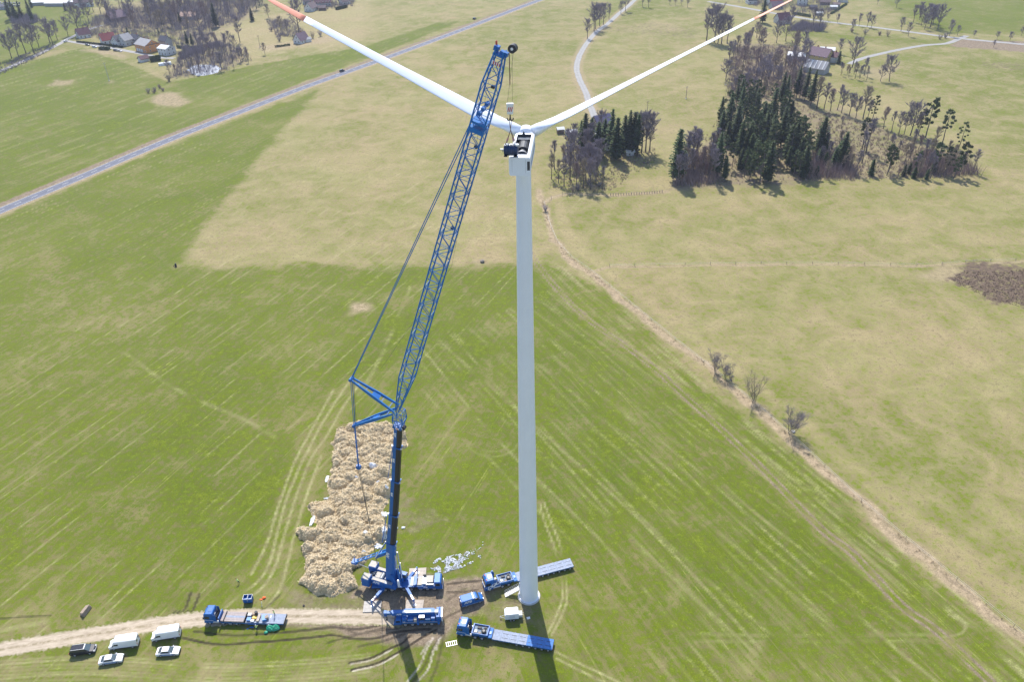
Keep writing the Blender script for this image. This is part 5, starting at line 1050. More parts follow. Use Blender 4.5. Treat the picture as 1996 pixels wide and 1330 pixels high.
# ================================================================== PEOPLE AND SMALL THINGS
SKIN = mat('skin', (0.45, 0.27, 0.20), .6, var=.08); HIVIS = mat('yellow_green_hi_vis', (0.50, 0.72, 0.22), .7, var=.12, scale=5); NAVY = mat('navy_workwear', (0.012, 0.03, 0.10), .8, var=.2, scale=5); BOOT = mat('dark_boot', (.02, .018, .016), .7); HAIR = mat('dark_hair', (.03, .022, .018), .8)
def person(label, pos, h, pose, helmet=None):
    """one continuous skinned figure, 1.78 m standing; pose gives lean and limb angles"""
    lean, armL, armR, legs = pose                       # lean forward (rad), arm swing (rad) and reach, leg stride
    V = []; E = []; Rr = []
    def v(p, r, par=None):
        V.append(Vector(p)); Rr.append(r); k = len(V) - 1
        if par is not None: E.append((par, k))
        return k
    hip = Vector((0, 0, .93)); up = Vector((math.sin(lean), 0, math.cos(lean))); fw = Vector((math.cos(lean), 0, -math.sin(lean)))
    pel = v(hip, .15); ab = v(hip + up * .2, .135, pel); ch = v(hip + up * .42, .155, ab); nk0 = v(hip + up * .55, .09, ch); nk = v(hip + up * .62, .058, nk0)
    hd = v(hip + up * .70 + fw * .02, .085, nk); hc = v(hip + up * .78 + fw * .02, .098, hd); v(hip + up * .855 + fw * .01, .07, hc); v(hip + up * .745 + fw * .125, .018, hd)
    for s, (sw, bend) in ((1, armL), (-1, armR)):
        sh = v(hip + up * .50 + Vector((0, s * .19, 0)), .062, nk0); d = up * -math.cos(sw) + fw * math.sin(sw); d2 = up * -math.cos(sw + bend) + fw * math.sin(sw + bend)
        el = v(V[sh] + d * .29 + Vector((0, s * .04, 0)), .045, sh); wr = v(V[el] + d2 * .25, .032, el); pm = v(V[wr] + d2 * .07, .036, wr); kn = v(V[pm] + d2 * .04, .030, pm)
        side = Vector((0, 1, 0)); n_ = d2.cross(side).normalized()
        for j, (o, L_) in enumerate(((-.028, .065), (-.009, .078), (.011, .072), (.029, .055))):
            a_ = v(V[kn] + d2 * L_ * .55 + side * o, .0095, kn); v(V[a_] + d2 * L_ * .45 - n_ * .02, .008, a_)
        th = v(V[pm] + side * (-s * .045) + d2 * .02, .011, pm); v(V[th] + d2 * .04 - n_ * .01, .009, th)
    for s, st in ((1, legs), (-1, -legs)):
        hp = v(hip + Vector((0, s * .09, -.06)), .095, pel); kn = v(Vector((math.sin(st) * .40 + .03, s * .11, .50)), .062, hp); an = v(Vector((math.sin(st) * .8 - .02, s * .12, .09)), .045, kn); v(Vector((math.sin(st) * .8 + .10, s * .13, .045)), .042, an)
    me = bpy.data.meshes.new('person'); me.from_pydata(V, E, []); ob = bpy.data.objects.new('person', me); C.objects.link(ob)
    md = ob.modifiers.new('skin', 'SKIN'); md.use_smooth_shade = True
    for i, sv in enumerate(me.skin_vertices[0].data): sv.radius = (Rr[i], Rr[i]); sv.use_root = (i == 0)
    ob.modifiers.new('sub', 'SUBSURF').levels = 1
    bpy.context.view_layer.update(); em = bpy.data.meshes.new_from_object(ob.evaluated_get(bpy.context.evaluated_depsgraph_get())); bpy.data.objects.remove(ob, do_unlink=True)
    em.materials.clear()
    for q in (SKIN, HIVIS, NAVY, BOOT): em.materials.append(q)
    for p in em.polygons:
        c = p.center; t = (c - hip).dot(up)
        k = 2
        if t > .56 and abs(c.y) < .13: k = 0
        elif c.z < .13 and t < -.5: k = 3
        elif t > .02: k = 1
        for s in (0, 1):
            pass
        p.material_index = k
    # hands are skin
    hands = [V[i] for i, r in enumerate(Rr) if r < .034 and r not in (.018,)]
    for p in em.polygons:
        if p.material_index != 0 and any((p.center - hnd).length < .05 for hnd in hands): p.material_index = 0
    o = link('person', em); o.location = pos; o.rotation_euler = (0, 0, h); tag(o, label, 'person')
    c = hip + up * .80 + fw * .0; m = MB(); n = 12
    m.loft([[c + up * z + fw * (r * math.cos(2 * math.pi * i / n)) + Vector((0, r * math.sin(2 * math.pi * i / n), 0)) for i in range(n)] for z, r in ((-.02, .118), (.05, .108), (.09, .07), (.105, .02))]); m.build('helmet' if helmet else 'hair', helmet or HAIR, o, smooth=True); return o
person('person in hi-vis jacket bending forward on the open grass', G(466, 1139), rad(150), (.75, (.5, .3), (.7, .2), .15))
person('person in hi-vis vest and navy trousers standing on the flatbed tail', on3(-10.4, -.85), rad(200), (.12, (.4, .8), (.3, .9), .12))
person('person in hi-vis vest standing beside the flatbed near the green tarpaulin', G(501, 1230), rad(95), (.10, (.5, .9), (.6, .7), .10), WHITE)
# ---- blue twin skip
p = G(485, 1173); t = thing('tool_container', 'dark blue twin bay container with white rims on the grass', 'container', p, rad(2))
MB().bb(-.98, .98, -.65, .65, .12, .25).build('base', DARK, t)
for a in (-.98, .94): MB().bb(a, a + .04, -.65, .65, .25, 1.5).build('end_wall', BLUE, t)
MB().bb(-.04, .04, -.65, .65, .25, 1.5).build('divider', WHITE, t)
for y in (-.65, .61): MB().bb(-.94, .94, y, y + .04, .25, 1.46 + (.03 if y > 0 else 0)).build('side_wall', BLUE, t)
for x in (-.5, .5): MB().bb(x - .4, x + .4, -.55, .55, .3, .9).build('bay_contents', mat('bright_blue_box', (.03, .2, .55), .4), t)
for y in (-.66, .62): MB().bb(-1.0, 1.0, y, y + .05, 1.5, 1.56).build('rim', WHITE, t)
for x in (-1.0, .94): MB().bb(x, x + .06, -.66, .66, 1.505, 1.565).build('rim', WHITE, t)
MB().tube((.0, -.68, .95), (.0, -.72, .95), .1, n=10).build('badge', WHITE, t)
# ---- crumpled tarpaulin, orange net, posts, timber stack
def lump(name, label, cat, cx, cy, lobes, mt, res=.09, hgt=1.0, folds=9.0, seed=0):
    c = G(cx, cy); R_ = max(abs(l[0]) + l[2] for l in lobes) + .3; R2 = max(abs(l[1]) + l[3] for l in lobes) + .3
    xs = np.arange(-R_, R_, res); ys = np.arange(-R2, R2, res); X, Y = np.meshgrid(xs, ys, indexing='ij'); Z = np.zeros(X.shape)
    for lx, ly, rx, ry, h_ in lobes:
        d = np.sqrt(((X - lx) / rx) ** 2 + ((Y - ly) / ry) ** 2) + (fbm(X * 1.3 + seed, Y * 1.3, 3) - .5) * .5; Z = np.maximum(Z, h_ * np.sqrt(np.clip(1 - d ** 2, 0, 1)))
    m_ = Z > .015; r = np.abs(np.sin((X * .7 + Y + 1.6 * fbm(X * .9 + seed, Y * .9, 2)) * folds * .6)); Z = Z * (.72 + .4 * fbm(X * 2.2, Y * 2.2 + seed, 3)) + m_ * (.10 * (1 - r) * hgt)
    idx = -np.ones(X.shape, int); vs = []; fs = []
    for i, j in zip(*np.nonzero(m_)): idx[i, j] = len(vs); vs.append((X[i, j], Y[i, j], max(.01, Z[i, j])))
    for i in range(X.shape[0] - 1):
        for j in range(X.shape[1] - 1):
            q = (idx[i, j], idx[i + 1, j], idx[i + 1, j + 1], idx[i, j + 1])
            if min(q) >= 0: fs.append(q)
    me = bpy.data.meshes.new(name); me.from_pydata(vs, [], fs); me.materials.append(mt); o = link(name, me); o.location = (c.x, c.y, 0); return tag(o, label, cat)
lump('tarpaulin', 'crumpled bright green tarpaulin heaped beside the flatbed tail', 'tarpaulin', 531, 1229, [(-.6, .3, .95, .85, 1.0), (.7, .35, 1.0, .9, 1.1), (-1.2, -.75, .5, .5, .45), (0, 0, 1.1, .6, .7)], GREENT)
lump('orange_net', 'bright orange crumpled netting lying on the grass', 'netting', 513, 1168, [(.2, .15, .42, .38, .35), (-.4, -.25, .4, .2, .1)], ORANGE, .05, .5, 14, 4)
lump('blue_cloth', 'blue cloth dropped on the grass beside the flatbed', 'cloth', 488, 1225, [(.2, .1, .6, .22, .12), (-.5, -.25, .3, .2, .1)], BLUE, .06, .5, 9, 2)
p = G(510.5, 1184); o = thing('marker_post', 'leaning white marker post standing near the orange netting', 'post', p); MB().tube((0, 0, 0), (.15, .25, 1.4), .06, n=6).build('shaft', WHITE, o); MB().tube((0, 0, 0), (0, 0, .08), .14, n=8).build('foot', DARK, o)
p = G(167.5, 1194); t = thing('timber_stack', 'short stack of weathered timber beams lying alone on the grass', 'timber stack', p, rad(78))
for k, (y, z, L_) in enumerate(((-.42, .2, 2.7), (0, .2, 2.6), (.42, .2, 2.5), (-.36, .6, 2.6), (.02, .6, 2.5), (.40, .6, 2.2), (-.25, .98, 2.4))): MB().box((.05 * (k % 3), y, z), (L_, .37, .37)).build('beam', WOOD, t, bevel=.03)
for x in (-.9, .9): MB().box((x, 0, .03), (.15, 1.2, .06)).build('bearer', WOOD, t)
# white pallet frame lying by the right-hand truck
p = G(880, 1256); t = thing('pallet_frame', 'white frame of slats lying on the churned grass beside the truck', 'frame', p, rad(12))
for y in (-.5, .5): MB().box((0, y, .05), (2.4, .1, .08)).build('rail', GALV, t)
for x in np.linspace(-1.1, 1.1, 6): MB().box((x, 0, .10), (.09, 1.1, .04)).build('slat', GALV, t)
# concrete and stone bits
def stone(px, py, s, mt, label, name='boulder'):
    r = random.Random(int(px)); me = bpy.data.meshes.new(name); bm = bmesh.new(); bmesh.ops.create_icosphere(bm, subdivisions=2, radius=s)
    for v in bm.verts: v.co *= r.uniform(.8, 1.15); v.co.z = max(v.co.z * .7 + s * .4, 0)
    bm.to_mesh(me); bm.free(); me.materials.append(mt); o = link(name, me); p = G(px, py); o.location = (p.x, p.y, 0); return tag(o, label, 'stone')
stone(1546, 843, .6, mat('pale_stone', (.5, .48, .45), .9, var=.2), 'pale boulder at the foot of the shrub farthest along the ditch')
stone(940, 511, 1.0, mat('brown_stone', (.22, .19, .16), .9, var=.3), 'brown boulder at the edge of the dry meadow')
stone(592, 1182, .28, mat('dark_stone', (.06, .055, .05), .9), 'small dark stone beside the dirt track below the straw heap')
stone(1425, 742, .35, mat('brown_stone', (.22, .19, .16), .9, var=.3), 'small brown stone beside the smallest ditch shrub')
p = G(343, 520); t = thing('marker_stump', 'dark forked stump marking the corner of the dry meadow', 'stump', p); MB().tube((0, 0, 0), (.1, .1, 1.5), .45, .3, n=7).build('trunk', DARK, t); MB().tube((-1.2, .3, 0), (0, 0, 1.1), .14, .08, n=5).build('prop', DARK, t)
# ---- power poles
def pole(px, py, pyt, label, mt=WOOD, lean=0.0):
    p = G(px, py); h_ = 3.0
    while proj(p + Vector((0, 0, h_)))[1] > pyt and h_ < 30: h_ += .25
    t = thing('power_pole', label, 'pole', p); MB().tube((0, 0, 0), (lean, 0, h_), .22, .13, n=8).build('shaft', mt, t); MB().box((lean, 0, h_ - .8), (1.9, .14, .14), rz=.6).build('cross_arm', mt, t)
    for s in (-.8, 0, .8): MB().tube((lean + s * math.cos(.6), s * math.sin(.6), h_ - .7), (lean + s * math.cos(.6), s * math.sin(.6), h_ - .35), .07, n=6).build('insulator', GREYM, t)
    MB().bb(-.45, .45, -.45, .45, 0, .35).build('concrete_foot', MATS['pale_concrete'], t)
pole(213, 157, 121, 'pale power pole standing alone in the green field below the village', mat('pale_concrete_pole', (.42, .41, .40), .8)); pole(1260, 238, 196, 'thin power pole rising behind the spruce grove'); pole(1337, 192, 168, 'short thin pole in the dry meadow left of the big wood'); pole(507, 92, 68, 'weathered pole in the rough meadow beside the cottage'); pole(1414, 165, 143, 'thin pole close to the edge of the big wood')
# ---- fences
def fence(label, pts, spacing, hgt, rails, name='pasture_fence', thick=.07, closed=False):
    P = spline(_g2(pts), 6); L = []; acc = 0.0; last = np.array(P[0]); L.append(last)
    for a, b in zip(P[:-1], P[1:]):
        a, b = np.array(a), np.array(b); s = np.linalg.norm(b - a); pos = 0.0
        while acc + (s - pos) >= spacing: pos += spacing - acc; L.append(a + (b - a) * pos / s); acc = 0.0
        acc += s - pos
    t = thing(name, label, 'fence', (L[0][0], L[0][1], 0)); o = L[0]; r = random.Random(len(L))
    pm = MB().tube((0, 0, 0), (0, 0, hgt), thick, n=5); first = None
    for q in L:
        if first is None: first = pm.build('post', WOOD, t).data; ob = t.children[0]
        else: ob = link('post', first, t)
        ob.location = (q[0] - o[0], q[1] - o[1], 0); ob.rotation_euler = (r.uniform(-.06, .06), r.uniform(-.06, .06), 0); k = r.uniform(.85, 1.1); ob.scale = (1, 1, k)
    for z in rails:
        m = MB()
        for a, b in zip(L[:-1], L[1:]): m.tube((a[0] - o[0], a[1] - o[1], z), (b[0] - o[0], b[1] - o[1], z), .05 if hgt < 1.15 and name == 'rail_fence' else .018, n=4, caps=False)
        m.build('rail' if name == 'rail_fence' else 'wire', WOOD if name == 'rail_fence' else GALV, t)
    return t
fence('post and wire fence following the dry ditch up the meadow', [(x + 3, y - 2) for x, y in DITCH_PX[1:]], 14.0, 1.3, (.6, 1.1), thick=.06)
fence('post and wire fence crossing the pasture towards the brown heath patch', [(1188, 520), (1400, 516), (1600, 515), (1800, 518), (1880, 512), (1990, 508)], 10.0, 1.3, (.6, 1.1), thick=.09)
fence('brown wooden picket fence at the foot of the grove clearing', [(1190, 381), (1240, 379), (1293, 375)], 1.25, 1.3, (.5, 1.0), 'rail_fence', .17)
fence('post and wire fence below the bare trees of the grove', [(1058, 398), (1090, 382), (1140, 378), (1185, 381)], 7.0, 2.0, (.8,), thick=.10)
# ---- white plastic scraps strewn on the grass
rs = random.Random(3); m = MB(); PS = gp([(836, 1108), (852, 1090), (900, 1080), (935, 1068), (945, 1045), (938, 1090), (900, 1108), (860, 1120)]); xs = [q[0] for q in PS]; ys = [q[1] for q in PS]; cen = G(868, 1100); n = 0
while n < 900:
    x, y = rs.uniform(min(xs), max(xs)), rs.uniform(min(ys), max(ys))
    if poly_sd(np.array([x]), np.array([y]), PS)[0] < 0: continue
    dd = math.hypot((x - cen.x) / 4.5, (y - cen.y) / 2.2); cl = vnoise(np.array([x * .9]), np.array([y * .9]))[0]
    if rs.random() > math.exp(-dd * dd * .5) * 1.2 + .06 or cl < .35: continue
    s = rs.uniform(.05, .22); a = rs.uniform(0, 6.28); k = rs.randint(4, 6); z = rs.uniform(.03, .12)
    m.add([(x + s * rs.uniform(.6, 1.2) * math.cos(a + 6.283 * i / k), y + .7 * s * rs.uniform(.6, 1.2) * math.sin(a + 6.283 * i / k), z + rs.uniform(-.02, .05)) for i in range(k)] + [(x, y, z + rs.uniform(.04, .14))], [(i, (i + 1) % k, k) for i in range(k)]); n += 1
o = m.build('plastic_scraps', PLASTW); o['kind'] = 'stuff'; o['label'] = 'white plastic scraps strewn on the grass behind the crane'
# ================================================================== STRAW HEAP
HEAP_Z = [(330, 125), (400, 100), (480, 80), (640, 90), (720, 120), (800, 185), (792, 240), (720, 285), (695, 430), (680, 560), (640, 640), (660, 760), (655, 850), (570, 925), (545, 1000), (440, 1075), (490, 1140), (480, 1195), (380, 1215), (300, 1245), (200, 1245), (150, 1195), (80, 1160), (85, 1120), (125, 1090), (115, 1010), (80, 950), (85, 915), (110, 885), (55, 845), (60, 810), (100, 785), (190, 800), (165, 700), (140, 655), (170, 615), (265, 585), (275, 530), (290, 460), (300, 330), (290, 250), (320, 180)]
HEAP_PX = [(x / 3.41 + 560, y / 3.41 + 800) for x, y in HEAP_Z]
HW = spline(_g2(HEAP_PX + [HEAP_PX[0]]), 4)[:-1]
hx = [p[0] for p in HW]; hy = [p[1] for p in HW]; HOX, HOY = (min(hx) + max(hx)) / 2, (min(hy) + max(hy)) / 2
RES = .19
X, Y = np.meshgrid(np.arange(min(hx) - 1, max(hx) + 1, RES), np.arange(min(hy) - 1, max(hy) + 1, RES), indexing='ij')
sd = poly_sd(X, Y, HW) + (fbm(X / 2.5, Y / 2.5, 4) - .5) * 3.0
rngh = np.random.RandomState(4); piles = np.zeros(X.shape)
_c = [(x, y) for x, y in zip(rngh.uniform(min(hx), max(hx), 420), rngh.uniform(min(hy), max(hy), 420))]
_in = poly_sd(np.array([c[0] for c in _c]), np.array([c[1] for c in _c]), HW)
for (cx, cy), dd in zip(_c, _in):
    if dd < .9: continue
    r = rngh.uniform(1.0, 2.6); h = rngh.uniform(.6, 1.25) * r * .52
    B = (abs(X - cx) < r) & (abs(Y - cy) < r * .8); q = ((X[B] - cx) / r) ** 2 + ((Y[B] - cy) / (r * .8)) ** 2
    piles[B] = np.maximum(piles[B], h * np.clip(1 - q, 0, 1) ** .6)
base = .8 * smooth01(-.1, 1.5, sd)
rough = (fbm(X / .8, Y / .8, 4) - .5) * .9 + (fbm(X / .33 + 9, Y / .33, 2) - .5) * .6
HZ = (base + piles * 1.15) + rough * smooth01(0, .6, sd); HZ = np.where(sd > 0, np.maximum(HZ, .02), -.15)
def heap_z(x, y):
    i = int(round((x - X[0, 0]) / RES)); j = int(round((y - Y[0, 0]) / RES))
    return float(HZ[i, j]) if 0 <= i < X.shape[0] and 0 <= j < X.shape[1] else 0.0
keep = sd > -.35; idx = np.full(X.shape, -1); idx[keep] = np.arange(keep.sum())
V = np.stack([X[keep] - HOX, Y[keep] - HOY, HZ[keep]], 1)
q = np.stack([idx[:-1, :-1], idx[1:, :-1], idx[1:, 1:], idx[:-1, 1:]], -1).reshape(-1, 4); q = q[q.min(1) >= 0]
me = bpy.data.meshes.new('straw_heap'); me.from_pydata(V.tolist(), [], q.tolist())
k = NT('old_straw'); pos = k.n('NewGeometry').outputs['Position']
f1 = k.noise(pos, 1.6, 6, .75); f2 = k.noise(pos, 6.0, 4, .75); f3 = k.noise(pos, .22, 3, .6)
col = k.mix(k.rng(f1, .32, .68), (.39, .295, .165), (.70, .565, .365)); col = k.mix(k.rng(f2, .52, .68, 0, .6), col, (.80, .69, .50)); col = k.mix(k.rng(f2, .44, .32, 0, .5), col, (.22, .15, .09)); col = k.mix(k.rng(f3, .5, .62, 0, .35), col, (.45, .35, .20))
me.materials.append(k.out(col, .95, k.math('ADD', f1, k.math('MULTIPLY', f2, .5)), .9, .25, .1)); 
heap = link('straw_heap', me); heap.location = (HOX, HOY, 0); tag(heap, 'long lumpy heap of old brown straw beside the lattice crane', 'straw heap')
# loose straw wisps make the surface shaggy
m = MB(); rs = random.Random(2); P = V
for _ in range(20000):
    i = rs.randrange(len(P)); x, y, z = P[i]
    if z < .3: continue
    a = rs.uniform(0, 6.283); L_ = rs.uniform(.12, .45); e = rs.uniform(-.1, .28); dx, dy = math.cos(a) * L_, math.sin(a) * L_; w = .035
    m.add([(x - dy * w / L_, y + dx * w / L_, z), (x + dy * w / L_, y - dx * w / L_, z), (x + dx, y + dy, z + e)], [(0, 1, 2)])
o = m.build('loose_straw', me.materials[0], heap); o['kind'] = 'stuff'
for nm, c_, n_ in (('dark_straw', (.24, .17, .095), 4500), ('pale_straw', (.78, .66, .46), 9000)):
    m = MB()
    for _ in range(n_):
        x, y, z = P[rs.randrange(len(P))]
        if z < .25: continue
        a = rs.uniform(0, 6.283); L_ = rs.uniform(.2, .55); dx, dy = math.cos(a) * L_, math.sin(a) * L_; w = .05
        m.add([(x - dy * w / L_, y + dx * w / L_, z + .05), (x + dy * w / L_, y - dx * w / L_, z + .05), (x + dx, y + dy, z + rs.uniform(.02, .25))], [(0, 1, 2)])
    o = m.build(nm, mat(nm + '_stalks', c_, .95), heap); o['kind'] = 'stuff'
# white sheets lying on and beside the heap
SH = [(728, 913, 2.6, 1.7, 'largest white plastic sheet lying on the straw heap crest'), (696, 935, .9, .9, 'small white plastic scrap in the middle of the straw heap'), (737, 942, 1.0, 1.0, 'white plastic sheet scrap on the straw below the largest sheet'), (637, 930, 1.0, 2.8, 'narrow grey white sheet along the left flank of the straw heap'), (637, 968, 2.0, .9, 'white sheet spilling from a notch in the straw heap flank'), (608, 1012, 1.2, 4.2, 'long white sheet exposed at the straw heap edge by a bulge'), (594, 1058, .8, .7, 'tiny white sheet corner at the lower straw heap edge'), (755, 958, 1.0, .9, 'white plastic piece tucked against the telescopic boom'), (748, 1000, 1.6, 2.2, 'bright white sheet beside the middle of the crane boom'), (713, 1043, 1.2, 2.0, 'white sheet beside the hanging crane ropes'), (750, 1042, 1.2, 3.4, 'tall white sheet fold next to the lower boom collar'), (737, 1062, 2.2, 1.6, 'crumpled white sheet above the crane guy frame'), (709, 1076, 1.4, .7, 'small white sheet near the crane guy frame tip'), (785, 1025, 1.1, .9, 'white plastic lump lying alone on grass right of the boom'), (773, 1026, .7, 1.0, 'small white plastic lump touching the boom silhouette')]
for i, (px, py, w, h, lab) in enumerate(SH):
    c = G(px, py, .9); r = random.Random(i); vs = [(0, 0, heap_z(c.x, c.y) + .22)]; fs = []; n = 18
    for ring_ in (.5, 1.0):
        for j in range(n):
            a = 2 * math.pi * j / n; rr_ = ring_ * (.62 + .38 * r.random()); x, y = w * .55 * rr_ * math.cos(a), h * .55 * rr_ * math.sin(a); vs.append((x, y, max(.03, heap_z(c.x + x, c.y + y)) + (.24 if ring_ < 1 else .12) + r.uniform(-.06, .08)))
    for j in range(n): fs.append((0, 1 + j, 1 + (j + 1) % n)); fs.append((1 + j, 1 + n + j, 1 + n + (j + 1) % n, 1 + (j + 1) % n))
    me_ = bpy.data.meshes.new('plastic_sheet'); me_.from_pydata(vs, [], fs); me_.materials.append(PLASTW); o = link('plastic_sheet', me_); o.location = (c.x, c.y, 0); tag(o, lab, 'plastic sheet')
# ================================================================== TREES
BARK = mat('grey_brown_bark', (.13, .105, .095), .9, var=.25, scale=3); TWIG = mat('hazy_purple_grey_twigs', (.255, .215, .245), .9, var=.2, scale=.3); TWIGB = mat('tan_twigs', (.32, .26, .20), .9, var=.2, scale=.3); TWIGR = mat('reddish_twigs', (.27, .195, .19), .9, var=.2, scale=.3)  # purple in TWIG also puts some distant haze into the colour
def needle_mat(name, c0, c1):
    k = NT(name); pos = k.n('TexCoord').outputs['Object']; info = k.n('ObjectInfo').outputs['Random']
    col = k.mix(k.rng(k.noise(pos, .8, 4, .7), .3, .7), c0, c1); hv = k.n('HueSaturation'); k.set(hv.inputs['Color'], col); k.set(hv.inputs['Value'], k.rng(info, 0, 1, .75, 1.3)); k.set(hv.inputs['Hue'], k.rng(info, 0, 1, .485, .515)); return k.out(hv.outputs[0], .85, spec=.2)
NEEDLE = needle_mat('spruce_needles', (.026, .046, .016), (.062, .088, .026)); NEEDLEP = needle_mat('pine_needles', (.045, .066, .026), (.085, .105, .036))
class RB:
    """fast ribbon collector"""
    def __init__(s): s.v = []; s.f = []
    def rib(s, a, b, w0, w1, r):
        d = b - a; u = Vector((r.uniform(-1, 1), r.uniform(-1, 1), r.uniform(-1, 1))).cross(d)
        if u.length < 1e-6: return
        u.normalize(); k = len(s.v); s.v += [a - u * w0, a + u * w0, b + u * w1, b - u * w1]; s.f.append((k, k + 1, k + 2, k + 3))
    def quad(s, c, u, w):
        k = len(s.v); s.v += [c - u - w, c + u - w, c + u + w, c - u + w]; s.f.append((k, k + 1, k + 2, k + 3))
    def mesh(s, name, mt):
        me = bpy.data.meshes.new(name); me.from_pydata([tuple(p) for p in s.v], [], s.f); me.materials.append(mt); me.update(); return me
def mbmesh(m, name, mt):
    me = bpy.data.meshes.new(name); me.from_pydata(m.v, [], m.f); me.materials.append(mt); me.update(); return me
def bare_proto(seed, H, spread, mt=None, n_l=15, low=.3, stems=1, up=.9, dens=15, lean=0.0, tw=.85):
    r = random.Random(seed); tr = MB(); cw_ = RB()
    for sidx in range(stems):
        base = Vector((0, 0, 0)) if stems == 1 else Vector((r.uniform(-.35, .35), r.uniform(-.35, .35), 0)); ax = Vector((lean, 0, 1)) if stems == 1 else Vector((r.uniform(-.45, .45), r.uniform(-.45, .45), 1)); ax.normalize()
        hh = H * (1 if stems == 1 else r.uniform(.75, 1)); pts = [base]; n = 6
        for i in range(n): pts.append(pts[-1] + (ax + Vector((r.uniform(-.09, .09), r.uniform(-.09, .09), 0))) * hh * .92 / n)
        r0 = (H * .017 + .05) * (1 if stems == 1 else .26)
        for i in range(n): tr.tube(pts[i], pts[i + 1], r0 * (1 - .82 * i / n), r0 * (1 - .82 * (i + 1) / n), n=6, caps=False)
        nl = n_l if stems == 1 else max(4, n_l // stems + 2)
        for l in range(nl):
            t = low + (.97 - low) * (l + r.random() * .6) / nl; q = t * n; i = min(int(q), n - 1); p = pts[i].lerp(pts[i + 1], q - i); az = l * 2.4 + r.uniform(-.5, .5)
            shape = math.sin(math.pi * min(1, (t - low) / (1 - low) * .78 + .2)) ** .8; L = spread * shape * r.uniform(.7, 1.15) + .4; el = up * (.35 + .75 * t) + r.uniform(-.15, .2)
            d = Vector((math.cos(az) * math.cos(el), math.sin(az) * math.cos(el), math.sin(el))); P = [p]; rl = r0 * (1 - .8 * t) * .55 + .02
            for k in range(3): d = (d + Vector((r.uniform(-.22, .22), r.uniform(-.22, .22), .16))).normalized(); P.append(P[-1] + d * L / 3); tr.tube(P[k], P[k + 1], rl * (1 - .28 * k), rl * (1 - .28 * (k + 1)), n=4, caps=False)
            for b in range(6):
                tt = .25 + .75 * (b + r.random()) / 6; k = min(int(tt * 3), 2); s = P[k].lerp(P[k + 1], tt * 3 - k); d2 = (d + Vector((r.uniform(-1, 1), r.uniform(-1, 1), r.uniform(-.2, .8))) * .9).normalized(); L2 = L * .42 * r.uniform(.6, 1.1) + .3; e = s + d2 * L2
                cw_.rib(s, e, .07 * tw, .03 * tw, r); cw_.rib(s, e, .07 * tw, .03 * tw, r)
                for w in range(dens):
                    s2 = s.lerp(e, r.uniform(.15, 1)); d3 = (d2 + Vector((r.uniform(-1, 1), r.uniform(-1, 1), r.uniform(-.3, .9))) * .9).normalized(); L3 = r.uniform(.4, 1.3) * (.5 + H / 30); cw_.rib(s2, s2 + d3 * L3, .07 * tw, .03 * tw, r)
                    if True: s4 = s2 + d3 * L3 * .5; cw_.rib(s4, s4 + (d3 + Vector((r.uniform(-.8, .8), r.uniform(-.8, .8), r.uniform(-.3, .5)))) * L3 * .6, .06 * tw, .025 * tw, r)
    return ('bare_tree', mbmesh(tr, 'trunk', BARK), cw_.mesh('crown', mt or TWIG), H)
def spruce_proto(seed, H, R, low=.1, dens=9):
    r = random.Random(seed); tr = MB(); tr.tube((0, 0, 0), (0, 0, H * .97), H * .014 + .04, .03, n=6, caps=False); cw_ = RB(); t = low
    while t < .985:
        z = t * H; Lr = R * (1 - t) ** .62 * (.75 if t < low + .08 else 1) + .15; n = max(4, int(dens * (1 - t * .5)))
        for k in range(n):
            az = 6.283 * k / n + r.uniform(-.4, .4); L = Lr * r.uniform(.6, 1.15); ca, sa = math.cos(az), math.sin(az); el = .35 * t + .05 - .45 * (1 - t) * r.uniform(.4, 1.1)
            a = Vector((0, 0, z)); out = Vector((ca * math.cos(el), sa * math.cos(el), math.sin(el))); sd_ = Vector((-sa, ca, 0)); ns = max(2, int(L / .7))
            for j in range(ns):
                s = (j + .6) / ns; c = a + out * L * s + Vector((0, 0, .22 * L * s * s - .05 + r.uniform(-.12, .12))); w = (.30 + .34 * L * (1 - s) * .6 + .1) * r.uniform(.6, 1.2)
                tilt = Vector((0, 0, r.uniform(-.5, .2))); cw_.quad(c, (sd_ + tilt * .6).normalized() * w, (out + Vector((0, 0, r.uniform(-.4, .1)))).normalized() * (L / ns * .62)); 
                if j % 2 == 0: cw_.quad(c - Vector((0, 0, .22)), sd_.lerp(out, r.random()).normalized() * w * .7, Vector((r.uniform(-.1, .1), r.uniform(-.1, .1), .26)))
        t += r.uniform(.026, .042) * (22 / max(H, 10)) ** .3
    return ('spruce_tree', mbmesh(tr, 'trunk', BARK), cw_.mesh('crown', NEEDLE), H)
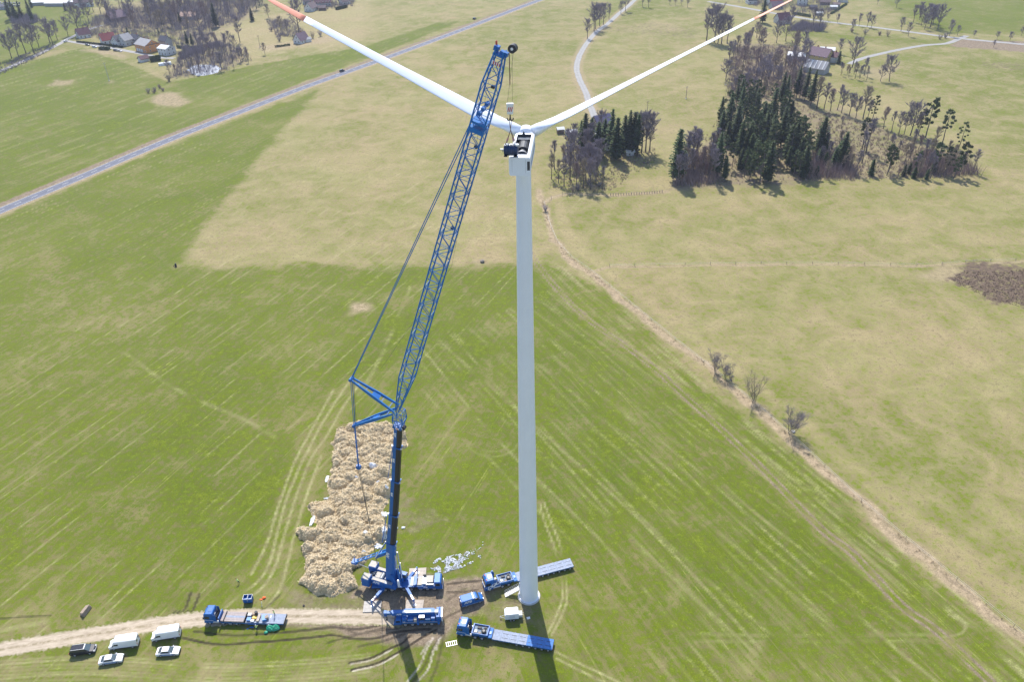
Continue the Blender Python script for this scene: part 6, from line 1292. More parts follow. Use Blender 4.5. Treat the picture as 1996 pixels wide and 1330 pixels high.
def pine_proto(seed, H, R, low=.5):
    r = random.Random(seed); tr = MB(); pts = [Vector((0, 0, 0))]; cw_ = RB()
    for i in range(6): pts.append(pts[-1] + Vector((r.uniform(-.25, .25), r.uniform(-.25, .25), H * .95 / 6)))
    for i in range(6): tr.tube(pts[i], pts[i + 1], (H * .015 + .04) * (1 - .13 * i), (H * .015 + .04) * (1 - .13 * (i + 1)), n=6, caps=False)
    for c in range(18):
        t = low + (1 - low) * (c + r.random()) / 18; z = t * H; az = c * 2.4 + r.uniform(-.5, .5); L = R * math.sin(math.pi * (.15 + .8 * (t - low) / (1 - low))) * r.uniform(.5, 1.1); p = Vector((math.cos(az) * L, math.sin(az) * L, z + .25 * L)); q = pts[min(5, int(t * 6.3))]
        tr.tube((q.x, q.y, z - .3), p, .07, .03, n=4, caps=False); rc = r.uniform(.6, 1.15)
        for k in range(60):
            d = Vector((r.gauss(0, 1), r.gauss(0, 1), r.gauss(0, .6))); d = d.normalized() * rc * r.uniform(.4, 1.05); u = Vector((r.uniform(-1, 1), r.uniform(-1, 1), r.uniform(-.6, .6))).normalized(); w = u.cross(d + Vector((.01, .02, .03))).normalized(); s = r.uniform(.2, .42); cw_.quad(p + d, u * s, w * s * .6)
    return ('pine_tree', mbmesh(tr, 'trunk', BARK), cw_.mesh('crown', NEEDLEP), H)
def bush_proto(seed, H, R, mt):
    r = random.Random(seed); tr = MB(); cw_ = RB()
    for s in range(14):
        az = r.uniform(0, 6.28); d = Vector((math.cos(az) * R * r.uniform(.2, 1), math.sin(az) * R * r.uniform(.2, 1), H * r.uniform(.6, 1))); b = Vector((d.x * .15, d.y * .15, 0)); tr.tube(b, b.lerp(d, .7), .05, .02, n=4, caps=False)
        for k in range(34): p = b.lerp(d, r.uniform(.2, 1)); e = p + Vector((r.uniform(-1, 1), r.uniform(-1, 1), r.uniform(-.1, 1))).normalized() * r.uniform(.3, .95); cw_.rib(p, e, .03, .01, r)
    return ('shrub', mbmesh(tr, 'stem', BARK), cw_.mesh('crown', mt), H)
BARE = [bare_proto(11, 17, 5.4), bare_proto(12, 19, 4.8, low=.35), bare_proto(13, 15, 5.6, n_l=18), bare_proto(14, 20, 6.4, n_l=20, low=.25), bare_proto(15, 16, 4.4, TWIGB), bare_proto(16, 18, 5.0, TWIGR)]
SLIM = [bare_proto(21, 15, 2.8, TWIGB, 13, .4, up=1.1, dens=9), bare_proto(22, 17, 3.0, None, 13, .45, up=1.1, dens=9), bare_proto(23, 13, 2.6, TWIGR, 12, .35, up=1.1, dens=9), bare_proto(24, 16, 2.5, TWIG, 10, .5, up=1.15, dens=8)]
SPRUCE = [spruce_proto(31, 22, 4.6, .10, 11), spruce_proto(32, 23, 4.2, .16, 11), spruce_proto(33, 18, 4.4, .06, 11), spruce_proto(34, 20, 3.8, .28, 10)]
YOUNG = [spruce_proto(35, 7, 1.8, .03, 8), spruce_proto(36, 9, 2.0, .04, 8)]
PINE = [pine_proto(41, 19, 3.2, .42), pine_proto(42, 17, 2.9, .35), pine_proto(43, 20, 3.8, .25)]
BUSH = [bush_proto(51, 3.2, 2.0, TWIG), bush_proto(52, 2.4, 1.8, TWIGR), bush_proto(53, 4.0, 2.2, TWIGB)]
RT = random.Random(77)
def plant(pr, x, y, label, cat, group=None, sc=1.0, name=None, lean=0.0):
    o = bpy.data.objects.new(name or pr[0], None); C.objects.link(o); o.location = (x, y, -.05); o.rotation_euler = (0, lean, RT.uniform(0, 6.283)); s = sc; o.scale = (s * RT.uniform(.9, 1.12), s * RT.uniform(.9, 1.12), s); tag(o, label, cat, group)
    link(pr[1].name.split('.')[0], pr[1], o); link('crown', pr[2], o); return o
def wood(poly, n, protos, label, group, smin=.8, smax=1.15, mind=3.0, cat='tree', avoid=()):
    P = _g2(poly); xs = [p[0] for p in P]; ys = [p[1] for p in P]; pts = []; tries = 0
    while len(pts) < n and tries < n * 80:
        tries += 1; x, y = RT.uniform(min(xs), max(xs)), RT.uniform(min(ys), max(ys))
        if poly_sd(np.array([x]), np.array([y]), P)[0] < 0 or any((x - a) ** 2 + (y - b) ** 2 < mind ** 2 for a, b in pts): continue
        pts.append((x, y)); plant(RT.choice(protos), x, y, label, cat, group, RT.uniform(smin, smax))
def at(px, py, pr, label, sc=1.0, cat='tree', group=None, hpx=None, lean=0.0):
    p = G(px, py)
    if hpx:                                        # scale so the crown top reaches the photographed height
        h = 1.0
        while proj(p + Vector((0, 0, h)))[1] > py - hpx and h < 40: h += .2
        sc = h / pr[3]
    return plant(pr, p.x, p.y, label, cat, group, sc, lean=lean)
# --- shrubs along the ditch
WIL = [bare_proto(61, 7.5, .9, TWIG, 24, .12, stems=7, up=1.25, dens=6, tw=.15), bare_proto(62, 8, .9, TWIGB, 26, .15, stems=8, up=1.3, dens=5, tw=.15), bare_proto(63, 7, 1.3, TWIG, 28, .15, stems=7, up=1.1, dens=8, tw=.15)]
for px, py, hp, k, lab in ((1393, 723, 47, 0, 'tall bare multi stemmed shrub first in line above the ditch bend'), (1413, 736, 38, 0, 'medium bare shrub close beside the tallest ditch shrub'), (1425, 744, 24, 0, 'smallest thin bare shrub beside a fallen branch at the ditch'), (1470, 784, 52, 1, 'fan shaped bare willow shrub with many upright stems on the ditch bank'), (1541, 846, 50, 2, 'rounded twiggy grey shrub with a pale boulder at its foot')): at(px, py, WIL[k], lab, hpx=hp, cat='shrub')
at(1063, 412, BUSH[0], 'small grey bush where ditch and grove fence meet', cat='bush')
# --- village edge, upper left
for i, (px, py, hp) in enumerate(((37, 111, 52), (51, 104, 58), (68, 105, 58), (76, 91, 42), (98, 84, 46), (104, 88, 42), (112, 77, 34), (133, 69, 36), (155, 65, 58), (2, 126, 40), (23, 113, 44))): at(px, py, BARE[i % 4], 'bare tree in the row along the village lane', group='bare trees along the village lane', hpx=hp)
wood([(150, 52), (165, 20), (220, 18), (330, -6), (520, -16), (520, 16), (460, 40), (410, 64), (330, 58), (255, 56), (215, 50)], 96, BARE + SLIM[:2], 'bare purplish tree in the wood behind the village houses', 'bare wood behind the village', .75, 1.1, 5)
wood([(325, 155), (330, 130), (352, 108), (400, 84), (450, 80), (492, 104), (492, 126), (440, 142), (360, 152)], 36, BARE[:3] + SLIM[:3], 'bare tree of the wood round the village pond', 'bare wood round the pond', .5, .85, 3.5)
wood([(20, 32), (60, 32), (70, 44), (22, 46)], 7, SPRUCE, 'dark spruce in the round clump on the far meadow', 'spruce clump on the far meadow', .75, .95, 5)
for px, py, k, hp, lab in ((422, 52, 0, 48, 'very tall dark spruce at the edge of the bare village wood'), (492, 40, 2, 26, 'slender lone spruce on the rough pasture'), (352, 44, 2, 22, 'broad spruce inside the bare wood beside a tan roof'), (330, 32, 1, 16, 'small spruce crown peeping from the bare wood'), (253, 78, 2, 26, 'dark spruce behind the white gabled house'), (175, 66, 2, 18, 'dark spruce beside the maroon roofed house'), (310, 66, 2, 12, 'low dark conifer beside the orange house garden'), (366, 86, 0, 27, 'clipped dark conifer pair partner by the garden'), (376, 88, 0, 24, 'shorter clipped dark conifer by the garden'), (62, 14, 2, 22, 'dark conifer before the long white roofs'), (128, 20, 2, 16, 'dark conifer at the end of the white roofs'), (390, 8, 1, 14, 'far spruce at the top of the village wood')): at(px, py, SPRUCE[k], lab, hpx=hp)
for px, py, k, hp, lab in ((583, 64, 3, 68, 'tall dark bare tree towering over the brown roofed cottage'), (560, 64, 0, 26, 'bare round tree between the two cottage bushes'), (548, 62, 4, 30, 'reddish bare tree on the rough meadow'), (468, 82, 1, 50, 'slim bare tree left of the lone spruce'), (524, 34, 4, 26, 'bare twiggy tree on the slope above the lone spruce'), (517, 106, 4, 22, 'bare bushy tree at the pasture edge')): at(px, py, BARE[k], lab, hpx=hp)
for px, py, k, lab in ((529, 60, 1, 'small reddish bush on the rough meadow'), (545, 80, 0, 'grey bush next to the cottage garden'), (330, 158, 2, 'broad bare bush at the tip of the pond wood'), (610, 74, 2, 'bare bush behind the cottage'), (625, 70, 0, 'bare bush at the end of the cottage hedge')): at(px, py, BUSH[k], lab, 1.6, 'bush')
wood([(285, 182), (300, 170), (322, 172), (322, 182), (300, 186)], 5, BUSH, 'grey bush of the thicket beside the wet hollow', 'thicket beside the wet hollow', .8, 1.2, 3, 'bush')
# --- lane and meadow trees, top centre
for i, (px, py, hp) in enumerate(((1145, 74, 36), (1158, 60, 50), (1161, 56, 46), (1169, 50, 42), (1176, 47, 40), (1187, 37, 30), (1219, 21, 34), (1210, 26, 24))): at(px, py, BARE[i % 4], 'bare tree beside the curving country lane', group='bare trees beside the country lane', hpx=hp)
for i, (px, py, hp) in enumerate(((1252, 12, 24), (1264, 14, 26), (1305, 8, 14), (1316, 9, 16), (1328, 10, 14), (1340, 14, 20))): at(px, py, BARE[i % 4], 'bare tree on the far meadow rim beyond the lane', group='bare trees on the far meadow rim', hpx=hp)
for i, (px, py, hp) in enumerate(((1377, 79, 62), (1392, 82, 68), (1399, 85, 58), (1406, 85, 56), (1417, 84, 54))): at(px, py, BARE[(i + 1) % 4], 'tall bare tree in the file before the big wood', group='tall bare trees before the big wood', hpx=hp)
# --- grove right of the nacelle
wood([(1066, 366), (1078, 330), (1110, 300), (1165, 300), (1182, 340), (1180, 372), (1120, 378)], 30, SLIM + BARE[:2], 'bare slender tree in the grove below the spruces', 'bare trees of the spruce grove', .75, 1.0, 2.6)
for i, (px, py, hp) in enumerate(((1140, 300, 82), (1152, 296, 68), (1165, 305, 70), (1191, 302, 92), (1201, 312, 86), (1225, 300, 86), (1234, 300, 84), (1241, 304, 84), (1216, 296, 74), (1132, 294, 60), (1178, 290, 60))): at(px, py, SPRUCE[i % 4], 'dark spruce sheltering the white building in the grove', group='spruces of the grove', hpx=hp)
for px, py, hp in ((1258, 296, 78), (1266, 294, 70), (1250, 298, 72), (1172, 258, 40), (1120, 285, 44)): at(px, py, BARE[int(px) % 3], 'bare tree standing among the grove spruces', group='bare trees among the grove spruces', hpx=hp)
wood([(1110, 376), (1180, 376), (1178, 352), (1120, 362)], 8, BUSH, 'low bush under the bare grove trees', 'bushes under the grove', .7, 1.1, 2.5, 'bush')
# --- big wood
at(1319, 352, SPRUCE[0], 'single dark spruce at the left corner of the big wood', hpx=104)
wood([(1308, 366), (1318, 340), (1345, 300), (1400, 300), (1400, 350), (1380, 368)], 24, SLIM, 'slender bare tree at the left corner of the big wood', 'bare trees at the big wood corner', .85, 1.15, 2.4)
wood([(1395, 355), (1388, 300), (1405, 225), (1440, 195), (1530, 200), (1560, 270), (1575, 352), (1480, 358)], 120, SPRUCE + PINE + PINE[1:], 'dark conifer in the dense heart of the big wood', 'conifers of the big wood', .55, 1.05, 2.5)
wood([(1405, 190), (1425, 100), (1470, 70), (1555, 82), (1575, 130), (1560, 195), (1480, 200)], 52, BARE + SLIM[:2], 'bare purplish tree in the upper part of the big wood', 'bare trees of the upper big wood', .65, .95, 4.5)
wood([(1560, 352), (1575, 280), (1620, 285), (1660, 345)], 16, YOUNG + [SPRUCE[2]], 'young green conifer on the lit flank of the big wood', 'young conifers of the big wood', .8, 1.2, 3)
wood([(1565, 350), (1590, 270), (1650, 290), (1690, 346)], 18, SLIM, 'bare sapling among the young conifers', 'bare saplings among the conifers', .5, .75, 3)
for i, (px, py) in enumerate(((1592, 212), (1606, 214), (1618, 216), (1632, 214), (1640, 220), (1655, 226), (1668, 230), (1682, 232), (1690, 236), (1722, 250), (1738, 256), (1752, 260), (1762, 262), (1774, 264), (1786, 266))): at(px, py, (SLIM + BARE)[i % 7], 'thin bare tree in the row behind the cleared ground', group='thin bare trees behind the clearing', hpx=RT.uniform(38, 66))
for px, py, hp in ((1700, 234, 48), (1804, 268, 76), (1836, 280, 66), (1868, 290, 52), (1790, 262, 50), (1680, 290, 60)): at(px, py, PINE[int(px) % 3], 'tall thin pine rising over the cleared ground', group='pines over the clearing', hpx=hp)
for px, py, hp in ((1580, 205, 70), (1568, 196, 66), (1552, 190, 62)): at(px, py, SPRUCE[1], 'narrow spruce at the inner corner of the clearing', group='narrow spruces at the clearing corner', hpx=hp)
wood([(1740, 346), (1750, 310), (1800, 280), (1870, 300), (1915, 338), (1880, 352)], 22, SLIM + [BARE[4]], 'bare tree in the right hand end of the big wood', 'bare trees at the big wood end', .55, .8, 3)
wood([(1690, 352), (1700, 335), (1860, 330), (1890, 350)], 13, YOUNG + [PINE[1]], 'low conifer in the sunny front of the big wood', 'low conifers at the big wood front', .6, 1.0, 4)
for px, py, hp in ((1688, 298, 70), (1680, 318, 60), (1732, 300, 40), (1640, 250, 24)): at(px, py, SLIM[3], 'tall thin stem left standing on the cleared ground', group='stems left on the clearing', hpx=hp)
# --- top right
for px, py, k, hp, lab, ln in ((1661, 131, 3, 58, 'big spreading bare tree beside the farm lane', 0), (1733, 158, 2, 46, 'wide leaning bare tree alone on the meadow', .12), (1716, 158, 0, 30, 'smaller bare tree close beside the wide leaning one', 0), (1636, 104, 0, 28, 'bare tree behind the yellow farmhouse annex', 0), (1566, 102, 1, 42, 'slim bare tree left of the yellow farmhouse', 0), (1584, 55, 1, 40, 'tall bare tree beside the road below the gardens', 0), (1596, 56, 1, 40, 'second tall bare tree below the gardens', 0), (1542, 50, 0, 36, 'bare tree beside the dark roofed house', 0), (1562, 55, 2, 16, 'small crooked orchard tree on the verge', 0), (1632, 44, 2, 16, 'small orchard tree above the road', 0), (1613, 40, 2, 12, 'tiny orchard tree next to the gardens', 0), (1690, 52, 3, 28, 'bare tree on the hill foot above the road', 0), (1698, 54, 0, 24, 'bare tree leaning towards the hill foot tree', 0), (1661, 62, 0, 24, 'bare tree just below the road', 0), (1674, 50, 1, 24, 'thin bare tree above the road bend', 0), (1756, 60, 0, 26, 'bare tree below the hill lane', 0), (1770, 70, 0, 26, 'bare tree by the roadside verge', 0), (1850, 70, 0, 30, 'bare tree at the lane junction', 0), (1866, 68, 0, 18, 'small bare tree past the lane junction', 0), (1898, 72, 2, 12, 'low orchard tree beside the brown field', 0), (1943, 76, 2, 14, 'low orchard tree along the brown field road', 0), (1968, 79, 2, 16, 'rounded orchard tree along the brown field road', 0), (1747, 14, 0, 22, 'bare tree on the hill crest lane', 0), (1710, 8, 1, 14, 'thin bare tree on the hill crest', 0), (1990, 70, 0, 18, 'bare tree at the far end of the brown field', 0), (1936, 92, 0, 14, 'thin sapling in front of the brown field', 0)): at(px, py, BARE[k], lab, hpx=hp, lean=ln)
wood([(1778, 42), (1795, 32), (1835, 48), (1832, 64), (1808, 62)], 11, BARE[:4], 'dark bare tree in the clump above the lane junction', 'dark bare clump above the junction', .7, 1.0, 5)
at(1486, 44, SPRUCE[0], 'broad dark spruce behind the right blade tip', hpx=52); at(1634, 124, SPRUCE[2], 'round dark conifer beside the yellow farmhouse', hpx=26)
wood([(1630, 150), (1700, 158), (1690, 148), (1640, 140)], 10, SLIM, 'bare sapling in the hedge row below the farmhouse', 'saplings below the farmhouse', .45, .7, 3)
for px, py in ((1660, 62), (1686, 66), (1714, 68), (1730, 70), (1832, 76), (1842, 74)): at(px, py, BUSH[int(px) % 3], 'low bush on the grass verge of the far road', 1.3, 'bush', 'bushes along the far road')
# --- undergrowth that nobody could count
def brush(label, polys, nn, hmin, hmax, mt, seed, name='undergrowth'):
    r = random.Random(seed); rb = RB()
    for pi, poly in enumerate(polys):
        n = nn[pi] if isinstance(nn, tuple) else nn; P = _g2(poly); xs = [p[0] for p in P]; ys = [p[1] for p in P]; k = 0; X_ = np.array([r.uniform(min(xs), max(xs)) for _ in range(n * 3)]); Y_ = np.array([r.uniform(min(ys), max(ys)) for _ in range(n * 3)]); ok = (poly_sd(X_, Y_, P) > 0)
        for x, y in list(zip(X_[ok], Y_[ok]))[:n]:
            h = r.uniform(hmin, hmax)
            for _ in range(9): a = Vector((x + r.uniform(-.4, .4) * h, y + r.uniform(-.4, .4) * h, 0)); rb.rib(a, a + Vector((r.uniform(-.5, .5), r.uniform(-.5, .5), 1)) * h * r.uniform(.5, 1), .05 * h ** .5, .015, r)
    o = link(name, rb.mesh(name, mt)); o['kind'] = 'stuff'; o['label'] = label; return o
brush('brown undergrowth beneath the trees of the big wood', [[(1310, 366), (1400, 230), (1430, 90), (1560, 90), (1600, 210), (1580, 355)], [(1560, 355), (1600, 215), (1760, 262), (1900, 345)]], 1900, .5, 1.9, TWIGR, 1)
brush('purplish undergrowth beneath the village wood', [[(150, 55), (220, 20), (520, -10), (470, 40), (400, 66)], [(325, 155), (350, 110), (450, 82), (492, 120), (420, 146)]], (1500, 350), .8, 2.4, TWIG, 2)
brush('brown undergrowth beneath the spruce grove', [[(1068, 368), (1120, 300), (1280, 290), (1280, 310), (1190, 372)]], 700, .4, 1.5, TWIGR, 3)
brush('purplish hedge scrub along the village lane', [[(-10, 140), (30, 112), (105, 84), (112, 90), (60, 118), (0, 146)]], 500, .8, 1.8, TWIG, 4)
brush('tall purplish saplings filling the village wood', [[(155, 50), (220, 20), (520, -14), (470, 36), (400, 62)], [(330, 150), (355, 110), (450, 84), (490, 118), (420, 142)]], (1300, 170), 3, 9, TWIG, 12, 'sapling_thicket')
brush('tall grey brown saplings filling the big wood', [[(1410, 190), (1430, 95), (1555, 90), (1575, 190)], [(1312, 364), (1345, 305), (1400, 305), (1395, 360)], [(1570, 350), (1590, 300), (1650, 310), (1680, 346)], [(1745, 346), (1800, 300), (1870, 305), (1910, 340)]], (560, 260, 260, 260), 2, 7, TWIGR, 13, 'sapling_thicket')
brush('purplish garden thicket among the village houses', [[(150, 74), (175, 58), (330, 62), (420, 66), (400, 84), (345, 92), (300, 78), (210, 72)], [(355, 104), (400, 88), (440, 84), (400, 100), (350, 118)], [(20, 30), (70, 30), (75, 44), (24, 46)]], 420, 2, 6, TWIG, 14, 'garden_thicket')
brush('twiggy garden thicket among the far right houses', [[(1440, 4), (1500, -8), (1640, -10), (1630, 26), (1580, 30), (1530, 24)], [(1535, 60), (1560, 45), (1610, 50), (1600, 62)]], 420, 2, 6, TWIG, 15, 'garden_thicket')
brush('twiggy thicket around the upper hamlet', [[(520, 40), (570, 40), (600, 70), (540, 72)], [(590, 8), (690, -4), (690, 12), (600, 22)]], 300, 1.5, 5, TWIG, 16, 'garden_thicket')
HEATH = mat('dark_heather', (.095, .066, .055), .95, var=.4, scale=.6)
brush('dark brown heath shrubs on the right hand pasture', [[(1850, 545), (1880, 528), (1930, 530), (1996, 525), (2060, 530), (2060, 625), (1996, 600), (1930, 585)]], 2200, .10, .36, HEATH, 5, 'heath_shrubs')
brush('dry pale reeds standing in the ditch', [[(x - 4, y + 2) for x, y in DITCH_PX[1:]] + [(x + 5, y - 2) for x, y in DITCH_PX[:0:-1]]], 2400, .2, .6, mat('dry_reed', (.33, .25, .165), .95, var=.3, scale=.5), 6, 'dry_reeds')
# ================================================================== HOUSES
def plaster(n, c): return mat(n, c, .85, var=.1, scale=.6)
PW, PO, PY, PG, PB = plaster('white_plaster', (.62, .62, .62)), plaster('orange_plaster', (.62, .27, .09)), plaster('yellow_plaster', (.52, .40, .17)), plaster('grey_render', (.36, .36, .37)), plaster('brown_boards', (.16, .11, .09))
def roofm(n, c): return mat(n, c, .75, var=.2, scale=.8, bump=.3)
RR_, RM, RG, RD, RB_, RP, RT_, RW = roofm('red_roof_tiles', (.30, .065, .06)), roofm('maroon_roof', (.12, .05, .065)), roofm('grey_roof', (.34, .33, .34)), roofm('dark_slate_roof', (.075, .075, .10)), roofm('brown_roof', (.15, .105, .11)), roofm('purple_brown_roof', (.19, .12, .15)), roofm('tan_roof', (.42, .28, .21)), roofm('white_sheet_roof', (.70, .70, .70))
BRICK = mat('brick_chimney', (.28, .12, .09), .9, var=.2)
def house(label, px, py, w, d, eave, rise, hdg, wall, roof, cat='house', name='village_house', windows=True, chim=1, z0=0.0):
    p = G(px, py); t = thing(name, label, cat, (p.x, p.y, z0), rad(hdg)); x, y = w / 2, d / 2
    m = MB(); m.loft([[(-x, -y, 0), (-x, y, 0), (-x, y, eave), (-x, 0, eave + rise), (-x, -y, eave)], [(x, -y, 0), (x, y, 0), (x, y, eave), (x, 0, eave + rise), (x, -y, eave)]]); wl = m.build('wall', wall, t)
    ov = .45; k = rise / y; rf = None
    m = MB()
    for s in (-1, 1):
        a = [(-x - ov, s * (y + ov), eave - ov * k + .05), (x + ov, s * (y + ov), eave - ov * k + .05), (x + ov, 0, eave + rise + .05), (-x - ov, 0, eave + rise + .05)]
        m.hexa(a + [(q[0], q[1], q[2] + .22) for q in a])
    rf = m.build('roof', roof, t)
    for c in range(chim): MB().box((x * (.35 - .8 * c), y * .15, eave + rise + .35), (.7, .7, 1.7)).build('chimney', BRICK, rf)
    if windows:
        nw = max(2, int(w / 3.2))
        for st_ in range(1 if eave < 3.6 else 2):
            for i in range(nw):
                cx = -x + (i + .5) * w / nw; zc = 1.5 + st_ * 2.7
                for s in (-1, 1):
                    if st_ == 0 and i == nw // 2 and s < 0: MB().box((cx, s * (y + .02), 1.05), (1.0, .1, 2.1)).build('door', WOOD, t); continue
                    q = MB().box((cx, s * (y + .015), zc), (1.15, .10, 1.35)).build('window', WHITE, t); MB().box((cx, s * (y + .06), zc), (.95, .03, 1.15)).build('pane', GLASS, q)
        for s in (-1, 1):
            for yy, zc in [(-y * .45, 1.5), (y * .45, 1.5)] + ([(-y * .4, 4.2), (y * .4, 4.2)] if eave > 3.6 else []) + [(0, eave + rise * .4)]:
                q = MB().box((s * (x + .015), yy, zc), (.10, 1.0, 1.25)).build('window', WHITE, t); MB().box((s * (x + .06), yy, zc), (.03, .8, 1.05)).build('pane', GLASS, q)
    return t
def pitched(*a, **k): return house(*a, **k)
house('white gabled house with dark maroon roof beside the village lane', 164, 72, 10, 9, 3.2, 4.6, 40, PW, RM)
house('white gabled house with bright red tiled roof on the village street', 212, 83, 11, 9, 3.3, 4.8, 38, PW, RR_, chim=2)
house('white timber framed house with blue grey roof squeezed beside the red roof', 234, 87, 9, 8, 4.0, 4.0, 60, PW, RD)
house('tall pale gabled house left of the orange house', 247, 87, 9, 8.5, 4.6, 4.4, 65, plaster('pale_grey_plaster', (.5, .49, .48)), RG)
t = house('large orange house with wide grey roof on the village street', 290, 98, 16, 13, 5.6, 3.6, -38, PO, RG, chim=2)
for i in range(3): MB().box((-5 + i * 3.2, -6.62, 1.5), (2.2, .2, 2.4)).build('white_shutter', PW, t)
MB().bb(8.02, 8.2, -6.2, 6.2, 5.7, 6.3).build('gable_board', PB, t)
house('square white house with shallow white lean-to roof beside the orange house', 327, 105, 10, 9.5, 5.2, 1.8, -30, PW, RW); house('blue grey slate roof rising behind the square white house', 325, 90, 8, 7, 5.2, 3.2, -30, PG, RD, windows=False)
house('dark blue roofed outbuilding behind the orange house', 268, 84, 9, 8, 3.6, 3.6, -30, PG, RD)
house('dark purple barn roof half hidden in the bare wood', 228, 39, 15, 12, 3.5, 5.2, 45, PB, RP, 'barn', 'barn', False); house('tan roofed low building deep in the village wood', 371, 36, 16, 10, 3.2, 3.0, -10, PG, RT_); house('brown roofed large house at the head of the village wood', 165, 11, 18, 13, 4.5, 5.5, 25, PW, RB_); house('broad brown roof on the far village skyline', 178, -3, 20, 13, 4.5, 5, 10, PG, RB_, windows=False)
house('long low building with white roof beyond the far meadow', 88, 8, 26, 11, 3, 1.2, 4, PG, RW, 'shed', 'long_shed', False, 0); house('second low building with bright white roof beyond the meadow', 117, 9, 24, 16, 3, 1.2, -6, PG, RW, 'shed', 'long_shed', False, 0); house('small white roofed shed next to the bright long roofs', 141, 8, 9, 7, 3, 1, 5, PG, RW, 'shed', 'garden_shed', False, 0); house('grey shed roof at the far left village edge', 4, 17, 12, 9, 3.0, 2, 8, PG, RD, 'shed', 'garden_shed', False, 0); house('wide brown roof behind the far village car park', 20, -4, 26, 12, 4, 3, 5, PG, RB_, 'building', 'far_building', False)
house('white house with brown roof at the edge of the upper hamlet', 607, 20, 11, 9, 3.2, 4.5, 70, PW, RB_); house('grey roofed house behind the white hamlet house', 601, 6, 10, 9, 3.5, 4, 20, PG, RB_); house('large dark roofed house in the middle of the upper hamlet', 630, 10, 16, 12, 3.6, 5, 15, PG, RM); house('small dark roofed house at the right of the upper hamlet', 672, 7, 9, 8, 3, 3.5, 40, PW, RB_); house('low brown shed before the dark hamlet house', 629, 19, 7, 5, 2.6, 1.8, 5, PB, RB_, 'shed', 'garden_shed', False, 0)
t = house('white cottage with steep brown roof alone at the field edge', 588, 82, 11, 8, 2.8, 5.0, 62, PW, RP); house('small pale roofed annex beside the brown roofed cottage', 598, 81, 7, 4, 2.3, 1.2, 35, PW, RG, 'annex', 'cottage_annex', False, 0)
t = house('yellow farmhouse with purple brown roof and two chimneys', 1597, 118, 15, 10, 4.6, 4.6, -48, PY, RP, chim=2, name='farmhouse'); house('white annex with red roof joined to the yellow farmhouse', 1622, 119, 8, 7, 4.0, 2.6, -40, PW, RM, 'annex', 'farmhouse_annex', False); house('white roofed flat building behind the yellow farmhouse', 1611, 106, 10, 7, 4, 1.4, -20, PG, RW, 'shed', 'farm_shed', False, 0)
t = house('weathered grey barn with pale plank roof below the farmhouse', 1590, 140, 15, 9, 3.6, 4.2, -42, PG, RG, 'barn', 'barn', False, 0)
for i in range(5): MB().hexa([(-6.5 + i * 3, -4.9, 3.55), (-5.8 + i * 3, -4.9, 3.55), (-5.8 + i * 3, -.2, 7.95), (-6.5 + i * 3, -.2, 7.95), (-6.5 + i * 3, -4.9, 3.72), (-5.8 + i * 3, -4.9, 3.72), (-5.8 + i * 3, -.2, 8.1), (-6.5 + i * 3, -.2, 8.1)]).build('pale_plank', GALV, t)
house('low shed with broken white roof left of the yellow farmhouse', 1552, 114, 12, 8, 2.8, 1.8, -25, PG, RW, 'shed', 'farm_shed', False, 0)
house('white house with dark purple roof beside the road and spruce', 1524, 44, 11, 10, 3.4, 5, 12, PW, RM); house('house with pale gable and grey roof in the far gardens', 1563, 8, 11, 9, 4, 4.5, 70, PW, RD); house('red roofed house behind the broad dark spruce', 1506, 8, 12, 9, 3.5, 4, 20, PW, RR_); house('purple roofed house half hidden below the red roof', 1512, 16, 11, 8, 3, 3.5, 10, PG, RP); house('white walled house far left of the broad spruce', 1464, 6, 9, 8, 3.5, 3.5, 5, PW, RD); house('small brown shed roof in the far gardens', 1607, 8, 9, 5, 2.5, 1.8, -15, PB, RB_, 'shed', 'garden_shed', False, 0); house('small white shed roof among the far gardens', 1624, 17, 6, 4, 2.3, 1.0, -10, PG, RW, 'shed', 'garden_shed', False, 0); house('pale shed beside the garden hedge', 1642, 3, 9, 5, 2.4, 1.4, -15, PW, RG, 'shed', 'garden_shed', False, 0); house('low dark shed near the garden path', 1584, 17, 6, 4, 2.3, 1.3, 0, PB, RD, 'shed', 'garden_shed', False, 0); house('tiny white roofed hut below the gardens', 1596, 29, 5, 4, 2.2, .9, 0, PG, RW, 'hut', 'garden_hut', False, 0); house('grey hut with dark roof beside the garden hedge', 1630, 12, 6, 4, 2.3, 1.2, -20, PG, RB_, 'hut', 'garden_hut', False, 0)
t = house('long white building glimpsed between the grove spruces', 1206, 288, 16, 8, 3.4, 3.0, 3, PW, RD, 'building', 'grove_building'); house('blue purple roofed house behind the grove spruces', 1172, 250, 10, 9, 4, 4, 25, PB, roofm('blue_purple_roof', (.13, .12, .22))); house('small hut with bright white roof at the grove edge', 1092, 259, 3.6, 3.4, 2.6, .8, 10, PB, RW, 'hut', 'garden_hut', False, 0); house('low white shed between hut and grove', 1113, 262, 6, 4, 2.0, .8, 15, PW, RW, 'shed', 'garden_shed', False, 0); house('small white caravan like shed under the grove', 1228, 302, 4, 3, 2.2, .6, 0, PW, RW, 'shed', 'garden_shed', False, 0)
house('small garden shed with reddish roof in front of the orange house', 281, 119, 7, 5, 2.4, 2.0, 50, PW, RM, 'shed', 'garden_shed', False, 0)
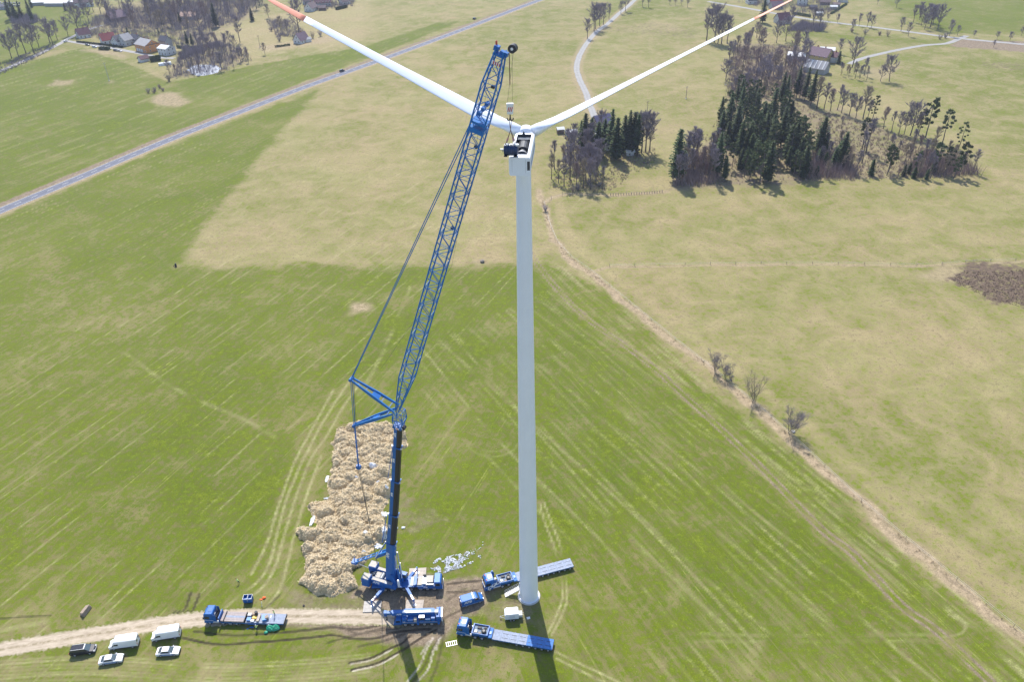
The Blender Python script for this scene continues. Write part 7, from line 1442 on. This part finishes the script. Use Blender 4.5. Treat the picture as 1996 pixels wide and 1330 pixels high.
# polytunnel and clipped hedge
p = G(322, 126); t = thing('polytunnel', 'white half round polytunnel at the garden end', 'polytunnel', p, rad(28)); m = MB(); m.loft([[(x, 2.0 * math.cos(a), 2.1 * math.sin(a)) for a in np.linspace(0, math.pi, 10)] for x in np.linspace(-4.5, 4.5, 7)]); m.build('cover', PLASTW, t)
for x in np.linspace(-4.5, 4.5, 6):
    m = MB(); A_ = np.linspace(0, math.pi, 8)
    for a, b in zip(A_[:-1], A_[1:]): m.tube((x, 2.05 * math.cos(a), 2.15 * math.sin(a)), (x, 2.05 * math.cos(b), 2.15 * math.sin(b)), .05, n=4, caps=False)
    m.build('hoop', GALV, t)
def hedge(label, pts, w, h, seed):
    r = random.Random(seed); P = _g2(pts); rb = RB()
    for a, b in zip(P[:-1], P[1:]):
        L = math.hypot(b[0] - a[0], b[1] - a[1]); n = int(L * w * h * 16); u = Vector((b[0] - a[0], b[1] - a[1], 0)).normalized(); s = Vector((-u.y, u.x, 0))
        for _ in range(n):
            q = Vector((a[0], a[1], 0)) + u * r.uniform(0, L) + s * r.uniform(-w / 2, w / 2) + Vector((0, 0, r.uniform(.1, h))); d = Vector((r.gauss(0, 1), r.gauss(0, 1), r.gauss(0, 1))).normalized(); e = d.orthogonal().normalized(); rb.quad(q, d * .22, e * .16)
    o = link('hedge', rb.mesh('hedge', NEEDLE)); return tag(o, label, 'hedge')
hedge('dark clipped hedge block beside the village street', [(195, 96), (214, 97)], 3.5, 2.4, 1); hedge('dark hedge along the houses of the village street', [(150, 82), (205, 88), (240, 93)], 1.6, 1.5, 2); hedge('dark green hedge below the far gardens', [(1545, 27), (1580, 33)], 2.2, 2.2, 3); hedge('dark hedge running down beside the hill gardens', [(1620, 27), (1650, 8)], 1.8, 1.6, 4); hedge('hedge in the garden of the lone cottage', [(536, 92), (566, 88)], 1.8, 1.5, 5); hedge('dark hedge in front of the small garden shed', [(294, 120), (314, 117)], 4.0, 4.0, 6); hedge('dark garden hedge beside the upper hamlet', [(655, 19), (676, 14)], 3.0, 2.5, 7); hedge('dark hedge beside the square white house', [(345, 93), (390, 98)], 1.8, 2.2, 8)
# ================================================================== HAZE
m = MB(); m.bb(-9000, 9000, -1200, 4600, -1.0, 158.0); hz_ = m.build('haze', mat('haze_shell', (1, 1, 1))); hz_['kind'] = 'stuff'; hz_['label'] = 'thin pale spring haze over the whole valley'
hm = bpy.data.materials.new('haze_air'); hm.use_nodes = True; hm.node_tree.nodes.clear(); pv = hm.node_tree.nodes.new('ShaderNodeVolumePrincipled'); pv.inputs['Color'].default_value = (.72, .78, 1.0, 1); pv.inputs['Density'].default_value = 0.00010; pv.inputs['Anisotropy'].default_value = 0.2
ho = hm.node_tree.nodes.new('ShaderNodeOutputMaterial'); hm.node_tree.links.new(pv.outputs[0], ho.inputs['Volume']); hz_.data.materials.clear(); hz_.data.materials.append(hm)
